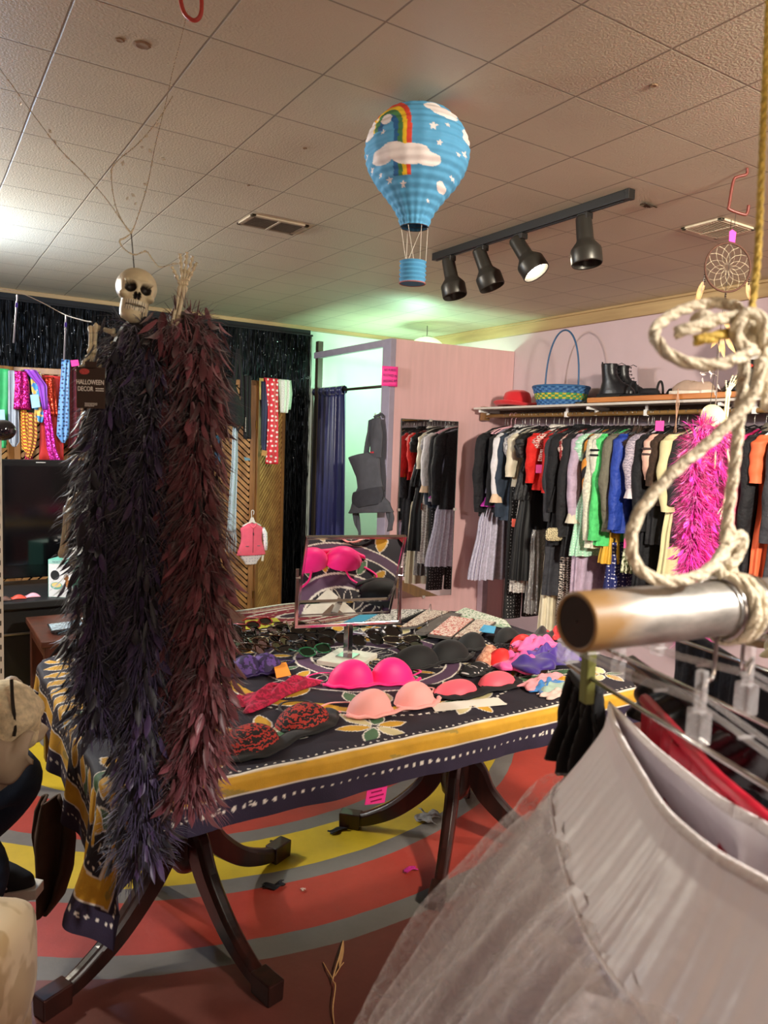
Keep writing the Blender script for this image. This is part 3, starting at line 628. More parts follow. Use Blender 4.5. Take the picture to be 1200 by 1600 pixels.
# second skeleton with bowed head and pink boa
D2 = 2.42
sk2, hp2 = skeleton('bowed_skeleton', 'toy skeleton hanging under the dreamcatcher with bowed skull and bright pink boa', (1112, 662), [
    dict(k='arm', j=[((1138, 690), D2), ((1133, 662), D2), ((1138, 610), D2), ((1150, 588), D2)], off=RT, side=RT, n=FW*-1),
    dict(k='arm', j=[((1135, 700), D2), ((1142, 735), D2), ((1132, 790), D2), ((1128, 830), D2)], off=RT, side=RT, n=FW*-1)],
    (math.radians(48), 0, -YAW+.1), D2)
m = MB(); m.tube([at(1150, 333, d=2.45)-hp2, (0, .012, .04)], .001, 5); m.build('hanging_string', mat('dark_cord', '#3a3028', .8), sk2)
boa('feather_boa', 'bright magenta pink feather boa hanging beside the clothes rail', [
    pp([(1125, 690), (1108, 672), (1088, 690), (1085, 760), (1080, 840), (1078, 920), (1082, 1000)], 2.4),
    pp([(1125, 690), (1112, 760), (1100, 840), (1095, 920), (1090, 990)], 2.45)],
    [fm('boa_core_pink', '#8c0a60'), fm('boa_fluff_pink', '#ee1fae', .6), fm('boa_feather_pink', '#f02cb4', .5), fm('boa_feather_pink2', '#d81a9c', .5)], .055, 200, 11000, 13, fl=.055, ff=.04, droop=.5)
# dreamcatcher
c = at(1137, 418, d=2.42)
dc = thing('dreamcatcher', 'brown ringed dreamcatcher with feathers hanging from a ceiling hook', 'dreamcatcher', c, -YAW+.1)
ring = lambda r, z=0, n=40: [(r*math.cos(2*PI*k/n), 0, z+r*math.sin(2*PI*k/n)) for k in range(n)]
m = MB(); m.tube(ring(.077), .0034, 8, closed=True); m.build('hoop', mat('brown_suede', '#4c2d20', .8, bump=.3), dc, smooth=True)
m = MB()
for L1 in range(4):
    r1, r2_ = .077-.017*L1, .077-.017*(L1+1); n = 12
    for k in range(n):
        a0 = 2*PI*(k+L1*.5)/n; a1 = 2*PI*(k+.5+L1*.5)/n; a2 = 2*PI*(k+1+L1*.5)/n
        m.tube([(r1*math.cos(a0), 0, r1*math.sin(a0)), (r2_*math.cos(a1), 0, r2_*math.sin(a1)), (r1*math.cos(a2), 0, r1*math.sin(a2))], .0004, 3)
m.build('web', mat('web_thread', '#d9c8a8', .7), dc)
m = MB()
for sx in (-.075, .0, .075):
    for k in range(5): m.lathe([(.001, -.003), (.004, 0), (.001, .003)], 8, tr(sx, 0, (-.078 if sx == 0 else -.02)-k*.007))
m.tube([(0, 0, .077), (0, 0, .15)], .0012, 5); m.tube([(0, 0, -.077), (0, 0, -.24)], .001, 5); m.tube([(-.075, 0, -.02), (-.085, 0, -.1)], .001, 5); m.tube([(.075, 0, -.02), (.08, 0, -.1)], .001, 5)
m.build('beads', mat('dark_wood_bead', '#3a2a22', .4), dc)
m = MB(); rn = random.Random(5)
for (x, z, a) in ((-.08, -.05, -.25), (-.075, -.06, -.4), (.072, -.04, .2), (0, -.20, -.15), (.0, -.20, -.6), (.01, -.21, .5), (0, -.14, .3), (.0, -.22, .1)):
    feather(m, Vector((x, 0, z)), Vector((math.sin(a), 0, -math.cos(a))), Vector((0, -1, .1)), .075, .009, .3, rn)
m.build('feathers', mat('tan_feather', '#b98a58', .6, vary=.6, vs=30), dc, smooth=True)
m = MB(); m.prism([(-.012, -.018), (.012, -.02), (.014, .012), (-.002, .02), (-.013, .012)], -.0003, .0003, tr(.008, 0, .1) @ rot(PI/2, 0, .2)); m.build('price_tag', HOTPINK, dc)
# silver twig ornament hanging below the dreamcatcher
c = at(1122, 560, d=2.44)
bt = thing('bead_drop', 'silvery beaded twig hanging from the dreamcatcher', 'ornament', c)
m = MB(); m.tube([at(1125, 520, d=2.44)-c, at(1121, 590, d=2.44)-c, at(1118, 635, d=2.44)-c], .002, 6); m.tube([at(1121, 588, d=2.44)-c, at(1108, 580, d=2.44)-c, at(1095, 584, d=2.44)-c], .0015, 6); m.build('stem', mat('grey_twig', '#6f625c', .5), bt)
m = MB()
for (x, y, a) in ((1094, 582, .4), (1098, 590, 1.4), (1108, 578, .8), (1114, 583, 2), (1118, 610, 1.5), (1122, 600, 1.2)):
    q = at(x, y, d=2.44)-c; feather(m, q, RT*math.cos(a)-Vector((0, 0, math.sin(a))), Vector((0, -1, 0)), .022, .005, .4, rn)
m.build('leaves', mat('silver_leaf', '#b9aaa8', .25, .7), bt)
# ================================================================== back wall: tinsel, folding screen, ties
def tinsel():
    rn = random.Random(21); g = thing('tinsel_curtain', 'black glittering tinsel curtain covering the back wall behind the wooden screen', 'curtain', (1, 5.70, 0))
    m = MB(); m.box((-.35, .012, 1.205), (4.4, .004, 2.41)); m.build('backing', mat('black_backing_cloth', '#0e0f14', .75, vary=.2, vs=9, bump=.2, bs=30), g)
    m = MB()
    for k in range(1500):
        x = rn.uniform(-2.3, 1.86); w_ = .0017; y = rn.uniform(-.02, 0); z = 2.36; ph = rn.uniform(0, 6); vs = []; fs = []
        n = 60; a = rn.uniform(0, 3)
        for i in range(n+1):
            a += rn.uniform(-1.3, 1.3); zz = z-i*2.3/n; xx = x+.004*math.sin(i*.4+ph)
            vs += [(xx-w_*math.cos(a), y-w_*math.sin(a), zz), (xx+w_*math.cos(a), y+w_*math.sin(a), zz)]
            if i: fs.append((2*i-2, 2*i-1, 2*i+1, 2*i))
        m.add(vs, fs)
    o = m.build('tinsel', mat('black_tinsel_foil', '#15171b', .32, 1, vary=.5, vs=40), g); o['kind'] = 'stuff'
    m = MB()
    for k in range(1500):
        x, z = rn.uniform(-1, 1.86), 2.34-abs(rn.gauss(0, .8)); a = rn.uniform(0, PI); s = rn.uniform(.0010, .0028)
        n_ = Vector((rn.uniform(-.5, .5), -1, rn.uniform(-.5, .5))).normalized(); u_ = n_.orthogonal().normalized()*s; v_ = n_.cross(u_)
        c_ = Vector((x, -.026, z)); m.add([c_-u_, c_-v_*.6, c_+u_, c_+v_*.6], [(0, 1, 2, 3)])
    o = m.build('sparkle_flecks', mat('painted_sparkle', '#e6e6ea', .3, .35, vary=0), g); o['kind'] = 'stuff'  # pale flecks paint in the glints of the foil
    m = MB(); m.tube([(-2.4, -.01, 2.365), (1.86, -.01, 2.365)], .008, 6); m.build('header_string', BLACK, g)
tinsel()
# folding screen of chevron slats
SW = wood('screen_brown_wood', '#7a5230', '#a3743f', 5, .5, axis=(1, 1, .15))
SW2 = wood('screen_slat_wood', '#8a6038', '#b58850', 6, .5, axis=(.4, 1, .4))
def screen():
    pts = [(-.35, 5.42), (.12, 5.25), (.58, 5.42), (1.03, 5.25), (1.48, 5.42), (1.86, 5.50), (2.225, 5.33), (2.56, 5.56)]
    hs = [1.9]*5+[1.93, 1.93]
    s = thing('folding_screen', 'tall brown wooden folding screen of slanting slats in front of the tinsel', 'screen', (1.1, 5.4, 0))
    for i in range(len(pts)-1):
        a, b = Vector(pts[i]), Vector(pts[i+1]); L_ = (b-a).length; mid = (a+b)/2; ang = math.atan2(b.y-a.y, b.x-a.x); h = hs[i]
        p = bpy.data.objects.new('screen_panel', None); COL.objects.link(p); p.parent = s; p.location = (mid.x-1.1, mid.y-5.4, .0); p.rotation_euler = (0, 0, ang)
        W = L_-.008; m = MB()
        for sg in (-1, 1): m.box((sg*(W/2-.02), 0, h/2), (.04, .026, h))
        m.box((0, 0, h-.02), (W, .026, .04)); m.box((0, 0, .06), (W, .026, .06)); m.box((0, 0, .95), (W, .02, .03)) if i < 5 else 0
        m.build('frame', SW, p, bevel=.003)
        m = MB(); iw = W/2-.04; dz = .046 if i != 6 else .040; sl = .85 if i != 5 else -.95
        if i == 6: sl = -1.0; sl = 1.0
        z = .02
        while z < h+iw:
            x0, z0, x1, z1 = -iw, z-iw*sl, iw, z+iw*sl
            lo, hi = .09, h-.04
            def cl(xa, za, xb, zb):
                t0, t1 = 0, 1
                for q, sgn in ((lo, 1), (hi, -1)):
                    d0, d1 = sgn*(za-q), sgn*(zb-q)
                    if d0 < 0 and d1 < 0: return None
                    if d0 < 0: t0 = max(t0, d0/(d0-d1))
                    if d1 < 0: t1 = min(t1, d0/(d0-d1))
                return t0, t1
            c_ = cl(x0, z0, x1, z1)
            if c_ and c_[1]-c_[0] > .05:
                A = Vector((lerp(x0, x1, c_[0]), 0, lerp(z0, z1, c_[0]))); B = Vector((lerp(x0, x1, c_[1]), 0, lerp(z0, z1, c_[1])))
                an = math.atan2(B.z-A.z, B.x-A.x); m.box((0, 0, 0), ((B-A).length, .012, .025 if i != 6 else .0195), tr((A+B)/2) @ rot(0, -an, 0))
            z += dz
        m.build('lattice', SW2, p)
        if i == 6:
            m = MB(); m.box((0, .012, h/2), (W-.06, .004, h-.08)); m.build('backing_board', mat('screen_dark_gap', '#33200f', .8), p)
        if i < 6:
            m = MB(); 
            for zz in (.3, 1.6): m.lathe([(.006, -.03), (.006, .03)], 8, tr(W/2+.003, -.014, zz))
            m.build('hinge', mat('brass', '#8a6a30', .35, .9), p)
screen()
def drape(name, lab, cat, rows, y, m_, th=.006, grp=None, wave=.006, folds=2, over=0, extra=None, seed=0):
    """hanging strip of cloth ; rows = (centre px, row px, half width px) ; hangs in the plane y"""
    rn = random.Random(seed+len(lab)); c = [at(a, b, y=y) for a, b, _ in rows]; hw = []
    for a, b, h in rows: hw.append((at(a+h, b, y=y)-at(a-h, b, y=y)).length/2*(1.2 if grp and 'neckties' in grp else 1))
    base = c[0].copy(); g = thing(name, lab, cat, base, 0, grp)
    n = len(rows); ph = rn.uniform(0, 6)
    ts = [i/(n-1) for i in range(n)]
    nv = max(16, n*5); nu = 14
    def cen(v):
        k = min(int(v*(n-1)), n-2); f = v*(n-1)-k; return c[k].lerp(c[k+1], f)-base, lerp(hw[k], hw[k+1], f)
    def fn(u, v):
        p, w_ = cen(v); s = (u-.5)*2
        return (p.x+s*w_, -th-wave*(1-abs(s))*1.2-wave*math.sin(s*folds*PI+ph+v*1.5)*.8, p.z)
    m = MB(); m.grid(nu, nv, fn); m.build('cloth', m_, g, smooth=True, thick=th*.5)
    if over:
        m = MB()
        w_ = hw[0]; m.grid(8, 10, lambda u, v: ((u-.5)*2*w_, -th+(.04+th)*math.sin(v*PI/2)**1 * 1.0, .006*math.sin(v*PI)-(max(0, v-.5)*over*2)))
        m.build('fold_over', m_, g, smooth=True, thick=th*.5)
    if extra: extra(g, base, c, hw)
    return g
YS = 5.16
TG = 'neckties and scarves draped over the left part of the folding screen'
drape('scarf', 'bright green scarf at the left end of the row of ties', 'scarf', [(2, 577, 11), (3, 620, 10), (0, 680, 9), (2, 700, 6)], YS, mat('green_cloth', '#2f9a58', .6), grp=TG, over=.2)
drape('necktie', 'grey necktie with a woven block pattern beside the green scarf', 'tie', [(20, 580, 6), (21, 640, 7), (22, 690, 7), (22, 698, 2)], YS-.01, pat('tie_grey_weave', 'checks', '#494f58', '#b9bec6', 60), grp=TG, over=.2)
drape('sequin_bag', 'magenta sequined pouch hanging over dark cloth among the ties', 'pouch', [(32, 580, 8), (34, 600, 9), (34, 640, 11)], YS-.03, sequin('magenta_sequins', '#c2247a'), grp=TG, th=.012)
drape('scarf', 'dark olive sheer scarf behind the magenta pouch', 'scarf', [(45, 580, 9), (48, 620, 10), (50, 660, 8)], YS+.0, pat('olive_black', 'blotch', '#1c1c18', '#46463a', 60), grp=TG, over=.2)
drape('necktie', 'narrow red and yellow diagonally striped necktie hanging from the magenta pouch', 'tie', [(36, 608, 3), (37, 660, 4), (42, 700, 7), (45, 708, 3)], YS-.015, pat('tie_red_yellow', 'stripes', '#a82d24', '#e0b838', 32), grp=TG)
drape('necktie', 'wide red and gold striped necktie with a turned end', 'tie', [(49, 645, 6), (50, 680, 7), (48, 700, 6), (44, 716, 3)], YS-.02, pat('tie_gold_red', 'stripes', '#8f3524', '#c79c3a', 26), grp=TG)
drape('scarf', 'multicoloured yellow, blue and pink printed scarf', 'scarf', [(55, 582, 7), (60, 610, 9), (62, 640, 7), (60, 660, 5)], YS-.02, pat('scarf_multi', 'blotch', '#3f86b8', '#e3b65a', 28), grp=TG, over=.2)
drape('scarf', 'purple satin scarf folded over the screen beside the red scarf', 'scarf', [(47, 578, 8), (56, 590, 7), (66, 602, 6), (70, 640, 3)], YS-.035, mat('purple_satin', '#8a3fb0', .35), grp=TG, th=.01)
drape('scarf', 'wide red cloth scarf hanging in the middle of the ties', 'scarf', [(80, 588, 14), (81, 640, 15), (80, 720, 16)], YS+.01, mat('red_cloth', '#c0302c', .7, bump=.3), grp=TG, over=.2)
drape('scarf', 'red scarf sewn with gold sequins in front of the plain red one', 'scarf', [(77, 590, 6), (79, 620, 7), (83, 650, 6)], YS-.02, sequin('red_gold_sequins', '#c0402a'), grp=TG, over=.2)
drape('sequin_ribbon', 'shiny pink magenta sequin ribbon hanging down in front of the red cloth', 'ribbon', [(70, 620, 4), (75, 660, 5), (80, 700, 6), (87, 720, 7)], YS-.03, sequin('pink_sequins', '#d83aa8'), grp=TG)
drape('sequin_ribbon', 'short hot pink shiny ribbon end below the striped ties', 'ribbon', [(44, 694, 3), (45, 720, 5)], YS-.0, sequin('hotpink_sequins', '#e0408a'), grp=TG)
drape('necktie', 'light blue necktie with small navy spots', 'tie', [(103, 563, 5), (101, 600, 6), (99, 660, 8), (98, 680, 8), (99, 692, 2)], YS-.03, pat('tie_blue_spot', 'dots', '#5f8fc4', '#1d2e5a', 42, .45, .32), grp=TG, over=.2)
drape('scarf', 'dark red and black patterned scarf beside the blue tie', 'scarf', [(114, 574, 7), (116, 640, 8), (116, 700, 9)], YS+.01, pat('scarf_red_black', 'checks', '#7b1f2c', '#160c14', 50), grp=TG, over=.2)
def note(name, lab, cat, quadpx, y, m_, grp=None, lines=None, tilt=0):
    P = [at(a, b, y=y) for a, b in quadpx]; c = sum(P, Vector())/4; g = thing(name, lab, cat, c, 0, grp)
    m = MB(); m.add([tuple(p-c) for p in P]+[tuple(p-c+Vector((0, .0012, 0))) for p in P], [(0, 1, 2, 3), (7, 6, 5, 4), (0, 4, 5, 1), (1, 5, 6, 2), (2, 6, 7, 3), (3, 7, 4, 0)])
    m.build('card', m_, g); return g, P, c
note('price_tag', 'pink paper price tag pinned at the top of the red patterned scarf', 'tag', [(110, 563), (122, 562), (124, 571), (112, 573)], YS-.06, HOTPINK)
note('price_tag', 'pale blue paper tag hanging on the dark olive scarf', 'tag', [(47, 617), (60, 616), (63, 636), (50, 638)], YS-.06, mat('pale_blue_tag', '#9cc3e2', .6))
note('price_tag', 'pale blue paper tag on the green scarf at the left edge', 'tag', [(-6, 640), (7, 640), (8, 656), (-4, 657)], YS-.06, mat('pale_blue_tag', '#9cc3e2', .6))
# right part of the screen
YR = 5.24
RG = 'scarves and ties over the right part of the folding screen'
def lace_fringe(g, base, c, hw):
    m = MB(); p = c[-1]-base; rn = random.Random(4)
    for k in range(14):
        x = p.x-hw[-1]+2*hw[-1]*k/13; m.tube([(x, -.008, p.z), (x+rn.uniform(-.008, .008), -.012, p.z-.07), (x+rn.uniform(-.014, .014), -.008, p.z-.14-rn.random()*.03)], .0016, 4)
    m.build('fringe', mat('pale_blue_fringe', '#a9bfcc', .8), g)
drape('bag', 'black cloth bag with long straps hung over the screen beside the burgundy boa', 'bag', [(352, 590, 10), (358, 640, 20), (362, 666, 16)], YR, BLACK, th=.03, grp=None)
m = MB(); b0 = at(374, 540, y=YR-.03); m.tube([at(372, 545, y=YR-.03)-b0, at(366, 600, y=YR-.03)-b0, at(364, 660, y=YR-.03)-b0, at(372, 672, y=YR-.05)-b0, at(379, 660, y=YR-.03)-b0, at(378, 600, y=YR-.03)-b0, at(373, 545, y=YR-.03)-b0], .014, 6, flat=.3)
tag(m.build('strap_loop', BLACK, smooth=True, loc=b0), 'long black fabric strap looped down over the black bag', 'strap')
drape('scarf', 'black belt-like sash with small white lettering beside the wooden stile', 'sash', [(385, 588, 7), (385, 640, 6), (386, 686, 6)], YR-.01, BLACK, over=.15, grp=RG)
m = MB()
for k in range(9): m.box((0, 0, -k*.012), (.006, .001, .005+.003*(k % 2)))
o = m.build('sash_print', mat('white_print', '#d8d4cc', .6, vary=0), loc=at(384, 653, y=YR-.032)); tag(o, 'column of tiny white print on the black sash', 'print')
drape('scarf', 'long pale blue lace scarf with a fringed end hanging nearly to the floor', 'scarf', [(367, 665, 4), (366, 720, 5), (363, 780, 6), (361, 830, 7)], YR, pat('blue_lace', 'dots', '#b8cdd8', '#8499a8', 110, .8, .3), extra=lace_fringe, grp=RG)
drape('scarf', 'blue sheer scarf just showing beside the burgundy boa', 'scarf', [(340, 680, 5), (341, 700, 5), (339, 726, 5)], YR, mat('teal_blue_cloth', '#2f7ea6', .5), grp=RG)
drape('necktie', 'navy blue necktie beside the red polka dot tie', 'tie', [(414, 597, 6), (414, 640, 6), (412, 690, 5), (412, 704, 3)], YR+.06, mat('navy_tie', '#343c5c', .6), grp=RG, over=.15)
note('price_tag', 'small tan card tag at the foot of the navy tie', 'tag', [(410, 703), (418, 705), (416, 713), (408, 711)], YR+.0, mat('tan_tag', '#b98850', .7))
drape('scarf', 'long red scarf with white polka dots on the right end of the screen', 'scarf', [(424, 592, 10), (426, 640, 8), (425, 700, 9), (424, 725, 10)], YR+.05, pat('red_polka', 'dots', '#d42438', '#f3e6e4', 26, .6, .26), grp=RG, over=.2)
drape('scarf', 'white lace scarf draped over the right corner of the screen', 'scarf', [(443, 594, 9), (444, 620, 8), (443, 645, 6)], YR+.06, pat('white_lace', 'dots', '#dfe3dc', '#a9b4a4', 90, .8, .3), grp=RG, over=.15)
drape('scarf', 'pale mint green lace corner beside the white lace scarf', 'scarf', [(449, 594, 5), (451, 615, 5), (451, 640, 2)], YR+.09, pat('mint_lace', 'dots', '#bfe0cc', '#8fb5a0', 90, .8, .3), grp=RG)
drape('scarf', 'pale yellow cloth edge hanging over the screen top', 'scarf', [(408, 591, 3), (408, 625, 3)], YR+.08, mat('pale_yellow_cloth', '#d5c878', .7), grp=RG)
note('sticker', 'iridescent oval sticker on the wooden screen', 'sticker', [(381, 714), (390, 716), (392, 719), (383, 720)], YR-.005, mat('iridescent', '#8cc8e0', .1, .6))
# child's vest
def vest():
    c = at(391, 815, y=5.20); g = thing('toddler_outfit', "small pink padded toddler vest over a white printed bodysuit on a white hanger", 'clothes', c, 0)
    pk = mat('pink_padded_cloth', '#f0637f', .65, vary=.06, bump=.3, bs=40); wh = pat('white_print_cloth', 'dots', '#eceaf0', '#8a8fc0', 45, .8, .16)
    def body(rows, y0, d, name, mm):
        m = MB(); n = len(rows); nu = 28
        def fn(u, v):
            k = min(int(v*(n-1)), n-2); f = v*(n-1)-k; x0 = lerp(rows[k][0], rows[k+1][0], f); z0 = lerp(rows[k][1], rows[k+1][1], f); w_ = lerp(rows[k][2], rows[k+1][2], f); a = 2*PI*u
            return (x0+w_*math.copysign(abs(math.cos(a))**.8, math.cos(a)), y0-d*math.sin(a)*(1+.1*math.sin(5*a)), z0)
        m.grid(nu, n*4, fn, cu=True); return m.build(name, mm, g, smooth=True, thick=.003)
    body([(0, -.01, .030), (0, -.045, .088), (0, -.1, .078), (0, -.15, .082), (0, -.225, .108), (0, -.245, .112)], -.03, .028, 'vest', pk)
    body([(0, -.22, .088), (0, -.26, .082), (0, -.295, .052), (0, -.315, .042)], -.025, .018, 'bodysuit', wh)
    m = MB(); m.tube([(.085, -.03, -.05), (.105, -.03, -.09), (.112, -.03, -.17), (.113, -.03, -.215)], [.018, .02, .017, .014], 10); m.build('sleeve', wh, g, smooth=True)
    m = MB(); m.tube([(-.028, -.05, -.01), (-.015, -.058, -.03), (0, -.06, -.04), (.015, -.058, -.03), (.028, -.05, -.01)], .008, 8); m.build('collar', pk, g, smooth=True)
    m = MB(); m.box((0, -.062, -.13), (.003, .003, .19)); m.box((0, -.065, -.085), (.008, .004, .02)); m.build('zipper', mat('dark_zip', '#4a2730', .5), g)
    m = MB(); m.box((-.045, -.062, -.175), (.024, .003, .005)); m.box((.045, -.062, -.175), (.024, .003, .005)); m.build('pocket_trim', mat('grey_trim', '#7d6a74', .6), g)
    m = MB(); m.box((.112, -.045, -.262), (.018, .001, .045), rot(0, .1, 0)); m.build('price_tag', mat('white_card', '#e8e2d4', .6, vary=.03), g)
    m = MB(); m.tube(smooth_path([(.012, -.03, .055), (.016, -.03, .075), (.008, -.03, .088), (-.004, -.03, .078), (0, -.03, .02), (0, -.03, -.004)], 5), .003, 6); m.tube([(-.07, -.03, -.03), (0, -.03, .004), (.07, -.03, -.03)], .008, 6); m.grid(6, 6, lambda u, v: ((u-.5)*.05*(1-.6*v), -.036, .0+.035*v)); m.build('hanger', WHITEPL, g, smooth=True)
vest()
# hanging clip strips and their wire on the left
D3 = 2.2
b0 = at(60, 462, d=D3)
m = MB(); m.tube(smooth_path([at(-20, 452, d=D3)-b0, at(20, 454, d=D3)-b0, at(60, 470, d=D3)-b0, at(100, 491, d=D3)-b0, at(128, 500, d=1.7)-b0, at(143, 503, d=1.42)-b0], 8), .0012, 5); tag(m.build('wire', mat('pale_wire', '#ddd6cc', .4, vary=0), loc=b0), 'thin pale wire running from the left edge to the skeleton elbow', 'wire')
for (x1, y1, x2, y2, l) in ((27, 461, 21, 536, 'thin clear rod with a purple bead hanging at the far left of the wire'), (103, 493, 100, 563, 'thin clear rod with a purple bead hanging above the blue tie')):
    c = at(x1, y1, d=D3); g = thing('hanging_rod', l, 'rod', c); e = at(x2, y2, d=D3)-c
    m = MB(); m.tube([(0, 0, 0), e], .0022, 6); m.build('rod', mat('clear_rod', '#a9aec8', .2, vary=0), g)
    m = MB(); m.tube([e*.16, e*.26], .0038, 8); m.build('bead', mat('purple_bead', '#4a2fb8', .3, vary=0), g)
# ------------------------------------------------------------------ television, stand, boxes
tv = thing('television', 'large black flat television showing only a lamp reflection', 'television', (.88, 4.62, .66))
m = MB(); m.box((0, .02, .335), (.94, .05, .67)); m.box((0, .06, .33), (.6, .06, .4)); m.build('body', mat('tv_gloss_black', '#0d0d0e', .18, vary=0), tv, bevel=.006)
m = MB(); m.box((0, -.007, .355), (.87, .003, .56)); m.build('screen', mat('tv_screen_glass', '#0a0a0c', .09, vary=0, spec=.8), tv)
m = MB(); m.box((0, .02, -.012), (.4, .2, .016)); m.box((0, .03, .0), (.08, .04, .03)); m.build('stand', BLKPL, tv, bevel=.004)
m = MB(); m.box((-.25, -.007, .655), (.05, .002, .004)); m.build('badge', mat('silver_badge', '#c8c8c8', .3, .8, vary=0), tv)
cs = thing('equipment_case', 'black flight case stand with metal corners carrying the television', 'case', (.92, 4.46, 0))
m = MB(); m.box((0, 0, .60), (1.24, .62, .04)); m.box((0, .02, .30), (1.12, .52, .56)); m.build('body', mat('case_black', '#121214', .55, vary=.12), cs, bevel=.006)
m = MB()
for x in (-.61, .61):
    for z in (.60, .30, .03): m.box((x, -.31 if z == .6 else -.245, z), (.05, .02, .035))
m.box((-.4, -.2455, .15), (.4, .006, .012)); m.box((0, -.2455, .44), (1.1, .006, .012)); m.build('metal_corner', mat('case_aluminium', '#9a9a98', .3, .9), cs, bevel=.002)
bx = thing('appliance_box', 'white and teal appliance carton showing a food maker on its front', 'box', (.70, 4.24, .62), -.62)
m = MB(); m.box((0, 0, .1), (.135, .12, .2)); m.build('carton', mat('teal_carton', '#5fae9a', .5, vary=.03), bx)
m = MB(); m.box((0, -.0605, .1), (.13, .001, .196)); m.build('front_print', mat('white_carton', '#e4e6ea', .45, vary=.02), bx)
m = MB(); m.box((0, -.0612, .188), (.13, .0006, .02)); m.build('band', mat('pale_teal_band', '#9fd0c8', .5, vary=0), bx)
text('NOSTALGIA', .016, mat('teal_ink', '#2f6a70', .5, vary=0), bx, RX(-.0, .188, -.0618))
def disc(cx, cz, rx, rz_, y, n=24): return [(cx+rx*math.cos(2*PI*k/n), cz+rz_*math.sin(2*PI*k/n)) for k in range(n)]
FX = lambda y: rot(PI/2, 0, 0)
for nm, (cx, cz, rx, rz_), yy, col in (('printed_lid', (-.03, .118, .024, .026), .0612, '#27292c'), ('printed_base', (-.022, .062, .032, .02), .0612, '#6fb0a6'), ('printed_dish', (-.022, .066, .026, .013), .0618, '#e8d08a'), ('printed_food', (.038, .075, .016, .02), .0612, '#b8783f'), ('printed_food', (.030, .108, .014, .016), .0612, '#8a5a30')):
    m = MB(); m.prism(disc(cx, cz, rx, rz_, 0), yy-.0002, yy+.0003, rot(PI/2, 0, 0)); m.build(nm, mat('ink'+col, col, .5, vary=.05), bx)
br = thing('black_appliance', 'low black glossy appliance standing behind the carton', 'appliance', (.80, 4.36, .62))
m = MB(); m.box((0, 0, .10), (.2, .14, .2)); m.lathe([(.09, .2), (.1, .215), (.085, .235), (.001, .24)], 28); m.build('body', mat('appliance_black', '#161618', .15, vary=0), br, bevel=.01)
m = MB(); m.box((-.03, -.075, .12), (.05, .01, .02)); m.build('handle', BLKPL, br, bevel=.003)
# trinkets on the case
for k, (x, c_, l) in enumerate(((.40, '#5b4038', 'small brown pouch lying on the case beneath the television'), (.47, '#c84a3a', 'small red packet on the case beneath the television'), (.54, '#d9a0b0', 'small pale pink packet on the case beside the carton'))):
    m = MB(); m.grid(10, 8, lambda u, v: ((u-.5)*.07, (v-.5)*.05, .018*math.sin(PI*u)*math.sin(PI*v)+.001)); tag(m.build('packet', mat('packet'+c_, c_, .4), smooth=True, loc=(x, 4.22+.02*k, .622), thick=.003), l, 'packet')
# brown side table with magazines
st = thing('side_table', 'dark brown wooden side table with an open shelf, behind the feather boas', 'table', (.98, 3.80, 0))
MB_ = wood('brown_table_wood', '#3a1c10', '#54291a', 5, .4)
m = MB(); m.box((0, 0, .545), (1.0, .52, .03)); m.build('table_top', MB_, st, bevel=.004)
for sx in (-1, 1):
    for sy in (-1, 1): m = MB(); m.box((sx*.455, sy*.22, .265), (.055, .055, .53)); m.build('leg', MB_, st, bevel=.003)
m = MB(); m.box((0, -.235, .50), (.9, .02, .06)); m.box((0, .235, .50), (.9, .02, .06)); m.box((-.47, 0, .5), (.02, .46, .06)); m.box((.47, 0, .5), (.02, .46, .06)); m.build('apron', MB_, st)
m = MB(); m.box((0, 0, .22), (.92, .46, .02)); m.build('shelf', MB_, st)
m = MB(); m.grid(24, 16, lambda u, v: ((u-.5)*.3, (v-.5)*.26, .16*math.sin(PI*u)**.6*math.sin(PI*v)**.6+.02*math.sin(9*u+4*v)*math.sin(PI*u))); tag(m.build('folded_cloth', mat('red_fleece', '#a82028', .8, bump=.4), smooth=True, loc=(.72, 3.76, .235)), 'crumpled red cloth on the shelf of the brown side table', 'cloth')
for k in range(9):
    w_ = .13; g = None
    m = MB(); m.box((0, 0, .0045), (.125, .142, .009)); cse = m.build('disc_case', mat('disc_case_dark', '#23262a', .15, vary=0, coat=1), loc=(.60+.026*k, 3.70+rnd.uniform(-.01, .01), .575+.0005*k), bevel=.001)
    cse.rotation_euler = (0, -.32 if k else -.05, rnd.uniform(-.08, .08)); tag(cse, 'dark disc case in the overlapping row on the brown side table, '+('leftmost of the row', 'second from the left', 'third from the left', 'fourth from the left', 'fifth from the left', 'sixth from the left', 'third from the right', 'second from the right', 'rightmost of the row')[k], 'disc case', 'disc cases on the side table')
    m = MB(); m.box((.0, .0, .0096), (.112, .128, .0006)); m.build('cover_print', mat('cover_print%d' % (k % 3), ('#8fa0ac', '#5c7484', '#c2c8c8')[k % 3], .2, vary=.6, vs=70), cse)
m = MB()
for k in range(26):
    a = rnd.uniform(0, 6); r_ = rnd.uniform(0, .03); m.lathe([(.001, 0), (.012, .001), (.012, .004), (.001, .005)], 9, tr(r_*math.cos(a), r_*math.sin(a)*1.4, .001*k) @ rot(rnd.uniform(-.6, .6), rnd.uniform(-.6, .6), 0))
tag(m.build('jewellery_heap', mat('silver_jewellery', '#c9c4bc', .25, .8), loc=(1.36, 3.90, .566)), 'small heap of silvery jewellery on the right end of the brown side table', 'jewellery', kind='stuff')
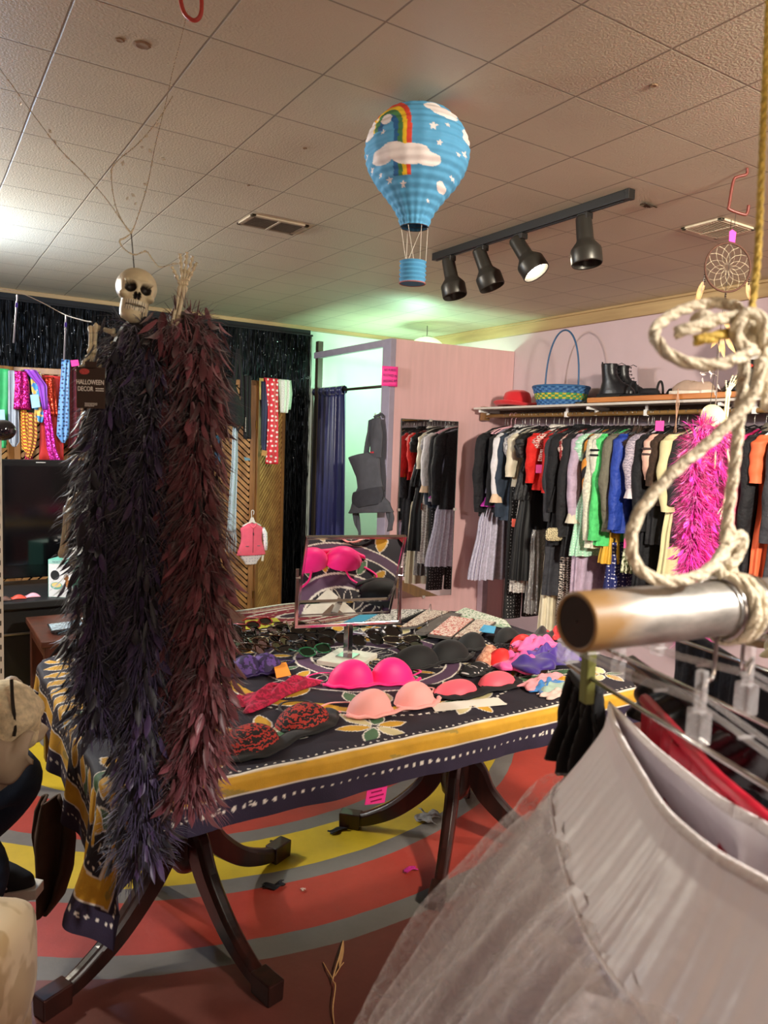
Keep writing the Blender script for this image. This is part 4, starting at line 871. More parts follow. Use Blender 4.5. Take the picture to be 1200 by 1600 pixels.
# white slotted upright at the left edge
m = MB(); 
p = at(3, 1060, d=3.1); m.box((0, 0, .75), (.022, .03, 1.5)); up_ = thing('rack_upright', 'white slotted metal rack upright at the left edge', 'rack', (p.x-.004, p.y, 0)); m.build('post', mat('white_rack_metal', '#d8d0c4', .5), up_, bevel=.002)
m = MB()
for k in range(28): m.box((0, -.0155, .1+k*.05), (.005, .002, .02))
m.build('slots', mat('slot_dark', '#3a3530', .8), up_)
m = MB(); m.box((0, 0, .01), (.06, .3, .02)); m.build('foot', mat('white_rack_metal', '#d8d0c4', .5), up_)
# dark purse and lens at left edge
pz = at(4, 672, d=3.0); m = MB(); m.grid(24, 16, lambda u, v: (.05*math.sin(PI*v)*math.cos(2*PI*u), .03*math.sin(PI*v)*math.sin(2*PI*u), .042*math.cos(PI*v)), cu=True); g = thing('sunglasses_display', 'dark glossy purple lens hanging from the rack at the left edge', 'lens', pz); m.build('lens', mat('dark_purple_gloss', '#15121f', .08, vary=0, coat=1), g, smooth=True); m = MB(); m.tube([(0, 0, .03), (-.02, .01, .05), (-.09, .04, .06)], .003, 6); m.build('arm', BLKPL, g)
# rug lying behind the table, on a low bench
rg = thing('rug', 'red oriental rug with a pale patterned border draped over a low bench behind the table', 'rug', (2.15, 4.45, .32), .05)
RC = {'w': srgb('#cfc7ba'), 'r': srgb('#7a2430'), 'd': srgb('#33202a'), 'c': srgb('#b9a488')}
def rugc(u, v):
    x, y = u*1.0, v*.62; e = min(x, y, 1-x, .62-y)
    if e < .03: return RC['w']
    if e < .045: return RC['d']
    if e < .10: return RC['r'] if (int((x+y)*60) % 3) else RC['c']
    if e < .115: return RC['w']
    q = math.hypot((x-.5)/.34, (y-.31)/.16)
    if q < .3: return RC['d']
    if q < .4 or abs(q-1) < .06: return RC['w']
    return RC['r'] if math.sin(x*70)*math.sin(y*70) < .75 else RC['c']
m = MB(); m.grid(110, 80, lambda u, v: ((u-.5)*1.0, (v-.5)*.62, .01+.006*math.sin(8*u+3*v)-(.16*max(0, .12-u)/.12)), colfn=rugc); m.build('weave', mat('rug_wool', '#7a2430', .95, attr=True, bump=.5, bs=150), rg, thick=.008)
m = MB(); m.box((2.17, 4.45, .30), (.94, .56, .03))
for a in (-.4, .4):
    for b_ in (-.22, .22): m.box((2.17+a, 4.45+b_, .145), (.05, .05, .29))
tag(m.build('low_bench', MB_, bevel=.003), 'low dark wooden bench under the oriental rug', 'bench')
# ------------------------------------------------------------------ fitting room contents
def curtain():
    g = thing('fitting_room_curtain', 'navy blue satin curtain gathered on the fitting room rail', 'curtain', (XF, 5.48, 0))
    nv_ = mat('navy_satin', '#1c1f56', .32, vary=.15, vs=5, sheen=.4)
    m = MB()
    def fn(u, v):
        y = (u-.5)*(.50+.10*v); a = .018+.012*v; return (a*math.sin(u*2*PI*7+.6*math.sin(v*3))+.006*math.sin(u*53), y+.01*math.sin(u*40), 1.86*(1-v)+.04)
    m.grid(150, 40, fn); m.build('cloth', nv_, g, smooth=True, thick=.003)
    m = MB(); m.grid(150, 8, lambda u, v: ((.028+.004*math.sin(u*90))*math.cos(v*2*PI)+.004*math.sin(u*60), (u-.5)*.50, 1.905+.035*math.sin(v*2*PI)), cv=True); m.build('ruffle', nv_, g, smooth=True)
    m = MB(); m.tube([(XF, YF+.06, 1.905), (XF, YL-.07, 1.905)], .011, 10); tag(m.build('curtain_rod', mat('dark_rod', '#3a3226', .4, .5), smooth=True), 'thin dark rod across the fitting room opening', 'rod')
curtain()
# carrier on hooks
def carrier():
    x = XF-.035; P = lambda a, b: at(a, b, x=x)
    c = P(598, 655); g = thing('baby_carrier', 'grey fabric baby carrier hanging by its straps from the partition post', 'carrier', c)
    gm = mat('charcoal_twill', '#4b4a50', .85, vary=.12, bump=.4, bs=250)
    def sheet(rows, name, mm, dx=0, th=.012, puff=.02):
        m = MB(); n = len(rows); L_ = [P(a, b)-c for a, b, _, _ in rows]; R_ = [P(a, b)-c for _, _, a, b in rows]
        def fn(u, v):
            k = min(int(v*(n-1)), n-2); f = v*(n-1)-k; l = L_[k].lerp(L_[k+1], f); r = R_[k].lerp(R_[k+1], f); q = l.lerp(r, u); return (q.x+dx-.02-puff*math.sin(PI*u)-.004*math.sin(9*u+7*v), q.y, q.z)
        m.grid(14, n*6, fn); return m.build(name, mm, g, smooth=True, thick=th)
    sheet([(592, 655, 604, 653), (589, 680, 607, 678), (588, 705, 607, 702), (586, 720, 606, 715)], 'shoulder_strap', gm, -.03)
    sheet([(584, 658, 590, 655), (579, 690, 585, 690), (576, 710, 582, 712)], 'shoulder_strap', gm, -.01)
    sheet([(556, 716, 590, 708), (562, 728, 604, 716), (568, 745, 606, 740), (570, 762, 610, 758), (566, 774, 612, 768)], 'front_panel', gm, -.04, puff=.05)
    sheet([(567, 770, 612, 760), (565, 785, 614, 775), (572, 795, 612, 787)], 'pouch', mat('dark_twill', '#35343a', .85, bump=.4), -.06, puff=.04)
    sheet([(568, 778, 608, 772), (562, 790, 622, 785), (558, 802, 628, 800)], 'waist_belt', gm, -.05, puff=.04)
    sheet([(558, 800, 568, 800), (562, 820, 569, 818), (567, 832, 571, 830), (567, 850, 572, 850)], 'waist_strap', gm, -.02, .006, .0)
    sheet([(616, 795, 627, 800), (620, 815, 628, 812), (619, 830, 626, 828)], 'waist_strap', gm, -.05, .01, .0)
    m = MB(); q = P(595, 707)-c; m.box((q.x-.075, q.y, q.z), (.004, .045, .012)); m.build('red_label', mat('red_label', '#d82a3c', .5, vary=0), g)
    m = MB(); m.tube([P(590, 652)-c+Vector((-.03, 0, 0)), P(597, 646)-c, P(604, 652)-c+Vector((-.03, 0, 0))], .01, 8); m.build('loop', gm, g)
carrier()
m = MB(); q = at(582, 651, y=YL-.3); 
def coat_hook(p, lab, col):
    g = thing('wall_hook', lab, 'hook', p); m = MB(); m.box((-.002, 0, 0), (.006, .05, .05), rot(PI/4, 0, 0)); m.build('plate', mat(col, {'hook_silver': '#b9b8ac', 'hook_black': '#202024'}[col], .3, .6), g, bevel=.002)
    m = MB(); m.tube([(0, 0, 0), (-.03, 0, -.01), (-.045, 0, .012)], .005, 8); m.lathe([(.001, -.008), (.009, 0), (.001, .008)], 10, tr(-.045, 0, .014)); m.build('peg', mat(col, col, .3, .6), g, smooth=True)
coat_hook((XF+.0, 4.62+.06, at(582, 651, x=XF).z), 'silver diamond shaped hook inside the fitting room opening', 'hook_silver')
coat_hook((XF-.004, at(605, 652, x=XF).y, at(605, 652, x=XF).z), 'black diamond shaped hook on the partition post', 'hook_black')
# sign
P0 = at(609, 588, y=YF-.012); sg = thing('paper_sign', 'hand written pink paper note on the corner of the partition', 'sign', P0, -.25)
m = MB(); m.grid(8, 8, lambda u, v: ((u-.5)*.118, -.004*math.sin(PI*u), (v-.5)*.138)); m.build('paper', HOTPINK, sg, thick=.001, smooth=True)
ink = mat('dark_marker', '#5a1f5a', .6, vary=0)
for k, t_ in enumerate(('NO PURSES', 'ALLOWED IN', 'DRESSING RM')): text(t_, .021, ink, sg, RX(.0, .042-.038*k, -.0055) @ rot(0, 0, (.05, -.05, .08)[k]) @ Matrix.Diagonal((.82, 1.25, 1, 1)), ext=.0003)
# wall mirror on the partition
MIR = mat('mirror_silver', '#e6e6e6', .01, 1, vary=0)
mc_ = at(667, 790, y=YF-.036); wm = thing('wall_mirror', 'tall frameless mirror fixed to the pink partition reflecting the clothes', 'mirror', (mc_.x, YF-.012-.087*(mc_.x-XF), 1.02), PA)
m = MB(); m.box((0, 0, 0), (.475, .008, 1.30)); m.build('glass', MIR, wm)
m = MB()
for (x, z) in ((0, .652), (.24, .0), (-.24, .0), (0, -.652)): m.box((x, -.006, z), (.018, .012, .018))
m.build('clip', mat('clear_clip', '#b9b0a8', .2, vary=0), wm)
m = MB()
for sx in (-1, 1): m.box((sx*.239, 0, 0), (.004, .010, 1.304))
m.box((0, 0, .652), (.48, .01, .004)); m.build('edge', mat('mirror_edge', '#4b5450', .3), wm)
# ================================================================== the table
TX0, TX1, TY0, TY1, TZ = .34, 2.08, 1.475, 2.60, .755
tb = thing('pedestal_table', 'long dark wooden table on two pedestals with curved sabre legs', 'table', (1.19, 2.12, 0))
m = MB(); m.box(((TX0+TX1)/2-1.19, (TY0+TY1)/2-2.12, TZ-.016), (TX1-TX0-.02, TY1-TY0-.02, .026)); m.build('table_top', WOODD, tb, bevel=.01)
m = MB(); m.box((0, 0, .70), (1.35, .06, .06)); m.build('rail', WOODD, tb)
def sabre(dirv, L_, par, c):
    d = Vector((dirv[0], dirv[1], 0)).normalized(); s = Vector((-d.y, d.x, 0)); up = Vector((0, 0, 1))
    P = smooth_path([d*.02+up*.31, d*.07+up*.285, d*(.3*L_)+up*.20, d*(.55*L_)+up*.105, d*(.8*L_)+up*.05, d*(L_*.97)+up*.032], 6)
    m = MB(); vs = []; n = len(P)
    for i, p in enumerate(P):
        t = i/(n-1); a = P[max(i-1, 0)]; b = P[min(i+1, n-1)]; tg_ = (b-a).normalized(); nn = tg_.cross(s).normalized(); nn = nn if nn.z > 0 else -nn
        w_ = lerp(.026, .019, t); h = lerp(.052, .020, t**.8)
        for q in ((-w_, -h), (w_, -h), (w_, h*.6), (w_*.55, h), (-w_*.55, h), (-w_, h*.6)): vs.append(p+s*q[0]+nn*q[1])
    fs = [(i*6+k, i*6+(k+1) % 6, (i+1)*6+(k+1) % 6, (i+1)*6+k) for i in range(n-1) for k in range(6)]+[tuple(range(5, -1, -1)), tuple((n-1)*6+k for k in range(6))]
    m.add([v+c for v in vs], fs); o = m.build('leg', WOODD, par, smooth=False, bevel=.004)
    m = MB(); an = math.atan2(d.y, d.x); m.box((0, 0, .03), (.085, .052, .06), tr(c+d*(L_)) @ rot(0, 0, an), taper=.95); m.build('toe_cap', WOODD, o, bevel=.004)
for (cx, cy, dirs) in ((.69-1.19, 0.02, [((.1, -.435), .42), ((-.42, -.19), .44), ((.42, .2), .44), ((-.1, .43), .43)]), (1.71-1.19, 0, [((-.29, -.29), .40), ((-.30, .295), .40), ((.29, .29), .40), ((.29, -.27), .40)])):
    c = Vector((cx, cy, 0)); m = MB(); m.lathe([(.001, .17), (.03, .175), (.05, .20), (.058, .24), (.058, .31), (.05, .33), (.062, .345), (.062, .36), (.048, .375), (.05, .40), (.066, .43), (.07, .47), (.06, .52), (.045, .55), (.04, .60), (.05, .66), (.065, .70), (.09, .73)], 32, tr(c)); m.build('column', WOODD, tb, smooth=True)
    for d, L_ in dirs: sabre(d, L_, tb, c)
# ------------------------------------------------------------------ batik cloth
def cloth():
    OF, OB = .108, .10; nx, ny = 620, 380
    RR = .13; sx0, sx1 = TX0-.33, TX1+.16; sy0, sy1 = TY0-OF, TY1+OB
    S = np.linspace(sx0, sx1, nx); T_ = np.linspace(sy0, sy1, ny); X, Y = np.meshgrid(S, T_, indexing='ij')
    f = np.clip((Y-sy0)/(sy1-sy0), 0, 1); OL = .31-.19*f**.8        # how far the left end hangs
    lim = TX0-OL; X = np.where(X < TX0, TX0-(TX0-X)/.33*OL, X)
    ox = np.maximum(TX0-X, 0); oxr = np.maximum(X-TX1, 0); oy = np.maximum(TY0-Y, 0); oyb = np.maximum(Y-TY1, 0)
    QX = np.maximum(np.maximum(TX0+RR-X, X-(TX1-RR)), 0); QY = np.maximum(np.maximum(TY0+RR-Y, Y-(TY1-RR)), 0); Q_ = np.hypot(QX, QY); D = np.maximum(Q_-RR, 0); corner = (QX > 0) & (QY > 0) & (D > 0); OX = QX*(D > 0); OY = QY*(D > 0); ph = np.arctan2(QY, QX+1e-9)
    kk = np.where(D > 0, RR/np.maximum(Q_, 1e-6), 1); sgx = np.where(X < .5*(TX0+TX1), -1, 1); sgy = np.where(Y < .5*(TY0+TY1), -1, 1)
    px_ = np.where((D > 0) & (QX > 0), np.clip(X, TX0+RR, TX1-RR)+sgx*QX*kk, X); py_ = np.where((D > 0) & (QY > 0), np.clip(Y, TY0+RR, TY1-RR)+sgy*QY*kk, Y)
    R0 = .012; over = np.minimum(D, R0*1.57); out = np.where(D > 0, R0*np.sin(over/R0), 0); drop = np.where(D > 0, R0*(1-np.cos(over/R0))+np.maximum(D-R0*1.57, 0), 0)
    k = np.clip(D/.12, 0, 2.2)
    fold = np.where(X < TX0+RR*.5, .014*np.sin(Y*24+1)+.007*np.sin(Y*51), .006*np.sin(X*17)+.004*np.sin(X*39+1))*k
    fold = np.where(corner, fold*.3+.028*np.sin(2*ph)*k+.030*np.sin(ph*8)*k*(D/.25), fold)
    tot = out+np.maximum(fold, -.004)*.8+.004
    wx = np.where(D > 0, np.cos(ph), 0); wy = np.where(D > 0, np.sin(ph), 0)
    PX = px_+sgx*wx*tot; PY = py_+sgy*wy*tot
    wr = .0012*np.sin(X*31+Y*17)+.0010*np.sin(X*12-Y*43)+.0012*np.sin(Y*23)
    PZ = TZ+.004+np.where(D > 0, 0, np.abs(wr)*1.2)-drop
    # sheet pattern
    W = np.array(srgb('#ded6cc')); K = np.array(srgb('#1d1724')); PU = np.array(srgb('#553b56')); YE = np.array(srgb('#c9982c')); GR = np.array(srgb('#48694a')); HEM = np.array(srgb('#2a2238')); CR = np.array(srgb('#c9b98a'))
    C = np.broadcast_to(K, X.shape+(3,)).copy()
    def put(mask, c): C[mask] = c
    def leaf(cx, cy, a, L_, w_, c, o=.006):
        dx, dy = X-cx, Y-cy; u_ = dx*math.cos(a)+dy*math.sin(a); v_ = -dx*math.sin(a)+dy*math.cos(a)
        t = u_/L_
        def shp(e): return (t > 0-e/L_) & (t < 1+e/L_) & (np.abs(v_) < (w_*np.sin(np.pi*np.clip(t, 0, 1))**.75+e))
        put(shp(o), W); put(shp(0), c)
    cx, cy = 1.27, 2.13; r = np.hypot(X-cx, Y-cy); a = np.arctan2(Y-cy, X-cx)
    # concentric mandala
    put((r > .155) & (r < .21), PU); put(np.abs(r-.155) < .004, W); put(np.abs(r-.212) < .004, W)
    put((r > .30) & (r < .345), PU); put(np.abs(r-.30) < .003, W); put(np.abs(r-.347) < .003, W)
    wob = .012*np.sin(a*10)
    put((r+wob > .475) & (r+wob < .515), YE); put(np.abs(r+wob-.517) < .003, W)
    put((np.abs(r-.545) < .004) & (np.sin(a*140) > .1), W)
    for i in range(16):
        b = 2*PI*i/16; leaf(cx+.075*math.cos(b), cy+.075*math.sin(b), b, .075, .013, K, .003)
    for i in range(9):
        b = 2*PI*i/9; leaf(cx+.02*math.cos(b), cy+.02*math.sin(b), b, .055, .013, YE if i % 2 else CR, .003)
    for i in range(22):
        b = 2*PI*i/22; leaf(cx+.222*math.cos(b), cy+.222*math.sin(b), b+.25, .07, .014, (YE, K, GR)[i % 3], .0035)
    for i in range(20):
        b = 2*PI*i/20; leaf(cx+.355*math.cos(b), cy+.355*math.sin(b), b+(.5 if i % 2 else -.2), .105, .022, (YE, GR, CR, K)[i % 4], .004)
    rn = random.Random(8)
    for (fx, fy, n, L_) in ((.74, 1.66, 6, .10), (.55, 1.78, 7, .13), (.52, 2.2, 7, .12), (.64, 2.42, 6, .10), (1.0, 1.58, 6, .09), (1.34, 1.62, 7, .09), (1.72, 1.70, 6, .11), (1.95, 1.95, 6, .10), (1.86, 2.35, 7, .12), (1.5, 2.5, 6, .08), (.98, 2.52, 6, .07), (.40, 1.60, 6, .11), (1.9, 1.62, 5, .08), (.42, 2.0, 6, .10), (.30, 1.47, 6, .10), (.2, 1.75, 6, .09)):
        a0 = rn.uniform(0, 6)
        for i in range(n): b = a0+2*PI*i/n; leaf(fx+.012*math.cos(b), fy+.012*math.sin(b), b, L_*rn.uniform(.75, 1.15), L_*.2, (YE, GR, CR)[(i+n) % 3], .004)
    # border measured from the cloth's own edge
    eL = X-lim; E_ = np.minimum(np.minimum(eL*1.0, sx1-X), np.minimum(Y-sy0, sy1-Y))
    along = np.where((E_ == Y-sy0) | (E_ == sy1-Y), X, Y)
    for i in range(60):      # leaf row along the left end inside the yellow border
        pass
    lf = (E_ > .15) & (E_ < .23) & (X < .62); q = (along % .075)/.075-.5; w2 = np.abs(q) < .38*np.sin(np.pi*np.clip((E_-.15)/.08, 0, 1))**.7; w3 = np.abs(q) < .30*np.sin(np.pi*np.clip((E_-.15)/.08, 0, 1))**.8
    put(lf & w2, W); put(lf & w3, YE)
    put(E_ < .138, K); put(np.hypot((along % .021)-.0105, E_-.124) < .0032, W)
    put((E_ < .110) & (E_ > .062), YE); put(np.abs(E_-.111) < .0022, W); put(np.abs(E_-.061) < .0025, W)
    put(E_ < .060, HEM); put(np.hypot((along % .0235)-.0117, E_-.036-.003*np.sin(along*9)) < .0040+.0014*np.sin(along*13), W); put((np.abs(E_-.037) < .006) & (np.sin(along*90)*np.sin(along*171+E_*900) > .75) & (np.sin(along*4.5) > .3), W)
    gpatch = (E_ < .107) & (E_ > .064) & (np.sin(along*7.3)*np.sin(along*23+E_*60) > .72); put(gpatch, YE*.55+GR*.45)
    vs = np.stack([PX, PY, PZ], -1).reshape(-1, 3)
    m = MB(); m.v = [tuple(v) for v in vs]; m.f = [(i*ny+j, (i+1)*ny+j, (i+1)*ny+j+1, i*ny+j+1) for i in range(nx-1) for j in range(ny-1)]; m.c = [tuple(c) for c in C.reshape(-1, 3)]
    o = m.build('tablecloth', mat('batik_cotton', '#241a2c', .75, attr=True, vary=.18, vs=14, bump=.15, bs=300), smooth=True)
    tag(o, 'dark purple batik tablecloth with yellow border, white dots and flower rings over the pedestal table', 'tablecloth')
cloth()
TOP = TZ+.006
def onT(a, b, z=0): return at(a, b, z=TOP+z)
# pink tag pinned to the hem
g, P, c = note('price_tag', 'pink paper price tag hanging under the front hem of the tablecloth', 'tag', [(575, 1227), (606, 1224), (601, 1254), (570, 1258)], TY0-.012, HOTPINK)
m = MB()
for k in range(4): m.box((0, -.001, .018-k*.011), (.04-.01*(k % 2), .0006, .0035))
m.build('handwriting', mat('magenta_ink', '#a01458', .6, vary=0), g); m = MB(); m.tube([(0, 0, .03), (.002, 0, .065)], .0006, 4); m.build('thread', WHITEPL, g)
# ------------------------------------------------------------------ table mirror
b0 = onT(543, 1033); e = (at(622, 978, z=.88)-at(475, 985, z=.88)); e.z = 0; ez = math.atan2(e.y, e.x)
mr_ = thing('tabletop_mirror', 'square tilting chrome framed mirror on a post with a white stone base', 'mirror', b0, 0)
m = MB(); m.box((0, 0, .008), (.17, .145, .016), rot(0, 0, .62)); m.build('base', mat('white_marble', '#d9d3c6', .2, vary=.1, vs=30), mr_, bevel=.002)
m = MB(); m.box((0, 0, .019), (.062, .062, .006), rot(0, 0, .62)); m.box((0, 0, .07), (.022, .022, .11), rot(0, 0, .3)); m.build('post', CHROME, mr_, bevel=.001)
UW, UH = .365, .19
Mu = rot(0, 0, ez)
m = MB(); t = .011
m.box((0, 0, .125), (UW, t, t), Mu)
for s in (-1, 1): m.box((s*(UW/2-t/2), 0, .125+UH/2), (t, t, UH), Mu)
m.build('yoke', CHROME, mr_, bevel=.0015)
Mt = Mu @ tr(0, 0, .125+UH-.03) @ rot(math.radians(25), 0, 0)
mw, mh = .325, .305
o = bpy.data.objects.new('mirror_panel', None); COL.objects.link(o); o.parent = mr_; o.matrix_local = Mt
m = MB(); m.box((0, -.002, 0), (mw-.008, .004, mh-.008)); m.build('glass', MIR, o)
m = MB()
for s in (-1, 1): m.box((s*mw/2, 0, 0), (.009, .014, mh+.009)); m.box((0, 0, s*mh/2), (mw, .014, .009))
m.box((0, .006, 0), (mw, .003, mh)); m.build('frame', CHROME, o, bevel=.0015)
m = MB()
for s in (-1, 1): m.tube([(s*(mw/2), 0, 0), (s*(UW/2), 0, 0)], .006, 10)
m.build('pivot', CHROME, o)
# ------------------------------------------------------------------ bras and underwear
def dome(m, M, rx, ry, h, tip=(0, 0), pw=.62, n=28, nr=10, flat=.0):
    def fn(u, v):
        a = 2*PI*u; r_ = 1-v; q = math.cos(a)
        return (rx*r_*math.cos(a)+tip[0]*(1-r_**2), ry*r_*math.sin(a)*(1-.16*(math.sin(a) > 0)*math.sin(a))+tip[1]*(1-r_**2), h*(1-r_**2)**pw+.003)
    m.grid(n, nr, fn, cu=True, M=M)
def bra(lab, p1, p2, r, mc, mb=None, h=.055, grp=None, lace=None, strap=True, rz=None, asp=(1.0, .85), tilt=.0, band_h=.02, sep=None):
    """cups at the two cloth points, band along their lower edge, straps loosely laid"""
    a, b = onT(*p1), onT(*p2); c = (a+b)/2; d = (b-a); an = math.atan2(d.y, d.x) if rz is None else rz
    g = thing('bra', lab, 'bra', c, an, grp); mb = mb or mc; half = d.length/2
    for s in (-1, 1):
        M = tr(s*half, 0, 0) @ rot(tilt, 0, s*.12)
        m = MB(); dome(m, M, r*asp[0], r*asp[1], h, (s*-.006, -.004)); cup = m.build('cup', mc, g, smooth=True)
        m = MB(); m.tube([M @ Vector((r*asp[0]*1.0*math.cos(q), r*asp[1]*1.0*math.sin(q)-(.0), .004)) for q in [PI*1.0+PI*k/14 for k in range(15)]], .004, 6, flat=1); m.build('underwire_rim', mb, g, smooth=True)
        if lace:
            m = MB(); dome(m, M @ Matrix.Scale(1.015, 4), r*asp[0], r*asp[1], h, (s*-.006, -.004)); m.build('lace', lace, g, smooth=True)
    m = MB(); yb = -r*asp[1]
    pts = [(-half-r*1.25, yb*.2, .004), (-half-r*.7, yb*.75, .005), (-half, yb*1.05, .006), (0, yb*.85, .007), (half, yb*1.05, .006), (half+r*.7, yb*.75, .005), (half+r*1.25, yb*.2, .004)]
    P = smooth_path(pts, 5); n = len(P); m.grid(n, 5, lambda u, v: tuple(P[min(int(round(u*(n-1))), n-1)]+Vector((0, (v-.5)*-band_h*.9, .004*math.sin(PI*v)+.002*math.sin(u*40)))))
    m.build('band', mb, g, smooth=True, thick=.003)
    if strap:
        for s in (-1, 1):
            m = MB(); q = s*half; m.tube(smooth_path([(q, r*asp[1]*.8, .012), (q+s*.02, r*1.15, .006), (q+s*.07, r*1.5, .004), (q+s*.12, r*1.0, .004), (q+s*r*1.1, r*.4, .004)], 6), .0045, 6, flat=.3); m.build('strap', mb, g, smooth=True)
    return g
HP = mat('hot_pink_microfibre', '#ff1a86', .55, vary=.03, sheen=.2); LP = mat('pale_pink_microfibre', '#f5a5a0', .6, vary=.03, sheen=.2); CO = mat('coral_microfibre', '#f8596c', .55, vary=.03, sheen=.2)
bra('hot pink smooth padded bra in front of the mirror base', (548, 1068), (612, 1064), .072, HP, h=.072, asp=(1.0, .72))
bra('pale pink smooth padded bra in front of the hot pink one', (577, 1112), (647, 1098), .066, LP, h=.060, asp=(.98, .8))
bra('coral pink bra with a wide black band at the right of the table front', (712, 1082), (776, 1068), .064, CO, BLACK, h=.036, band_h=.05, asp=(1.1, .8))
BLACKM = mat('black_microfibre', '#101012', .75, vary=.1, sheen=.1)
bra('large plain black bra behind the hot pink bra', (648, 1038), (700, 1028), .085, BLACKM, h=.062, asp=(1.05, .72))
bra('small black bra behind the peach lace cup', (735, 1012), (792, 1003), .060, BLACKM, h=.055, asp=(1, .8))
RLACE = pat('red_black_lace', 'zig', '#141014', '#b33227', 30, .8, .55)
bra('black bra with red lace cups near the front left of the cloth', (385, 1165), (472, 1128), .085, BLACKM, h=.045, lace=RLACE, asp=(1.0, .78), band_h=.05)
PLACE = pat('purple_lace', 'blotch', '#2b1c48', '#5c3f8c', 70, .7, .52)
bra('dark purple lace bra beside the orange note', (382, 1052), (415, 1048), .056, PLACE, mat('purple_satin_band', '#2d1b52', .5), h=.055, asp=(1.0, .9))
bra('black bra with white specks behind the coral bra', (735, 1052), (748, 1045), .045, pat('black_speck', 'dots', '#121014', '#c9c0c0', 70, .8, .2), BLACKM, h=.022, strap=False)
bra('red bra with black criss-cross lacing on the pile at the right', (780, 1040), (815, 1015), .060, mat('scarlet_satin', '#e02a2a', .5), BLACKM, h=.055, asp=(.9, .9), band_h=.05)
# lacing on the red bra
o = [x for x in bpy.data.objects if x.get('label', '').startswith('red bra')][0]
m = MB()
for k in range(5):
    x = -.075+.0*k; y = -.03+k*.013
    m.tube([(x, y, .052), (x+.022, y+.013, .058)], .0015, 5); m.tube([(x+.022, y, .058), (x, y+.013, .052)], .0015, 5)
m.build('lacing', BLACK, o)
bra('peach lace bra between the black bra and the red one', (756, 1040), (764, 1028), .042, pat('peach_lace', 'blotch', '#d9a184', '#b87c62', 90, .8, .5), h=.045, strap=False)
def crumple(name, lab, cat, pxs, w_, l_, h, m_, rz=0, seed=0, z=0, grp=None, k=1.0):
    rn = random.Random(seed); c = onT(*pxs, z); a, b, f, q = [rn.uniform(5, 13) for _ in range(4)]
    m = MB()
    def fn(u, v):
        e = (math.sin(PI*u)*math.sin(PI*v))**.45; wv = .5+.5*math.sin(a*u+b*v+q); w2 = .5+.5*math.sin(f*v-b*u*1.3)
        return ((u-.5)*w_*(1+.12*math.sin(f*v)), (v-.5)*l_*(1+.15*math.sin(a*u+1)), .003+h*e*(.45+.55*wv*w2*k))
    m.grid(44, 30, fn); o = m.build(name, m_, None, smooth=True, loc=c, thick=.004); o.rotation_euler = (0, 0, rz); return tag(o, lab, cat, grp)
crumple('lace_briefs', 'crimson lace briefs spread in front of the purple bra', 'underwear', (430, 1086), .30, .085, .035, pat('crimson_lace', 'blotch', '#c01a48', '#8e1034', 80, .8, .5), .45, 1)
crumple('lace_briefs', 'end of the crimson lace belt beside the burgundy boa', 'underwear', (375, 1100), .14, .06, .02, pat('crimson_lace', 'blotch', '#c01a48', '#8e1034', 80, .8, .5), .2, 2)
for k, (pp_, c_, l, w_, l_, h, z, r_) in enumerate([
        ((812, 1040), '#e8559c', 'bright pink folded briefs on the pile at the right of the table', .17, .12, .05, .01, .5), ((838, 1012), '#f0609f', 'pink waistband curling at the top of the underwear pile', .16, .07, .05, .035, -.2),
        ((835, 1040), '#35207a', 'deep purple satin briefs in the middle of the underwear pile', .17, .12, .045, .02, .2), ((862, 1028), '#4a2c8c', 'violet lace briefs at the right side of the underwear pile', .16, .11, .05, .02, -.3),
        ((846, 1066), '#e58f98', 'thin salmon pink briefs edge below the purple ones', .20, .05, .02, .004, .3), ((852, 1074), '#2f74b4', 'bright blue briefs near the front of the underwear pile', .15, .06, .022, 0, .35),
        ((866, 1078), '#9fb8a8', 'pale green grey briefs at the front corner of the underwear pile', .13, .07, .022, 0, .1), ((872, 1086), '#d8b8ae', 'pale beige pink briefs at the very front of the underwear pile', .12, .05, .016, 0, 0),
        ((845, 1000), '#1a1418', 'black lace briefs at the back of the underwear pile', .2, .08, .05, .0, .3), ((870, 995), '#c02028', 'red briefs behind the pink waistband on the pile', .12, .06, .045, .0, .2)]):
    crumple('briefs', l, 'underwear', pp_, w_, l_, h, mat('briefs'+c_, c_, .55, vary=.12, vs=40, sheen=.2), r_, 20+k, z)
def slab(name, lab, cat, quad, th, m_, z=0, extra=None, rot_=None):
    P = [onT(a, b, z) for a, b in quad]; c = sum(P, Vector())/4; c.z = TOP+z; g = thing(name, lab, cat, c)
    m = MB(); m.add([tuple(p-c) for p in P]+[tuple(p-c+Vector((0, 0, th))) for p in P], [(0, 1, 2, 3), (7, 6, 5, 4), (0, 4, 5, 1), (1, 5, 6, 2), (2, 6, 7, 3), (3, 7, 4, 0)])
    m.build({'board': 'panel'}.get(name, 'sheet'), m_, g); return g, P, c
slab('note', 'orange hand written note between the purple bra and the mirror base', 'note', [(432, 1060), (455, 1055), (447, 1035), (427, 1037)], .001, mat('orange_paper', '#f79a33', .6, vary=.03), .022)
g, P, c = slab('note', 'white paper card lying under the coral bra', 'note', [(680, 1112), (792, 1101), (778, 1090), (672, 1100)], .001, mat('white_card_paper', '#e6ded2', .6, vary=.03), .001)
slab('folder', 'teal blue paper folder behind the mirror', 'folder', [(534, 975), (575, 978), (606, 957), (566, 960)], .004, mat('teal_folder', '#3c8fae', .6, vary=.03), .012)
slab('folder', 'small light blue card at the right end of the jewellery boards', 'card', [(748, 987), (772, 990), (775, 980), (756, 977)], .003, mat('light_blue_card', '#4fa3cf', .6, vary=.03), .03)
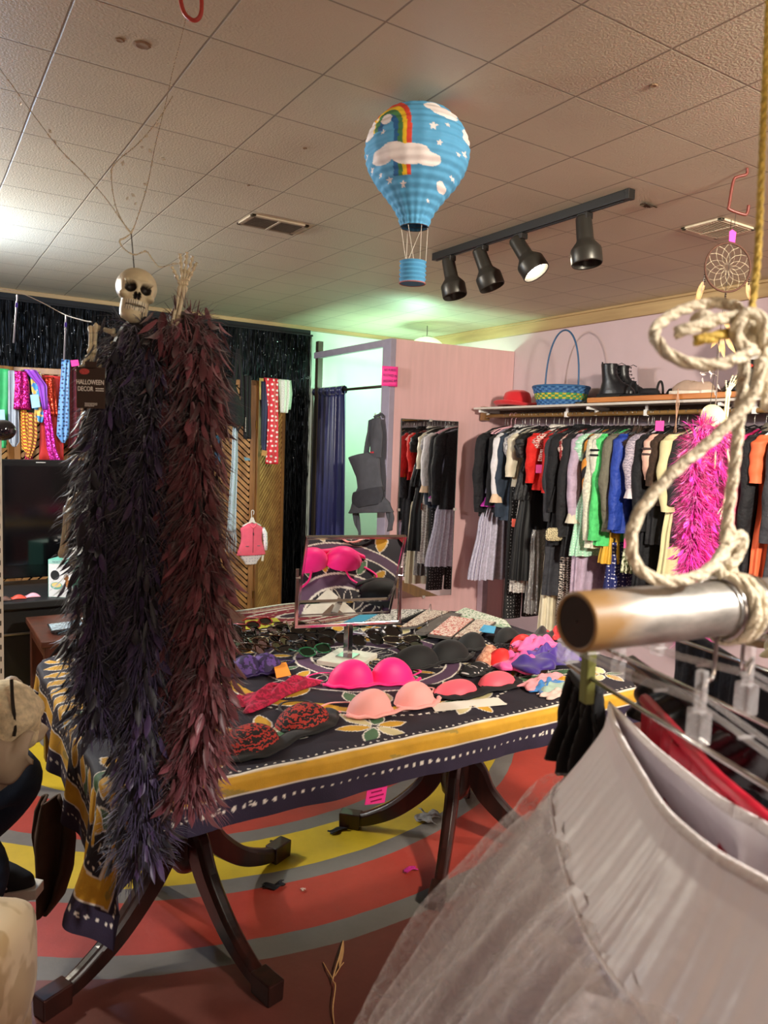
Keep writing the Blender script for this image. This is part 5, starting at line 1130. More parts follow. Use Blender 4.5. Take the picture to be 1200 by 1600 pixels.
def jboard(lab, quad, base, c1, c2, sc, z, kind='zig'):
    g, P, c = slab('board', lab, 'board', quad, .008, base, z); Q = [c+(p-c)*.92 for p in P]; m = MB()
    m.add([tuple(q-c+Vector((0, 0, .0085))) for q in Q]+[tuple(q-c+Vector((0, 0, .011))) for q in Q], [(0, 1, 2, 3), (7, 6, 5, 4), (0, 4, 5, 1), (1, 5, 6, 2), (2, 6, 7, 3), (3, 7, 4, 0)]); m.build('earring_rows', pat('jb'+lab[:9], kind, c1, c2, sc, .45, .5), g); return g
PG = mat('grey_pad', '#55504e', .6)
jboard('white and black lettered earring board behind the mirror frame', [(566, 976), (622, 974), (668, 955), (604, 955)], BLACKM, '#d8d4cc', '#2a2624', 34, .010)
jboard('brown and cream patterned earring board right of the mirror', [(622, 985), (650, 982), (705, 958), (668, 955)], PG, '#6b2f26', '#d8ccbc', 40, .014)
jboard('grey padded earring board with ring hooks', [(645, 993), (672, 993), (722, 962), (700, 958)], PG, '#5a5552', '#6a6562', 10, .010, 'blotch')
jboard('red and white patterned earring board', [(668, 995), (705, 1000), (742, 970), (705, 965)], PG, '#b5362c', '#e6d5c8', 38, .018)
jboard('brown and white patterned earring board at the right end of the row', [(707, 1000), (737, 1003), (775, 975), (745, 970)], PG, '#7a3a30', '#e2d6c8', 44, .022)
jboard('green and white cloth covered board at the back right corner', [(706, 962), (800, 985), (790, 972), (726, 952)], mat('pale_green_pad', '#b8cbb0', .7), '#dfe0d4', '#5c8a5c', 26, .004)
for k, (a, b) in enumerate(((648, 988), (668, 975), (690, 962), (672, 955))):
    c = onT(a, b, .03); m = MB(); r_ = .016 if k < 3 else .03; m.tube([(r_*math.cos(2*PI*q/24), 0, r_*math.sin(2*PI*q/24)) for q in range(24)], .0013, 6, closed=True)
    o = m.build('binder_ring', STEEL, loc=c); o.rotation_euler = (0, .2, .8); tag(o, 'large thin wire ring standing up behind the earring boards' if k == 3 else 'small wire ring standing on the grey padded earring board', 'ring', None if k == 3 else 'wire rings on the grey board')
# ------------------------------------------------------------------ sunglasses
def shades(lab, p, rz, fc, lc, kind=0, tilt=-1.1, grp=None, z=0, s=1.0):
    c = onT(*p, z); g = thing('sunglasses', lab, 'sunglasses', c, 0, grp); g.rotation_euler = (0, 0, rz); g.scale = (s,)*3
    M = tr(0, 0, .024) @ rot(tilt, 0, 0); lw, lh = ((.030, .022), (.031, .019), (.026, .026), (.033, .024))[kind % 4]
    def lens(sg, k=1.0, n=20): return [(sg*.035+lw*k*math.copysign(abs(math.cos(a))**.85, math.cos(a)), lh*k*math.copysign(abs(math.sin(a))**(.8), math.sin(a))+(.004 if kind == 3 and math.cos(a)*sg > 0 else 0)) for a in [2*PI*q/n for q in range(n)]]
    m = MB()
    for sg in (-1, 1):
        P = [(x, -.001-.05*abs(x)**1.5, y) for x, y in lens(sg)]; m.tube(P, .0024, 6, closed=True, M=M)
    m.tube([(-.010, -.002, .004), (0, -.003, .008), (.010, -.002, .004)], .0022, 6, M=M); m.build('frame', fc, g, smooth=True)
    for sg in (-1, 1):
        m = MB(); m.prism(lens(sg, .96), -.0007, .0007, M @ rot(PI/2, 0, 0)); m.build('lens', lc, g)
        m = MB(); m.tube([(sg*.068, 0, .008), (sg*.070, .01, .008), (sg*.066, .05, .006), (sg*.060, .10, .0), (sg*.056, .125, -.014)], .0022, 6, M=M @ rot(1.05, 0, 0)); m.build('temple', fc, g, smooth=True)
LB = mat('dark_lens', '#0f0d0e', .06, vary=0, spec=.8); LBr = mat('brown_lens', '#2c1a10', .06, vary=0); LG = mat('green_lens', '#14251a', .06, vary=0)
FB = mat('black_frame', '#0c0c0d', .2, vary=0); FR = mat('red_frame', '#a8202c', .25, vary=0); FT = mat('tortoise_frame', '#3a2012', .25, vary=.6, vs=120); FG = mat('green_frame', '#1e5f3c', .25, vary=0); FM = mat('metal_frame', '#8f8672', .25, .9, vary=0)
shades('sunglasses with a bright red frame at the back left of the group', (405, 984), .5, FR, LB, 1, s=1.05, z=.004)
shades('black sunglasses with white polka dotted frame behind the mirror post', (600, 1003), .2, pat('polka_frame', 'dots', '#141214', '#d8d8e0', 55, .3, .3), LB, 3, s=1.25)
shades('green framed sunglasses left of the mirror base', (492, 1027), .25, FG, LG, 0, s=1.0)
rn = random.Random(31); spots = [(368, 1008), (395, 1000), (372, 1027), (352, 1000), (420, 1010), (446, 1000), (470, 1005), (440, 1018), (462, 1022), (482, 996), (500, 1003), (352, 1020), (408, 1022), (385, 1015), (455, 990), (522, 1010), (498, 1014), (432, 992), (345, 1012), (628, 1010), (574, 1010), (640, 1020)]
ORD = ['leftmost', 'second from the left', 'third from the left', 'fourth from the left', 'fifth from the left', 'sixth from the left', 'seventh from the left', 'eighth from the left', 'ninth from the left', 'tenth from the left', 'eleventh from the left']
row_ = lambda p: 'back' if p[1] < 1003 else 'middle' if p[1] < 1014 else 'front'
for k, p in enumerate(spots):
    nth = sorted([q for q in spots if row_(q) == row_(p)]).index(p)
    shades(('black', 'black', 'tortoise brown', 'black', 'thin metal')[k % 5]+' framed sunglasses in the '+row_(p)+' row on the tablecloth, '+ORD[nth], p, rn.uniform(-.5, 1.0), (FB, FB, FT, FB, FM)[k % 5], (LB, LB, LBr, LB)[rn.randrange(4)], rn.randrange(4), -rn.uniform(.9, 1.3), 'dark sunglasses on the tablecloth', z=rn.uniform(0, .006))
# yellow paper at the back left edge
slab('note', 'yellow green paper at the back left of the table behind the red sunglasses', 'paper', [(384, 984), (446, 980), (432, 966), (383, 970)], .002, mat('yellow_green_paper', '#c9c23c', .6, vary=.03), .002)
# ------------------------------------------------------------------ bits on the floor
def fz(a, b, z=.003): return at(a, b, z=z)
def scrap(lab, p, s, c_, seed, cat='scrap', el=2.2):
    rn = random.Random(seed); m = MB(); m.grid(12, 7, lambda u, v: ((u-.5)*s*el+.2*s*math.sin(v*9), (v-.5)*s+.25*s*math.sin(u*7+seed), .002+.22*s*abs(math.sin(5*u+3*v+seed))))
    o = m.build('scrap', mat('scrap'+c_, c_, .7, vary=.3, vs=60), smooth=True, loc=fz(*p), thick=.002); o.rotation_euler = (0, 0, rn.uniform(-.4, 1.2)); return tag(o, lab, cat)
scrap('black feathery scrap on the red floor ring between the pedestals', (428, 1386), .03, '#171216', 1)
scrap('small dark scrap beside the left pedestal toe', (428, 1320), .022, '#17120f', 2)
scrap('black scrap under the toe of the right pedestal', (527, 1298), .025, '#120f12', 3, el=3)
scrap('crumpled bright magenta scrap on the red floor ring', (640, 1360), .022, '#c4247e', 4)
scrap('tiny pale crumb on the red floor ring', (473, 1391), .012, '#c7a79a', 5, el=1)
scrap('crumpled silvery plastic bag beneath the right pedestal', (668, 1280), .07, '#8f8a86', 6, 'bag', el=1.3)
m = MB(); b0 = fz(522, 1560)
m.tube(smooth_path([fz(522, 1600)-b0, fz(520, 1575, .01)-b0, fz(524, 1540, .012)-b0, fz(520, 1530, .01)-b0, fz(530, 1495, .014)-b0, fz(536, 1470)-b0], 5), .0022, 5); m.tube([fz(520, 1530, .01)-b0, fz(511, 1515, .008)-b0, fz(505, 1504)-b0], .0018, 5); m.tube([fz(523, 1525, .01)-b0, fz(532, 1510, .008)-b0, fz(537, 1504)-b0], .0015, 5)
m.grid(4, 8, lambda u, v: tuple(Vector(fz(530, 1515, .012)-b0).lerp(fz(537, 1470)-b0, v)+Vector(((u-.5)*.014*math.sin(PI*v), 0, 0))))
tag(m.build('dried_stalk', mat('dry_straw', '#c79a68', .8), loc=b0), 'dry branching straw stalk lying on the dark red floor in front', 'straw')
for k, (a, b) in enumerate(((140, 1430), (152, 1427), (165, 1420), (160, 1478))):
    m = MB(); m.tube([(0, 0, .002), (.012, .016, .003), (.026, .02, .002)], .001, 4); o = m.build('straw_bit', mat('dry_straw', '#c79a68', .8), loc=fz(a, b)); o.rotation_euler = (0, 0, k*1.1); tag(o, 'tiny pale straw bit on the red floor near the left pedestal', 'straw', 'straw bits by the left pedestal')
# ================================================================== shelf, rail and the clothes on it
SX = 3.56; RX_ = 3.66; RZ = 1.722
sh = thing('wall_shelf', 'long white wall shelf above the clothes rail', 'shelf', (3.755, 2.2, 1.775))
m = MB(); m.box((0, .02, 0), (.39, 4.36, .014)); m.build('board', mat('white_shelf_board', '#cdc4bb', .5, vary=.05), sh)
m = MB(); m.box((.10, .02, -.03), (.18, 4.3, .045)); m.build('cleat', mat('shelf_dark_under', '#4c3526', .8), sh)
for k, y in enumerate((2.15, 1.1, .2, -.8, -1.8)):
    m = MB(); m.box((.0, y, -.02), (.36, .02, .02)); m.box((-.095, y, -.04), (.02, .02, .05)); m.build('bracket', WHITEPL, sh, bevel=.002)
m = MB(); m.box((3.735, 1.2, 1.800), (.36, 4.18, .030)); tag(m.build('shelf_plank', wood('orange_pine_plank', '#b5682e', '#cf8744', 4, .5, axis=(1, .12, 1.5)), bevel=.003), 'orange pine plank laid on the white shelf under the shoes', 'plank')
rd = thing('clothes_rail', 'long wooden clothes rail under the wall shelf', 'rail', (RX_, 2.0, RZ))
m = MB(); m.tube([(0, 2.36, 0), (0, -3.0, 0)], .014, 14); m.build('pole', wood('rail_wood', '#8a6233', '#b58a4e', 6, .45, axis=(1, .1, 1)), rd, smooth=True)
m = MB(); m.box((.0, 2.385, .02), (.05, .05, .10)); m.box((.09, 2.385, .03), (.22, .03, .04)); m.build('end_bracket', wood('bracket_wood', '#6b4a28', '#8a6236', 5), rd)
for y in (1.55, .92, .25):
    m = MB(); m.box((0, y, .0), (.036, .022, .036)); m.box((0, y, .03), (.012, .02, .03)); m.build('rail_clip', WHITEPL, rd, bevel=.003)
def hanger_mesh(col):
    m = MB(); hook_ = [(.0, 0, -.075), (0, 0, -.04), (.004, 0, -.022), (.018, 0, -.006), (.017, 0, .012), (0, 0, .0185), (-.015, 0, .010), (-.016, 0, -.002)]
    m.tube(smooth_path(hook_, 4), .0016, 6); a = MB(); a.tube([(-.195, 0, -.135), (-.12, 0, -.098), (0, 0, -.075), (.12, 0, -.098), (.195, 0, -.135)], .0042, 6); a.tube([(-.195, 0, -.135), (.195, 0, -.135)], .003, 5); return m, a
_hg = {}
def hanger(y, col, lab, rz):
    sl = lab
    if col not in _hg:
        g = thing('clothes_hanger', lab, 'hanger', (RX_, y, RZ), rz, lab+'s'); h, a = hanger_mesh(col)
        h.build('hook', STEEL if col != '#f2b6c2' else mat('pink_hanger', col, .4), g, smooth=True); a.build('shoulder_bar', mat('hanger'+col, col, .4, vary=.03), g, smooth=True); _hg[col] = g; return g
    g = dup(_hg[col], (RX_, y, RZ), rz); return g
def ring_tube(rows, nu, nv, fold=None, sq=.75):
    """rows (t, cx, cy, z, w, d); closed cross-sections"""
    n = len(rows); m = MB()
    def fn(u, v):
        t = v*(n-1); k = min(int(t), n-2); f = t-k; f2 = f*f*(3-2*f); a = 2*PI*u
        q = [lerp(rows[k][i], rows[k+1][i], f2 if i in (3, 4) else f) for i in range(5)]
        fo = fold(u, v) if fold else 0
        c, s = math.cos(a), math.sin(a)
        return (q[0]+(q[3]+fo*abs(c))*math.copysign(abs(c)**sq, c), q[1]+(q[4]+fo)*math.copysign(abs(s)**sq, s), q[2])
    m.grid(nu, nv, fn, cu=True); return m
seed_ = [100]
def garment(px_, py_b, lab, m_, kind='top', sleeve=None, w=.20, cat=None, d=.028, flare=None, cuff=None, collar=None, hang='#1a1a1c', tagc=None, tag_py=None, folds=5, fa=.010, skirt=None, belt=None, near=None, sl_m=None, top=-.095, straps=False, nm=None, stripe=None):
    seed_[0] += 1; rn = random.Random(seed_[0])
    y = at(px_, 800, x=3.45).y; zb = at(px_, py_b, x=3.48).z-RZ
    rz = rn.uniform(-.07, .07)
    hang_l = {'#1a1a1c': 'black hanger on the wooden clothes rail', '#f2b6c2': 'pink hanger on the wooden clothes rail', '#e6e2dc': 'white hanger on the wooden clothes rail'}[hang]
    hw_ = lab.split()
    while len(hw_) > 11 or hw_[-1] in ('the', 'a', 'and', 'of', 'with', 'its', 'in', 'on', 'at', 'behind', 'beside', 'to', 'under', 'over', 'full', 'long', 'left', 'black', 'white', 'magenta', 'frilled', 'cream', 'fur', 'low', 'hanging', 'rows', 'red', 'green', 'printed', 'right'): hw_.pop()
    hg_ = hanger(y, hang, hang_l, rz); hg_['label'] = hang_l.split()[0]+' hanger holding the '+' '.join(hw_); hg_['group'] = 'hangers on the wooden clothes rail'
    names = dict(top='jacket', dress='dress', skirt='skirt', trousers='trousers', blouse='blouse', coat='coat')
    g = thing(nm or names[kind], lab, cat or ('clothes'), (RX_, y, RZ), rz)
    ph = rn.uniform(0, 6); ph2 = rn.uniform(0, 6)
    fl = flare if flare is not None else {'top': 1.0, 'blouse': 1.05, 'coat': 1.15, 'dress': 1.25, 'skirt': 1.6, 'trousers': .8}[kind]
    if kind in ('top', 'dress', 'blouse', 'coat'):
        rows = [(0, 0, top, .052, .030), (0, 0, top-.012, .085, .034), (0, 0, top-.040, w*.93, .030), (0, 0, top-.075, w, d*1.1), (0, 0, top-.2, w*.93, d*1.35), (0, 0, max(zb*.45, top-.35), w*.86, d*1.25), (0, 0, lerp(max(zb*.45, top-.35), zb, .5), w*lerp(.9, fl, .6), d*1.5), (0, 0, zb, w*fl, d*1.7)]
        m = ring_tube(rows, 56, 44, lambda u, v: (fa*max(0, v-.25)*1.5*math.sin(2*PI*u*folds*2+ph+v*2)+.004*math.sin(v*17+u*9+ph2)*min(1, v*3)))
        m.build('body', m_, g, smooth=True)
        if straps is False:
            for s in (-1, 1):
                if sleeve is None: continue
                ze = at(px_-4, sleeve, x=3.42).z-RZ; L_ = top-.05-ze; sw = .052 if kind != 'coat' else .058
                rows = [(s*(w-.03), 0, top-.035, .040, .026), (s*(w+.012), 0, top-.075, .050, d*1.3), (s*(w+.022+rn.uniform(0, .02)), rn.uniform(-.01, .01), top-.05-L_*.5, sw*.85, d*1.15), (s*(w+.01+rn.uniform(-.01, .03)), rn.uniform(-.02, .02), ze, sw*.72, d*.95)]
                q = ring_tube(rows, 20, 26, lambda u, v: .003*math.sin(v*25+u*6+ph)); q.build('sleeve', sl_m or m_, g, smooth=True)
                if cuff:
                    q = MB(); r_ = rows[-1]; n_ = 24; q.grid(n_, 4, lambda u, v: (r_[0]+(sw*.74+.012*v+.006*v*math.sin(u*2*PI*8))*math.cos(2*PI*u), r_[1]+(d*1.0+.012*v+.005*v*math.sin(u*2*PI*8))*math.sin(2*PI*u), r_[2]+.03-.06*v), cu=True); q.build('cuff', cuff, g, smooth=True)
                if stripe:
                    for dz in (.12, .15):
                        q = MB(); f_ = .55; q.tube([(lerp(rows[1][0], rows[2][0], f_)+sw*1.02*math.cos(a), lerp(rows[1][1], rows[2][1], f_)+d*1.28*math.sin(a), lerp(rows[1][2], rows[2][2], f_)-dz+.13) for a in [2*PI*k/16 for k in range(16)]], .007, 6, closed=True); q.build('sleeve_stripe', stripe, g)
        if collar:
            q = MB(); q.grid(28, 7, lambda u, v: ((.060+.022*math.sin(PI*v))*math.cos(2*PI*u), (.036+.018*math.sin(PI*v))*math.sin(2*PI*u), top+.028-.065*v-.02*abs(math.cos(2*PI*u))*v), cu=True); q.build('collar', collar, g, smooth=True, thick=.006)
    elif kind == 'skirt':
        rows = [(0, 0, top-.02, .14, .022), (0, 0, top-.06, .145, .026), (0, 0, lerp(top, zb, .4), .14*lerp(1, fl, .5), .04), (0, 0, zb, .14*fl, .055)]
        m = ring_tube(rows, 96, 30, lambda u, v: fa*1.3*v*math.sin(2*PI*u*folds*3+ph)); m.build('body', m_, g, smooth=True)
        m = MB()
        for s in (-1, 1): m.box((s*.11, 0, top-.015), (.02, .02, .035))
        m.build('hanger_clip', BLKPL, g, bevel=.002)
    else:
        for s in (-1, 1):
            rows = [(s*.06, 0, top-.02, .075, .02), (s*.075, 0, top-.2, .08, .026), (s*.08, .0, lerp(top, zb, .6), .07, .024), (s*.085, 0, zb, .075, .026)]
            m = ring_tube(rows, 24, 30, lambda u, v: .004*math.sin(v*12+u*6+ph)); m.build('trouser_leg', m_, g, smooth=True)
    if skirt:
        sm, py2, fl2 = skirt; z2 = at(px_, py2, x=3.48).z-RZ
        rows = [(0, 0, zb+.03, w*fl*.8, d*1.4), (0, 0, lerp(zb, z2, .5), w*lerp(fl, fl2, .5)*.95, d*1.9), (0, 0, z2, w*fl2, d*2.3)]
        m = ring_tube(rows, 96, 24, lambda u, v: .012*(v+.2)*math.sin(2*PI*u*14+ph)); m.build('lower_skirt', sm, g, smooth=True)
    if tagc:
        zt = at(px_, tag_py, x=3.42).z-RZ; m = MB(); m.box((-w-.05, -.035, zt), (.001, .045, .055), rot(0, 0, .5)); m.build('price_tag', mat('tag'+tagc, tagc, .5, vary=.02), g)
    return g
W_ = lambda n, c, **k: mat(n, c, k.pop('r', .8), vary=.12, vs=20, bump=.8, bs=16, bd=.03, **k)
BLA, BLB, BLC = W_('black_wool', '#15151a'), W_('black_cotton', '#1d1c20'), W_('soft_black', '#121014', r=.5)
LILT = tulle('lilac_tulle', '#b9b0c6', .75, 60)
G = garment
G(748, 806, 'black long sleeved jacket at the left end of the clothes rail', BLA, 'top', 800, w=.19)
G(752, 905, 'pale lilac tiered tulle petticoat hanging low at the left end of the rail', mat('lilac_net', '#bdb6c8', .85, vary=.2, vs=60, bump=.6, bs=60), 'skirt', flare=1.9, folds=8, fa=.02, top=-.52)
G(757, 770, 'grey lilac party dress with a magenta and black ruffled hem', tulle('grey_lilac', '#9c96ae', .95, 60), 'dress', w=.16, hang='#f2b6c2', skirt=(mat('magenta_ruffle', '#b2289a', .6), 790, 1.5))
G(763, 800, 'black cardigan beside the pink hangers', BLB, 'top', 790, w=.17, hang='#f2b6c2')
G(774, 800, 'white long sleeved blouse with a frilled cream cuff', W_('white_cotton', '#e4dfe2'), 'blouse', 778, w=.19, cuff=mat('cream_frill', '#e0bfa0', .8), collar=pat('silver_lace_c', 'blotch', '#d8d4d0', '#8f8c90', 80))
G(778, 812, 'dark denim jacket with an orange price tag', W_('dark_denim', '#2d3848'), 'top', 808, w=.18, tagc='#ff6a52', tag_py=815)
G(786, 968, 'long black trousers printed with rows of white studs', pat('studded_black', 'dots', '#121214', '#b8b4b4', 42, .6, .17), 'trousers')
G(790, 700, 'silver grey lace top with short sleeves', pat('silver_lace', 'blotch', '#c9c4c2', '#8d8a90', 70), 'blouse', 720, w=.17)
G(797, 760, 'cream satin blouse with gathered sleeves', mat('cream_satin', '#d8ccb4', .45, vary=.1), 'blouse', 745, w=.18, hang='#e6e2dc')
G(800, 925, 'white and grey striped long skirt under the black dress', pat('white_stripe', 'zig', '#d8d2cc', '#b0a8a4', 14), 'skirt', flare=1.3, top=-.45)
G(810, 780, 'long black dress with a full gathered skirt and red bows on its sleeves', BLC, 'dress', 715, w=.20, fa=.014, folds=8, skirt=(mat('black_chiffon', '#0f0f12', .6, vary=.15), 905, 1.25), tagc='#ff4fa8', tag_py=731)
G(822, 960, 'grey sparkling short skirt hanging behind the black dress', sequin('silver_sequin_cloth', '#8f8c8c', 300, .4), 'skirt', flare=1.1, top=-.75)
G(830, 765, 'bright red jacket with a white fur collar', W_('bright_red_wool', '#d8231c'), 'top', 755, w=.19, collar=mat('white_fur', '#ded6cc', .95, vary=.25, vs=90, bump=1, bs=120), tagc='#f0c030', tag_py=765)
G(837, 720, 'red and white ruffled print blouse over the red jacket', pat('red_white_ruffle', 'zig', '#c42a26', '#eedcd2', 22), 'blouse', 700, w=.18)
G(846, 990, 'long ivory skirt reaching almost to the floor', mat('ivory_satin', '#e2d8bc', .5, vary=.08), 'skirt', flare=1.2, top=-.7, folds=4)
G(852, 775, 'deep red cardigan beside the black hooded coat', W_('deep_red_knit', '#b81c1c'), 'top', 770, w=.19)
G(858, 930, 'dark grey long coat with a belt', W_('charcoal_coat', '#34343a'), 'coat', 815, w=.19, tagc='#ff4fa8', tag_py=790)
G(866, 850, 'long black hooded coat in front of the red cardigan', BLA, 'coat', 800, w=.20, collar=BLA)
G(868, 990, 'narrow black skirt with white and red wavy print', pat('wavy_print', 'zig', '#171316', '#d6c8bc', 20), 'skirt', flare=.9, top=-.5)
G(878, 800, 'red and white floral blouse with short sleeves', pat('red_floral', 'blotch', '#8e2024', '#e0c8bc', 45), 'blouse', 720, w=.18)
G(886, 870, 'long plain black coat beside the leopard print bag', BLB, 'coat', 840, w=.19)
G(896, 935, 'pale lavender long dress with straight sleeves', W_('lavender_cotton', '#b9a3b8'), 'dress', 810, w=.18, flare=1.0, cuff=mat('cream_frill2', '#d8cdb8', .8))
G(905, 868, 'mint green dress with small white polka dots', pat('mint_polka', 'dots', '#a6d6b8', '#e6efe6', 60, .8, .22), 'dress', 720, w=.18, flare=1.35, folds=6, fa=.014)
G(914, 800, 'black and orange striped knit cardigan', pat('black_orange', 'stripes', '#19171a', '#d0862e', 5), 'top', 790, w=.18)
G(920, 855, 'cream fluffy textured cardigan', mat('cream_boucle', '#d9d5c2', .95, vary=.25, vs=70, bump=1, bs=90), 'coat', 845, w=.19)
G(930, 800, 'white sleeved varsity top with black stripes on the sleeve', W_('white_jersey', '#dcd8c8'), 'top', 760, w=.19, stripe=BLA, sl_m=W_('white_jersey', '#dcd8c8'))
G(936, 852, 'bright green long cardigan', W_('bright_green_knit', '#55d074'), 'coat', 845, w=.19, fa=.006)
G(938, 880, 'mustard yellow ruffled skirt under the green cardigan', mat('mustard_cloth', '#d8a834', .6, vary=.1), 'skirt', flare=1.3, top=-.62, folds=4)
G(944, 945, 'navy skirt with white polka dots hanging below the yellow one', pat('navy_polka', 'dots', '#1d2566', '#dcdcec', 45, .6, .2), 'skirt', flare=1.1, top=-.75, folds=3)
G(950, 830, 'taupe grey straight coat with a black and pink tag', W_('taupe_coat', '#706c5c'), 'coat', 825, w=.20, tagc='#ff4fa8', tag_py=846)
G(966, 832, 'royal blue straight coat', W_('royal_blue_coat', '#1f3d9c', r=.6), 'coat', 828, w=.20, fa=.004)
G(972, 896, 'white and olive floral long skirt beside the blue coat', pat('olive_floral', 'blotch', '#d6d6b8', '#5c6440', 60), 'skirt', flare=1.1, top=-.6)
G(975, 690, 'dark brown satin printed blouse', mat('brown_satin', '#3a2c26', .3, vary=.3), 'blouse', 700, w=.17)
G(985, 775, 'pale lilac grey striped shirt with a lace cuff', pat('lilac_stripe', 'zig', '#bdb0bc', '#8f8494', 20), 'blouse', 770, w=.19, cuff=mat('white_lace_cuff', '#d8ccd0', .8), tagc='#ff4fa8', tag_py=665)
G(998, 935, 'long black wool coat behind the blush pink jacket', BLA, 'coat', 830, w=.19)
G(1013, 850, 'black bomber jacket with blush pink sleeves', BLB, 'top', 750, w=.20, sl_m=mat('blush_satin', '#e2b3a0', .5, vary=.06), stripe=mat('dark_rib', '#4a3a38', .7), tagc='#c8e030', tag_py=757)
G(1026, 790, 'dark brown shaggy jacket', mat('brown_shag', '#3a2a20', .95, vary=.4, vs=60, bump=1, bs=60), 'top', 760, w=.20)
G(1044, 925, 'long pale yellow cream robe reaching low beside the pink boa', mat('pale_cream_cotton', '#dcd0a0', .7, vary=.08), 'coat', 800, w=.21, fa=.012)
G(1060, 850, 'dark transparent black blouse with a navy collar', W_('sheer_black', '#232327'), 'coat', 790, w=.19, collar=mat('navy_trim', '#1d2d70', .6))
G(1072, 900, 'faded blue denim skirt beside the pink boa', W_('faded_denim', '#5c7f9e'), 'skirt', flare=1.1, top=-.45)
G(1096, 880, 'black dress hidden behind the pink boa', BLB, 'dress', 800, w=.19)
G(1112, 830, 'orange and white printed top behind the pink boa', pat('orange_white', 'blotch', '#e05a30', '#e6ded6', 40), 'top', 760, w=.18)
G(1130, 900, 'long black coat right of the pink boa', BLA, 'coat', 830, w=.19)
G(1148, 850, 'fuchsia pink long cardigan', mat('fuchsia_cloth', '#c82268', .6, vary=.08), 'coat', 840, w=.19, tagc='#ff80c0', tag_py=720)
G(1162, 940, 'black dress with a grey fur collar', BLB, 'coat', 860, w=.19, collar=mat('grey_fur', '#6d6558', .95, vary=.4, vs=80, bump=1, bs=90))
G(1185, 970, 'bright coral orange long dress with three quarter sleeves at the right edge', mat('coral_cloth', '#ee6c42', .65, vary=.08), 'dress', 755, w=.20, flare=1.1, hang='#e6e2dc')
G(1205, 940, 'dark grey coat past the coral dress at the right edge', W_('charcoal_coat', '#34343a'), 'coat', 850, w=.19)
# garments past the frame edge, on the same rail
# leopard bag
y_ = at(868, 832, x=3.40).y; c = at(866, 835, x=3.40); lb = thing('leopard_pouch', 'small leopard print pouch hanging in front of the black coat', 'bag', c, -YAW+.3)
m = MB(); m.grid(24, 14, lambda u, v: (.062*math.copysign(abs(math.cos(2*PI*u))**.5, math.cos(2*PI*u))*math.sin(PI*v)**.35, .02*math.sin(2*PI*u)*math.sin(PI*v)**.5, .042*math.cos(PI*v)), cu=True); m.build('pouch', pat('leopard', 'dots', '#d8c8a0', '#231a14', 110, .8, .36), lb, smooth=True)
m = MB(); m.tube([(-.05, 0, .035), (-.03, .01, .16), (0, .02, .3)], .003, 5); m.build('strap', BLACK, lb)
# red bow on black dress sleeve
# ------------------------------------------------------------------ things on the shelf
SZ = 1.783
hc = at(808, 628, x=3.72)
ht = thing('hat', 'bright red felt bowler hat on the left end of the wall shelf', 'hat', (3.72, hc.y, SZ)); rf = mat('red_felt', '#d01d26', .85, vary=.05, sheen=.3)
m = MB(); m.grid(48, 22, lambda u, v: (interp([(0, .001), (.15, .05), (.35, .085), (.5, .098), (.62, .10), (.66, .105), (.85, .145), (1, .165)], v)*math.cos(2*PI*u), interp([(0, .001), (.15, .05), (.35, .085), (.5, .098), (.62, .10), (.66, .105), (.85, .15), (1, .175)], v)*math.sin(2*PI*u), interp([(0, .125), (.15, .122), (.35, .105), (.5, .07), (.62, .02), (.66, .012), (.85, .012), (1, .034)], v)+.012*v**4*math.cos(4*PI*u)), cu=True)
m.build('felt', rf, ht, smooth=True, thick=.004)
m = MB(); m.tube([(.101*math.cos(2*PI*k/32), .101*math.sin(2*PI*k/32), .024) for k in range(32)], .006, 6, closed=True); m.build('hat_band', mat('dark_red_ribbon', '#7a1018', .5), ht)
bc_ = at(876, 620, x=3.74)
bk = thing('basket', 'blue wicker basket with yellow and green woven bands and a tall thin handle', 'basket', (3.74, bc_.y, SZ))
def bcol(u, v):
    k = int(v*9); j = int(u*44)
    if 3 <= k <= 5: return srgb('#c9b43c') if (j+k) % 2 else srgb('#3f8f5c')
    return srgb('#2d5c94') if (j+k) % 2 else srgb('#4a78a8')
m = MB(); m.grid(177, 46, lambda u, v: ((.145+.042*v+.005*math.sin(2*PI*(u*22+.5*int(v*9))))*math.cos(2*PI*u), (.145+.042*v+.005*math.sin(2*PI*(u*22+.5*int(v*9))))*math.sin(2*PI*u), v*.125), colfn=bcol)
m.build('weave', mat('painted_wicker', '#3f70a0', .6, attr=True, vary=.15), bk, thick=.004)
m = MB(); m.lathe([(.001, .004), (.14, .004), (.145, .01)], 40); m.build('bottom', mat('wicker_blue_base', '#2d5c94', .7), bk)
m = MB(); m.tube([(.187*math.cos(2*PI*k/48), .187*math.sin(2*PI*k/48), .127) for k in range(48)], .008, 8, closed=True); m.build('rim', mat('wicker_rim', '#2f5f8f', .6), bk, smooth=True)
hz_ = at(888, 515, x=3.74).z-SZ; ha = .38
m = MB(); m.tube([(.18*math.cos(a)*math.cos(ha+1.05)*1, .18*math.cos(a)*math.sin(ha+1.05), .11+(hz_-.11)*math.sin(a)**.8) for a in [PI*k/40 for k in range(41)]], .006, 8); m.build('handle', mat('wicker_handle', '#3b5f85', .5), bk, smooth=True)
sn = at(925, 618, x=3.68); m = MB(); m.tube(smooth_path([(-.0, .15, .012), (.02, .08, .02), (-.02, .02, .03), (.02, -.05, .02), (-.01, -.12, .025), (.01, -.16, .012)], 8), .016, 8, flat=.6)
tag(m.build('patterned_belt', pat('brown_pattern_belt', 'blotch', '#4f4636', '#1d1a16', 60), smooth=True, loc=(3.70, sn.y-.0, SZ)), 'coiled brown patterned belt beside the basket on the shelf', 'belt')
PZ_ = 1.816
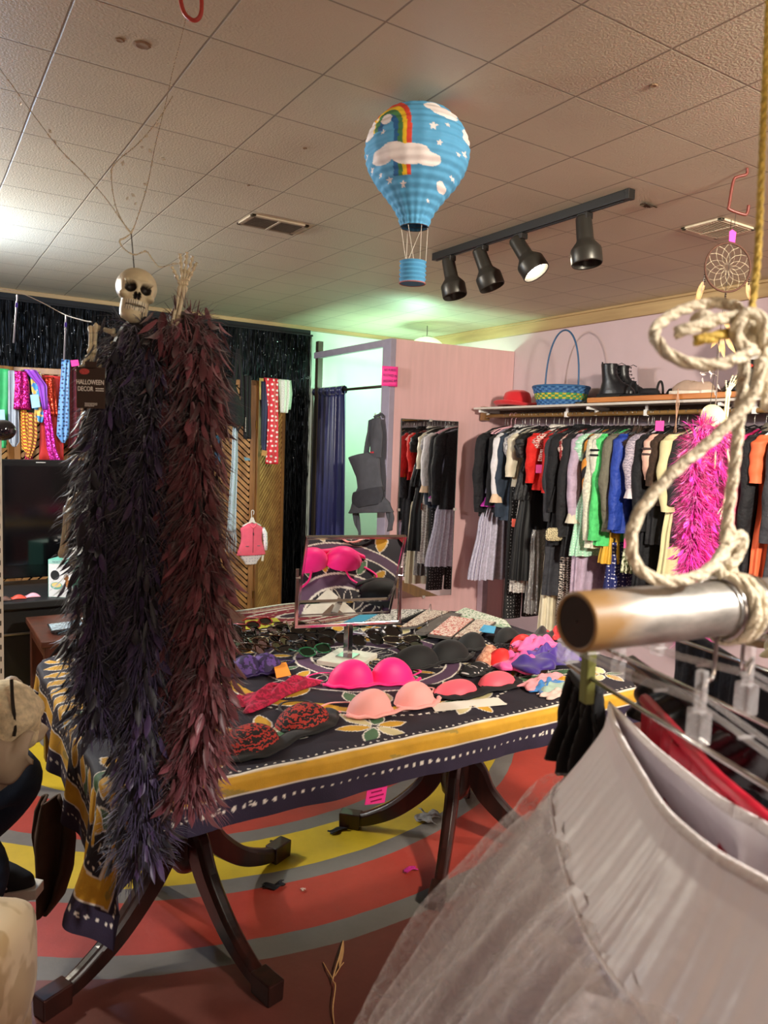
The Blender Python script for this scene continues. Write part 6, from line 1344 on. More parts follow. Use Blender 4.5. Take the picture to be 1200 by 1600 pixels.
def shoe_sole(m, L_, W2, h, M=None, z0=0):
    def out(t):
        w_ = W2*(.62+.38*math.sin(PI*(t*1.25+.05)) if t < .75 else .9-(t-.75)*1.6); return max(w_, .01)
    pl = [(L_*(t-.5), out(t)) for t in [k/14 for k in range(15)]]; poly = pl+[(x, -w_) for x, w_ in reversed(pl)]
    m.prism(poly, z0, z0+h, M)
def boot(lab, p, rz, grp=None):
    g = thing('boot', lab, 'boot', p, rz, grp); lm = mat('black_boot_leather', '#16161a', .35, vary=.15, bump=.2, bs=60)
    m = MB(); shoe_sole(m, .28, .048, .030); m.box((-.10, 0, .012), (.07, .07, .024)); m.build('sole', mat('black_rubber', '#0f0f10', .8), g, bevel=.003)
    m = MB()
    rows = [(.0, .028, .128, .046), (.0, .055, .125, .046), (-.012, .085, .108, .042), (-.040, .12, .072, .038), (-.062, .17, .054, .040), (-.068, .22, .054, .044), (-.068, .25, .058, .046)]
    n = len(rows)
    def fn(u, v):
        t = v*(n-1); k = min(int(t), n-2); f = t-k; r_ = [lerp(rows[k][i], rows[k+1][i], f) for i in range(4)]; a = 2*PI*u; return (r_[0]+r_[2]*math.cos(a), r_[3]*math.sin(a), r_[1])
    m.grid(30, 26, fn, cu=True); m.build('upper', lm, g, smooth=True, thick=.004)
    m = MB()
    for k in range(6): z = .10+.026*k; x = interp([(0, .055), (1, -.005)], min(1, (z-.1)/.09)); m.tube([(x, -.03, z), (x+.012, 0, z+.006), (x, .03, z)], .003, 5)
    m.tube([(-.01, .0, .24), (.03, -.03, .25), (.06, -.04, .235)], .0025, 5); m.build('laces', BLACK, g)
    m = MB(); m.box((-.12, 0, .245), (.006, .02, .04)); m.build('pull_tab', BLACK, g); return g
b1 = at(964, 615, x=3.68); q = boot('tall black lace-up boot standing upright on the plank, front one of the pair', (3.68, b1.y, PZ_), -1.15); q.scale = (.84, .84, .84); q = boot('tall black lace-up boot half hidden behind the front one', (3.80, b1.y+.01, PZ_), -1.2); q.scale = (.84, .84, .84)
def flatshoe(lab, p, rz, um, sm, strap=0, nm='shoe', k=1.0, cat='shoe'):
    g = thing(nm, lab, cat, p, rz); m = MB(); shoe_sole(m, .25*k, .040, .020); m.build('sole', sm, g, bevel=.004)
    m = MB(); rows = [(.0, .018, .118, .040), (.0, .035, .115, .038), (.01, .052, .10, .032), (.02, .064, .075, .020)] if not strap else [(.05, .018, .07, .042), (.05, .035, .062, .040), (.045, .048, .05, .03)]
    n = len(rows)
    def fn(u, v):
        t = v*(n-1); q = min(int(t), n-2); f = t-q; r_ = [lerp(rows[q][i], rows[q+1][i], f) for i in range(4)]; a = 2*PI*u; return (r_[0]*k+r_[2]*k*math.cos(a), r_[3]*math.sin(a), r_[1]+(.012*(math.cos(a) < -.3)*v if not strap else 0))
    m.grid(28, 14, fn, cu=True); m.build('upper', um, g, smooth=True, thick=.003)
    if strap: m = MB(); m.tube([(-.06+.0*1, .04*math.cos(a), .02+.075*math.sin(a)) for a in [PI*q/12 for q in range(13)]], .007, 6, flat=1); m.build('ankle_strap', um, g, smooth=True)
    else:
        m = MB(); [m.tube([(.0+.016*q, -.022, .066-.004*q), (.006+.016*q, 0, .072-.004*q), (.0+.016*q, .022, .066-.004*q)], .003, 5) for q in range(4)]; m.build('laces', um, g)
    return g
c = at(1010, 610, x=3.66); flatshoe('black platform sandal with a loop strap lying on the plank', (3.68, c.y+.05, PZ_), -1.5, BLACK, mat('black_rubber', '#0f0f10', .8), 1, 'sandal', 1.0, 'sandal')
c = at(1055, 608, x=3.70); flatshoe('black slip-on sandal behind the beige sneakers', (3.76, c.y+.08, PZ_), -1.35, BLACKM, mat('black_rubber', '#0f0f10', .8), 1, 'sandal', 1.1, 'sandal')
bg = mat('beige_suede', '#b09684', .9, vary=.12); ws = mat('white_rubber_sole', '#ddd3c4', .6)
c = at(1080, 612, x=3.62); flatshoe('beige suede sneaker with a white sole, the nearer one of the pair', (3.63, c.y, PZ_), -1.45, bg, ws); flatshoe('beige suede sneaker with a white sole, the rear one of the pair', (3.74, c.y+.06, PZ_), -1.5, bg, ws)
m = MB(); q = at(1058, 640, x=3.54); 
for dx in (-.006, .0, .007): m.tube([(dx, dx, .08), (dx*2, -.004, 0), (dx, dx*2, -.16-.01*dx)], .002, 5)
tag(m.build('hanging_lace', mat('tan_cord', '#c69a80', .8), loc=(3.535, q.y, 1.76)), 'bundle of tan cords hanging down over the shelf edge under the sneakers', 'cord')
# black draped mannequin head with white face mask at the right of the shelf
c = at(1168, 610, x=3.72); mn = thing('mannequin_head', 'black mannequin bust wearing a white face mask and a red bow on the shelf', 'mannequin', (3.72, c.y, PZ_), -YAW-.2)
m = MB(); m.lathe([(.001, 0), (.12, 0), (.125, .02), (.10, .06), (.06, .09), (.045, .12), (.05, .15), (.075, .19), (.088, .24), (.086, .29), (.06, .335), (.001, .35)], 36); m.build('bust', mat('black_mannequin', '#0d0d10', .5, vary=.1), mn, smooth=True)
m = MB(); m.grid(20, 20, lambda u, v: (.062*math.sin((u-.5)*2.2), -.088*math.cos((u-.5)*2.0)-.008*math.exp(-((u-.5)*9)**2)*math.sin(PI*v), .165+.12*v)); m.build('face_mask', pat('white_mask', 'blotch', '#dcdad8', '#5c5c60', 14, .5, .62), mn, smooth=True, thick=.004)
m = MB()
for s in (-1, 1): m.grid(8, 6, lambda u, v: (s*(.004+.04*u), -.075-.012*math.sin(PI*v), .135+(v-.5)*(.012+.028*u)))
m.build('bow', mat('red_ribbon', '#c8382c', .5), mn, smooth=True, thick=.004)
# ================================================================== foreground: pipe, rope, hangers, petticoat
Rr = _r0.copy()
def cr(right, fwd, z): return Vector((0, 0, 0))+Rr*right+FW*fwd+Vector((0, 0, 1.48+z))
pA = at(900, 972, d=.50); pB = at(1131, 950, d=.565); pd = (pB-pA).normalized()
pp_ = thing('metal_pipe', 'thick scratched galvanised steel pipe with an orange rusty end hanging in the foreground', 'pipe', pA)
def pipe_mat():
    m, N, L = _new('galvanised_pipe'); b = N['Principled BSDF']; tc = N.new('ShaderNodeTexCoord'); n = N.new('ShaderNodeTexNoise'); n.inputs['Scale'].default_value = 26; n.inputs['Detail'].default_value = 7; n.inputs['Roughness'].default_value = .7
    mp = N.new('ShaderNodeMapping'); mp.inputs['Scale'].default_value = (.6, .6, 2.2); L.new(tc.outputs['Object'], mp.inputs[0]); L.new(mp.outputs[0], n.inputs['Vector'])
    cr_ = N.new('ShaderNodeValToRGB'); cr_.color_ramp.elements[0].position = .35; cr_.color_ramp.elements[1].position = .7; cr_.color_ramp.elements[0].color = _c4('#8f8c86'); cr_.color_ramp.elements[1].color = _c4('#dedbd4'); L.new(n.outputs[0], cr_.inputs[0])
    ln = N.new('ShaderNodeVectorMath'); ln.operation = 'LENGTH'; L.new(tc.outputs['Object'], ln.inputs[0])
    ad = N.new('ShaderNodeMath'); ad.operation = 'MULTIPLY_ADD'; ad.inputs[1].default_value = -.05; L.new(n.outputs[0], ad.inputs[0]); L.new(ln.outputs['Value'], ad.inputs[2])
    mr = N.new('ShaderNodeMapRange'); mr.inputs[1].default_value = 0; mr.inputs[2].default_value = .024; mr.inputs[3].default_value = 1; mr.inputs[4].default_value = 0; L.new(ad.outputs[0], mr.inputs[0])
    mx = N.new('ShaderNodeMix'); mx.data_type = 'RGBA'; L.new(mr.outputs[0], mx.inputs[0]); L.new(cr_.outputs[0], mx.inputs[6]); mx.inputs[7].default_value = _c4('#9a7648'); L.new(mx.outputs[2], b.inputs['Base Color'])
    me_ = N.new('ShaderNodeMath'); me_.operation = 'SUBTRACT'; me_.inputs[0].default_value = .75; L.new(mr.outputs[0], me_.inputs[1]); L.new(me_.outputs[0], b.inputs['Metallic']); b.inputs['Roughness'].default_value = .42
    return m
PR = .0205
q = pd.to_track_quat('Z', 'Y').to_matrix().to_4x4()
m = MB(); m.lathe([(PR-.003, 0), (PR-.0008, -.0008), (PR, .001), (PR, 1.1)], 48, q, cap=False); m.lathe([(PR-.003, 1.1), (PR-.003, 0)], 48, q, cap=False); m.build('tube', pipe_mat(), pp_, smooth=True, angle=1)
m = MB(); m.lathe([(.001, .012), (PR-.003, .012)], 40, q @ tr(0, 0, -.0115), cap=False); m.build('inner_plug', mat('dark_rust', '#2e1a10', .9, vary=.3), pp_)
# rope
RP = mat('cotton_rope', '#dccfb4', .9, vary=.2, vs=140, bump=1.0, bs=260); GR_ = mat('golden_rope', '#c8a84c', .75, vary=.25, vs=160, bump=1.0, bs=260)
def rope(m, pts, r, n=10, tw=True):
    P = smooth_path(pts, 14); 
    # resample finely and braid two strands
    cum = [0]
    for i in range(1, len(P)): cum.append(cum[-1]+(P[i]-P[i-1]).length)
    N_ = max(12, int(cum[-1]/(r*.55))); out = []; j = 0
    for k in range(N_+1):
        s = cum[-1]*k/N_
        while j < len(P)-2 and cum[j+1] < s: j += 1
        out.append(P[j].lerp(P[j+1], (s-cum[j])/max(cum[j+1]-cum[j], 1e-9)))
    nrm = None; st = [[], [], []]
    for i, p in enumerate(out):
        t = (out[min(i+1, N_)]-out[max(i-1, 0)]).normalized()
        nrm = t.orthogonal().normalized() if nrm is None else (nrm-t*nrm.dot(t)).normalized(); bn = t.cross(nrm)
        for k in range(3): a = i*.32+2*PI*k/3; st[k].append(p+(nrm*math.cos(a)+bn*math.sin(a))*r*.46)
    for k in range(3): m.tube(st[k], r*.60, 7)
ro = thing('rope', 'thick cream cotton rope looped and knotted around the steel pipe', 'rope', at(1150, 870, d=.55))
o0 = ro.location.copy()
def A(x, y, d): return at(x, y, d=d)-o0
r_ = .0042
m = MB(); rope(m, [A(1190, 560, .50), A(1175, 620, .50), A(1120, 680, .50), A(1050, 740, .50), A(1000, 800, .50), A(986, 850, .50), A(1000, 890, .505), A(1040, 908, .51), A(1090, 900, .52), A(1118, 880, .53), A(1134, 862, .54)], r_); m.build('long_loop', RP, ro, smooth=True)
m = MB(); rope(m, [A(1168, 500, .52), A(1160, 600, .53), A(1150, 700, .54), A(1138, 800, .55), A(1132, 850, .55)], r_); m.build('straight_strand', RP, ro, smooth=True)
m = MB(); rope(m, [A(1180, 548, .50), A(1120, 570, .49), A(1060, 562, .49), A(1028, 535, .50), A(1026, 512, .52), A(1060, 487, .54), A(1110, 474, .55), A(1150, 480, .54), A(1180, 510, .52), A(1196, 560, .51), A(1198, 640, .50), A(1180, 640, .50)][:11], r_); m.build('ring_loop', RP, ro, smooth=True)
m = MB(); rope(m, [A(1055, 520, .50), A(1080, 513, .50), A(1120, 500, .51), A(1160, 497, .52), A(1180, 520, .52), A(1165, 545, .51), A(1150, 520, .51), A(1165, 490, .51), A(1190, 500, .51), A(1196, 540, .51)], r_*1.05); m.build('upper_knot', RP, ro, smooth=True)
m = MB(); rope(m, [A(1085, 532, .51), A(1110, 528, .51), A(1140, 520, .52)], r_*.95); m.build('golden_end', GR_, ro, smooth=True)
m = MB(); m.grid(16, 12, lambda u, v: tuple(A(1098, 502, .53)+Vector((.009*math.cos(2*PI*u)*math.sin(PI*v), .009*math.sin(2*PI*u)*math.sin(PI*v), .008*math.cos(PI*v)))), cu=True); m.build('frayed_knot', RP, ro, smooth=True)
# lower knot and two turns about the pipe
kn = MB(); pc = at(1131, 950, d=.565)-o0; s1 = pd; n1 = s1.cross(Vector((0, 0, 1))).normalized(); u1 = n1.cross(s1).normalized(); u1 = u1 if u1.z > 0 else -u1
for dx in (0, .0088):
    ring_ = [pc+s1*(dx+.004*math.sin(a))+(u1*math.cos(a)+n1*math.sin(a))*(PR+r_*.9) for a in [2*PI*k/20 for k in range(21)]]
    rope(kn, ring_, r_)
top_ = pc+u1*(PR+r_)
rope(kn, [top_+s1*-.004, top_+u1*.012-s1*.012, top_+u1*.026+s1*.004, top_+u1*.030+s1*.014, top_+u1*.016+s1*.012, top_+u1*.006], r_*1.05)
rope(kn, [top_+s1*.006, top_+u1*.018+s1*.010-n1*.006, top_+u1*.034, top_+u1*.040-s1*.004], r_*1.05)
kn.build('pipe_knot', RP, ro, smooth=True)
m = MB(); o1 = at(1185, 200, d=.56); rope(m, [at(1204, -60, d=.60)-o1, at(1196, 120, d=.58)-o1, at(1190, 260, d=.56)-o1, at(1184, 400, d=.54)-o1, at(1172, 500, d=.52)-o1], r_*.62)
tag(m.build('cord', GR_, smooth=True, loc=o1), 'thin golden twisted cord coming down to the rope knot from above', 'cord')
# clear hangers below the pipe
CL = glass('clear_acrylic', '#e6e2e2', .24, .05); WIREM = mat('bright_wire', '#b9b4b0', .2, 1, vary=0)
def clip_hanger(lab, r0, r1, z, f0, f1, hookp, grn=None):
    """skirt hanger running from the far end (r0, f0) to the near end (r1, f1)"""
    A_, B_ = cr(r0, f0, z), cr(r1, f1, z); c = A_.lerp(B_, .5); g = thing('skirt_hanger', lab, 'hanger', c); a, b = A_-c, B_-c; d = (b-a).normalized(); n = Vector((-d.y, d.x, 0)); U = Vector((0, 0, 1))
    m = MB()
    for off in (-.006, .006): m.tube([a+n*off+U*.008, a.lerp(b, .3)+n*off+U*.012, n*off+U*.022, a.lerp(b, .7)+n*off+U*.012, b+n*off+U*.008], .0022, 6)
    for t in (.12, .25, .38, .5, .62, .75, .88): p = a.lerp(b, t)+U*.013; m.tube([p-n*.006, p+n*.006], .0016, 5)
    m.box((0, 0, 0), (.020, .012, .024), tr(a+U*.002)); m.build('clear_bar', CL, g, smooth=False)
    m = MB(); m.tube([a-U*.012, b-U*.012], .0022, 8); m.build('wire_bar', WIREM, g, smooth=True)
    m = MB(); m.tube(smooth_path([Vector((0, 0, .02)), Vector((0, 0, .035))+n*.004, hookp-c-U*.05, hookp-c-U*.01], 6), .0016, 6); m.tube([hookp-c+(u1*math.cos(a_)+n1*math.sin(a_))*(PR+.003) for a_ in [PI*.95-PI*1.5*k/14 for k in range(15)]], .0016, 6); m.build('hook', WIREM, g, smooth=True)
    for t in (.10, .9):
        p = a.lerp(b, t)
        m = MB(); m.box((0, 0, -.012), (.014, .010, .052), tr(p) @ rot(0, 0, math.atan2(d.y, d.x))); m.build('clip', grn or CL, g, bevel=.002)
    m = MB(); m.box((0, 0, .0), (.016, .012, .026), tr(U*.002) @ rot(0, 0, math.atan2(d.y, d.x))); m.box((0, 0, .03), (.008, .008, .03)); m.build('centre_block', CL, g, bevel=.002)
    return g
GC = mat('olive_clip', '#6f7038', .5, vary=.15)
def on_pipe(s): return pA+pd*s
# hanger positions along the pipe are measured by camera-right coordinate
clip_hanger('clear plastic skirt hanger with an olive clip holding the white petticoat', .192, .290, -.203, .745, .345, on_pipe(.138), GC)
clip_hanger('clear plastic hanger behind the first one, holding a black garment', .235, .36, -.195, .80, .38, on_pipe(.17))
clip_hanger('clear hanger further along the pipe over the dark red garment', .30, .47, -.19, .88, .46, on_pipe(.25))
clip_hanger('clear hanger under the rope knot at the right edge', .38, .58, -.18, .92, .5, on_pipe(.33))
# petticoat
def petti():
    g = thing('petticoat', 'white satin and tulle petticoat clipped open on a hanger in the foreground', 'petticoat', cr(.22, .55, -.26)); o = g.location.copy()
    sat = mat('white_satin', '#f3edf2', .40, vary=.05, vs=6, sheen=.3, bump=.3, bs=11, bd=.02, spec=.55); el = mat('white_elastic', '#ece4e2', .35, vary=.06, bump=.5, bs=200)
    # plan outline of the waist, counter-clockwise seen from above, in (right, fwd)
    W1 = [(.219, .690), (.209, .640), (.203, .594), (.198, .538), (.195, .493), (.197, .465), (.206, .429), (.222, .40), (.242, .365), (.262, .35), (.272, .375), (.268, .42), (.254, .463), (.240, .497), (.232, .541), (.225, .589), (.222, .638)]
    Wp = smooth_path([(a, b, 0) for a, b in W1]+[(W1[0][0], W1[0][1], 0)], 10)[:-1]; n = len(Wp)
    cen = Vector((.222, .54, 0)); N_ = []
    for i in range(n):
        t = (Wp[(i+1) % n]-Wp[i-1]); N_.append(Vector((-t.y, t.x, 0)).normalized())
    for i in range(n):
        if N_[i].dot(Wp[i]-cen) < 0: N_[i] = -N_[i]
    # smooth the outward directions
    for _ in range(22): N_ = [(N_[i-1]+N_[i]*2+N_[(i+1) % n]).normalized() for i in range(n)]
    def zt(i): return -.238
    m = MB(); m.grid(n, 8, lambda u, v: tuple((lambda i: cr(Wp[i].x+N_[i].x*(.0026*math.sin(2*PI*v)), Wp[i].y+N_[i].y*.0026*math.sin(2*PI*v), zt(i)+.0048*math.cos(2*PI*v))-o)(min(int(round(u*n)), n-1) % n)), cu=True, cv=True)
    m.build('waistband', el, g, smooth=True)
    OUT = [(0, 0), (.02, .006), (.053, .026), (.12, .070), (.206, .118), (.30, .170), (.42, .225), (.62, .28), (.85, .31)]
    def layer(h0, h1, extra, amp, nf, name, mm, nv=50, rag=0, seed=0):
        rn = random.Random(seed); ph = [rn.uniform(0, 6) for _ in range(4)]
        m = MB()
        def fn(u, v):
            i = u*n; i0 = int(i) % n; f = i-int(i); p = Wp[i0].lerp(Wp[(i0+1) % n], f); q = N_[i0].lerp(N_[(i0+1) % n], f).normalized(); h = lerp(h0, h1, v)
            th = 2*PI*u; k = min(1, h/.10); gth = math.sin(th*nf+ph[0]+.8*math.sin(th*3))+.5*math.sin(th*nf*2.3+ph[1]+h*7)+.35*math.sin(th*nf*.5+ph[2]+h*14)
            off = interp(OUT, h)+extra*k+amp*gth*(.15+k*min(1, h/.2)); side = .35+.65*abs(q.x)
            zz = zt(int(i) % n)-h+rag*math.sin(th*31+ph[3])*v+.006*math.sin(th*9+h*30+ph[1])*k*(amp > .004)
            return tuple(cr(p.x+q.x*off, p.y+q.y*off*side, zz)-o)
        m.grid(380, nv, fn, cu=True); return m.build(name, mm, g, smooth=True)
    layer(0.003, .088, 0, .0022, 26, 'satin_yoke', sat, seed=1)
    layer(.082, .80, -.004, .008, 12, 'satin_underskirt', sat, seed=2, nv=60)
    m = MB(); 
    tl = lambda k, a: tulle('white_tulle_%d' % k, '#f0e8e8', a, 34+9*k)
    layer(.082, .78, .004, .008, 17, 'tulle_layer', tl(0, .4), seed=3, rag=.006, nv=60); layer(.086, .74, .013, .012, 13, 'tulle_layer', tl(1, .34), seed=4, rag=.01, nv=60)
    layer(.085, .70, .022, .016, 11, 'tulle_layer', tl(2, .26), seed=5, rag=.012, nv=60)
    # gathered seam between yoke and tulle
    m = MB(); pts = []
    for i in range(n):
        h = .086; off = interp(OUT, h)+.002; q = N_[i]; pts.append(cr(Wp[i].x+q.x*off, Wp[i].y+q.y*off*(.35+.65*abs(q.x)), zt(i)-h)-o)
    m.tube(pts, .0016, 6, closed=True); m.build('seam', sat, g, smooth=True)
petti()
def hung_cloth(lab, r0, r1, f0, f1, z0, z1, mm, nm='garment', bulge=.03, seed=0, cat='clothes'):
    rn = random.Random(seed); A_, B_ = cr(r0, f0, z0), cr(r1, f1, z0); c = (A_+B_)/2; g = thing(nm, lab, cat, c); d = (B_-A_); n = Vector((-d.y, d.x, 0)).normalized(); ph = rn.uniform(0, 6)
    m = MB(); m.grid(60, 30, lambda u, v: tuple(A_-c+d*(u*(1+.1*v)-.05*v)+n*((.012+bulge*v)*math.sin(u*2*PI*3+ph)*(.3+v)+.004*math.sin(u*60+v*9))+Vector((0, 0, (z1-z0)*v-.01*math.sin(PI*u)))))
    m.build('cloth', mm, g, smooth=True, thick=.004)
    m = MB(); m.tube([A_-c, A_.lerp(B_, .5)-c-Vector((0, 0, .008)), B_-c], .006, 8); m.build('waistband', mm, g, smooth=True); return g
CRIM = mat('crimson_satin', '#a80f28', .4, vary=.15, vs=10)
def pxcloth(lab, p0, d0, p1, d1, drop, mm, nm='skirt', bulge=.01, seed=0):
    a_, b_ = at(*p0, d=d0), at(*p1, d=d1); rt = lambda v: v.x*_r0.x+v.y*_r0.y; fwv = lambda v: v.x*FW.x+v.y*FW.y
    z_ = (a_.z+b_.z)/2-1.48; hung_cloth(lab, rt(a_), rt(b_), fwv(a_), fwv(b_), z_, z_-drop, mm, nm, bulge, seed)
pxcloth('crimson red satin skirt hanging on the pipe to the right of the petticoat', (1005, 1128), .74, (1330, 1330), .42, .6, CRIM, seed=2, bulge=.006)
pxcloth('black satin skirt hanging between the hanger wire and the crimson skirt', (985, 1062), .84, (1330, 1190), .52, .045, mat('black_satin', '#1a181c', .35, vary=.2), 'skirt', .002, 3)
pxcloth('black skirt on the last visible hanger at the right edge', (1050, 1012), 1.0, (1330, 1060), .66, .5, BLB, seed=4)
pxcloth('black garment on a hanger behind the petticoat, seen left of its olive clip', (892, 1060), .86, (938, 1068), .80, .10, BLACKM, 'skirt', .006, 5)
pxcloth('small lime green garment corner below the black garment left of the petticoat', (890, 1172), .87, (918, 1170), .85, .03, mat('lime_cloth', '#8fae3c', .7), 'skirt', .003, 6)
pxcloth('cream garment with clear buttons at the far right of the pipe', (1148, 980), 1.1, (1300, 985), .95, .03, mat('cream_cloth_far', '#c9bd9c', .8, vary=.2, vs=30, bump=.5, bs=50), 'skirt', .004, 7)
# ================================================================== person on the left
def skin_mesh(name, joints, bones, parent, mm, sub=2):
    me = bpy.data.meshes.new(name); me.from_pydata([j[0] for j in joints], bones, []); o = bpy.data.objects.new(name, me); COL.objects.link(o); o.parent = parent; me.materials.append(mm)
    sk = o.modifiers.new('skin', 'SKIN'); lay = me.skin_vertices[0].data if me.skin_vertices else None
    if lay is None: me.attributes  # created by the modifier
    return o, sk
import bmesh
def skin_body(name, joints, bones, parent, mm, root=0, sub=2):
    bm = bmesh.new(); ly = bm.verts.layers.skin.verify(); V = [bm.verts.new(j[0]) for j in joints]
    for a, b in bones: bm.edges.new((V[a], V[b]))
    for v, j in zip(V, joints): v[ly].radius = (j[1], j[1] if len(j) < 3 else j[2])
    V[root][ly].use_root = True
    me = bpy.data.meshes.new(name); bm.to_mesh(me); bm.free(); me.materials.append(mm); o = bpy.data.objects.new(name, me); COL.objects.link(o); o.parent = parent
    o.modifiers.new('skin', 'SKIN').use_smooth_shade = True; q = o.modifiers.new('sub', 'SUBSURF'); q.levels = sub; q.render_levels = sub; return o
kn_ = at(44, 1196, d=1.88); an_ = at(-58, 1330, d=1.96)
hipR = Vector((kn_.x-.42, kn_.y-.05, .60)); hipL = hipR+Vector((-.02, -.20, 0))
base = Vector((hipR.x-.03, hipR.y-.1, 0))
pe = thing('person', 'person seated at the left edge, their bent knee in dark blue jeans showing', 'person', base)
L_ = lambda v: (v.x-base.x, v.y-base.y, v.z)
kn2 = kn_+Vector((-.10, -.24, -.10)); an2 = Vector((an_.x-.16, an_.y-.25, .10)); pel = (hipR+hipL)/2
ch = pel+Vector((-.06, 0, .42)); nk = ch+Vector((.0, 0, .14)); hd = nk+Vector((.03, 0, .14))
sR, sL = ch+Vector((0, .17, .06)), ch+Vector((0, -.17, .06)); eR, eL = sR+Vector((.08, .05, -.26)), sL+Vector((.08, -.05, -.26)); wR, wL = eR+Vector((.10, -.12, -.06)), eL+Vector((.10, .12, -.06))
J = [(L_(pel), .12), (L_(pel+Vector((-.03, 0, .2))), .11), (L_(ch), .13), (L_(nk), .05), (L_(hd), .085), (L_(hd+Vector((.01, 0, .09))), .07), (L_(sR), .05), (L_(eR), .04), (L_(wR), .027), (L_(sL), .05), (L_(eL), .04), (L_(wL), .027), (L_(hipR), .08), (L_(kn_), .05), (L_(an_), .035), (L_(hipL), .08), (L_(kn2), .05), (L_(an2), .035)]
Bn = [(0, 1), (1, 2), (2, 3), (3, 4), (4, 5), (2, 6), (6, 7), (7, 8), (2, 9), (9, 10), (10, 11), (0, 12), (12, 13), (13, 14), (0, 15), (15, 16), (16, 17)]
hands = [(8, 1), (11, -1)]
for w_i, s in hands:
    wv = Vector(J[w_i][0]); e_ = Vector(J[w_i-1][0]); dv = (wv-e_).normalized(); sd = Vector((0, 0, 1)).cross(dv).normalized(); pi_ = len(J); J.append((tuple(wv+dv*.05), .022, .012)); Bn.append((w_i, pi_))
    for f in range(5):
        off = sd*((f-2)*.016); L1 = (.045, .07, .078, .07, .055)[f]; st_ = wv+dv*(.055 if f else .02)+off; dd = (dv+sd*((f-2)*.12 if f else -.7)+Vector((0, 0, -.25))).normalized()
        a_ = len(J); J += [(tuple(st_+dd*.02), .0085), (tuple(st_+dd*L1*.6+Vector((0, 0, -.004))), .008), (tuple(st_+dd*L1+Vector((0, 0, -.018))), .0065)]; Bn += [(pi_, a_), (a_, a_+1), (a_+1, a_+2)]
skin_body('body', J, Bn, pe, mat('skin_tone', '#b98468', .55, vary=.05, subs=.1))
jn = mat('dark_blue_jeans', '#17243a', .85, vary=.15, vs=30, bump=.4, bs=260)
skin_body('jeans', [(L_(pel+Vector((0, 0, .06))), .155), (L_(pel), .15), (L_(hipR), .105), (L_(hipR.lerp(kn_, .6)), .098), (L_(kn_), .082), (L_(kn_.lerp(an_, .35)), .078), (L_(an_+Vector((0, 0, .03))), .062), (L_(hipL), .105), (L_(hipL.lerp(kn2, .6)), .098), (L_(kn2), .082), (L_(an2+Vector((0, 0, .05))), .062)], [(0, 1), (1, 2), (2, 3), (3, 4), (4, 5), (5, 6), (1, 7), (7, 8), (8, 9), (9, 10)], pe, jn, 1)
skin_body('sweater', [(L_(pel+Vector((-.02, 0, .12))), .15), (L_(ch), .16), (L_(nk-Vector((0, 0, .03))), .07), (L_(sR), .075), (L_(eR), .06), (L_(wR-(wR-eR)*.1), .042), (L_(sL), .075), (L_(eL), .06), (L_(wL-(wL-eL)*.1), .042)], [(0, 1), (1, 2), (1, 3), (3, 4), (4, 5), (1, 6), (6, 7), (7, 8)], pe, W_('grey_sweater', '#5c5a60'), 0)
m = MB(); hb = Vector(L_(hd)); m.grid(32, 20, lambda u, v: (hb.x-.012+.098*math.sin(PI*v*.62)*math.cos(2*PI*u)-(.02 if math.cos(2*PI*u) > .3 else 0)*v, hb.y+.096*math.sin(PI*v*.62)*math.sin(2*PI*u), hb.z+.065+.10*math.cos(PI*v*.62)), cu=True); m.build('hair', mat('brown_hair', '#2d1c12', .6, vary=.3, vs=80), pe, smooth=True)
m = MB()
for s in (-1, 1): m.grid(10, 8, lambda u, v: (hb.x+.084+.006*math.sin(PI*v), hb.y+s*.032+.012*math.sin(PI*v)*math.cos(2*PI*u), hb.z+.03+.012*math.cos(PI*v)), cu=True)
m.tube([(hb.x+.085, hb.y, hb.z+.03), (hb.x+.105, hb.y, hb.z-.0), (hb.x+.088, hb.y, hb.z-.008)], .01, 6); m.tube([(hb.x+.082, hb.y-.022, hb.z-.04), (hb.x+.09, hb.y, hb.z-.04), (hb.x+.082, hb.y+.022, hb.z-.04)], .005, 6); m.build('face_features', mat('face_tone', '#8c5a48', .5), pe, smooth=True)
for a_, k in ((an_, 0), (an2, 1)):
    m = MB(); th_ = -.55 if k == 0 else -.1; M = tr(Vector(L_(Vector((a_.x+.06*math.cos(th_), a_.y+.06*math.sin(th_), max(0, a_.z-.115)))))) @ rot(0, 0, th_); shoe_sole(m, .28, .048, .028, M); o = m.build('shoe_sole', ws, pe, bevel=.003)
    m = MB(); rows = [(.0, .026, .128, .044), (.0, .05, .122, .043), (-.02, .075, .098, .038), (-.055, .10, .055, .036), (-.06, .12, .05, .038)]
    n_ = 5
    m.grid(26, 20, lambda u, v: (lambda t: (lambda q, f: (lerp(rows[q][0], rows[q+1][0], f)+lerp(rows[q][2], rows[q+1][2], f)*math.cos(2*PI*u), lerp(rows[q][3], rows[q+1][3], f)*math.sin(2*PI*u), lerp(rows[q][1], rows[q+1][1], f)))(min(int(t), 3), t-min(int(t), 3)))(v*4), cu=True, M=M); m.build('shoe', mat('black_canvas_shoe', '#15151a', .7), pe, smooth=True)
    m = MB()
    for s in range(3): m.tube([(.03+.02*s, -.044+.004*s, .035), (.02+.02*s, -.034, .07-.006*s)], .003, 5, M=M)
    m.build('shoe_stripes', WHITEPL, pe)
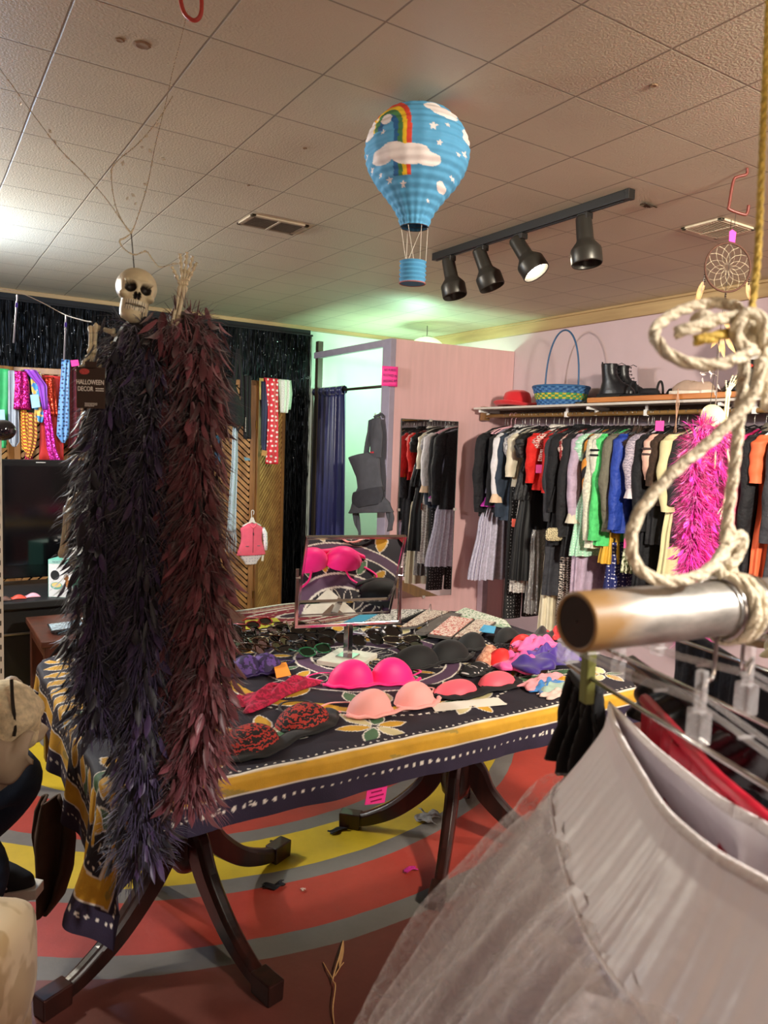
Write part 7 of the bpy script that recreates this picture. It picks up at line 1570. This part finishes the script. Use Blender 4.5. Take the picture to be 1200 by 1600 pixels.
# stool under the person
m = MB(); m.lathe([(.17, 0), (.18, .02), (.18, .05), (.16, .07)], 28, tr(base.x, base.y, .41))
tag(m.build('stool_seat', mat('brown_vinyl', '#4a2c20', .5), smooth=True), 'round brown stool seat beneath the seated person, out at the left edge', 'stool'); st_s = bpy.data.objects['stool_seat']
for k in range(4): a = PI/4+PI/2*k; m = MB(); m.tube([(base.x+.12*math.cos(a), base.y+.12*math.sin(a), .42), (base.x+.16*math.cos(a), base.y+.16*math.sin(a), 0)], .016, 8); o = m.build('leg', WOODD, st_s, smooth=True)
# sherpa lined coat lying on the lap
sc = at(18, 1120, d=1.82); cc = thing('coat', 'beige quilted coat with cream fleece lining bundled on the seated person’s lap', 'coat', sc)
fl_ = mat('cream_fleece', '#d8c8a8', .95, vary=.25, vs=60, bump=1, bs=70); sh_ = mat('beige_shell', '#b3a08c', .6, vary=.08, vs=12, bump=.2, bs=20)
def blob(m, c, r3, sd, k=.12, n=40):
    rn = random.Random(sd); a, b, e = rn.uniform(2, 5), rn.uniform(2, 5), rn.uniform(0, 6)
    m.grid(n, n//2, lambda u, v: tuple(Vector(c)+Vector((r3[0]*math.sin(PI*v)*math.cos(2*PI*u), r3[1]*math.sin(PI*v)*math.sin(2*PI*u), r3[2]*math.cos(PI*v)))*(1+k*math.sin(a*2*PI*u+e)*math.sin(PI*v)**2*math.sin(b*PI*v+e))), cu=True)
Q = lambda x, y, d=2.3: at(x, y, d=d-.48)-sc
m = MB(); blob(m, Q(8, 1120, 2.28), (.08, .08, .09), 1); blob(m, Q(32, 1138, 2.3), (.042, .055, .055), 5); m.build('fleece_lining', fl_, cc, smooth=True)
m = MB(); blob(m, Q(18, 1085, 2.3), (.028, .034, .045), 2); blob(m, Q(42, 1144, 2.33), (.045, .05, .026), 3); blob(m, Q(-40, 1185, 2.26), (.11, .10, .10), 4, .05); m.build('shell', sh_, cc, smooth=True)
m = MB(); m.tube(smooth_path([Q(18, 1062, 2.24), Q(20, 1100, 2.22), Q(24, 1130, 2.22), Q(22, 1150, 2.22)], 5), .004, 6); m.build('zip', mat('dark_zip_metal', '#2e2a26', .4, .6), cc)
m = MB(); m.grid(20, 12, lambda u, v: tuple(Q(-20, 1160, 2.2).lerp(Q(52, 1148, 2.26), u)+Vector((0, 0, -.12*v*(1-.4*u)+.01*math.sin(u*9)))+FW*(-.03*math.sin(PI*v)))); m.build('hem_panel', sh_, cc, smooth=True, thick=.012)
# dark brown cloth hanging near the floor between the person and the table
bc = at(80, 1240, d=2.12); g = thing('draped_cloth', 'dark brown cloth hanging to the floor between the jeans and the tablecloth corner', 'cloth', bc)
rows = [(66, 1245, 100, 1240), (52, 1270, 116, 1262), (44, 1310, 122, 1300), (52, 1360, 116, 1350), (60, 1405, 100, 1395), (66, 1422, 84, 1416)]
m = MB(); n_ = len(rows)
def fnb(u, v):
    t = v*(n_-1); k = min(int(t), n_-2); f = t-k; r0 = [lerp(rows[k][i], rows[k+1][i], f) for i in range(4)]; d_ = 2.12
    p = at(r0[0], r0[1], d=d_).lerp(at(r0[2], r0[3], d=d_), u)-bc; return tuple(p+FW*(.025*math.sin(u*PI*3.5+v*2)-.03*math.sin(PI*u)))
m.grid(30, 30, fnb); m.build('cloth', mat('dark_brown_cloth', '#453020', .9, vary=.15), g, smooth=True, thick=.008)
# ------------------------------------------------------------------ brocade armchair in the near left corner
ac = at(-40, 1400, d=1.42); ac.z = 0
ch_ = thing('armchair', 'cream brocade upholstered armchair whose rounded arm shows in the lower left corner', 'armchair', ac, -YAW)
br_ = pat('cream_brocade', 'blotch', '#cdb690', '#b0956a', 13, .5, .52, sheen=.3)
br_.node_tree.nodes['Principled BSDF'].inputs['Roughness'].default_value = .42
def cushion(c, s, e=.35, name='arm'):
    m = MB(); f = lambda x, p: math.copysign(abs(x)**p, x)
    m.grid(48, 26, lambda u, v: (c[0]+s[0]*f(math.sin(PI*v), e)*f(math.cos(2*PI*u), e), c[1]+s[1]*f(math.sin(PI*v), e)*f(math.sin(2*PI*u), e), c[2]+s[2]*f(math.cos(PI*v), e)), cu=True); return m.build(name, br_, ch_, smooth=True)
cushion((.0, -.30, .455), (.11, .40, .13), .42, 'arm'); cushion((0, -.30, .22), (.095, .38, .20), .3, 'side_panel'); cushion((-.42, -.35, .36), (.32, .34, .11), .4, 'seat_cushion'); cushion((-.42, -.74, .55), (.42, .12, .42), .4, 'backrest'); cushion((-.84, -.30, .455), (.11, .40, .13), .42, 'arm'); cushion((-.42, -.34, .17), (.40, .36, .12), .3, 'base')
for sx in (.04, -.88):
    for sy in (.02, -.72): m = MB(); m.lathe([(.02, 0), (.03, .05), (.035, .06)], 12, tr(sx, sy, 0)); m.build('leg', WOODD, ch_)
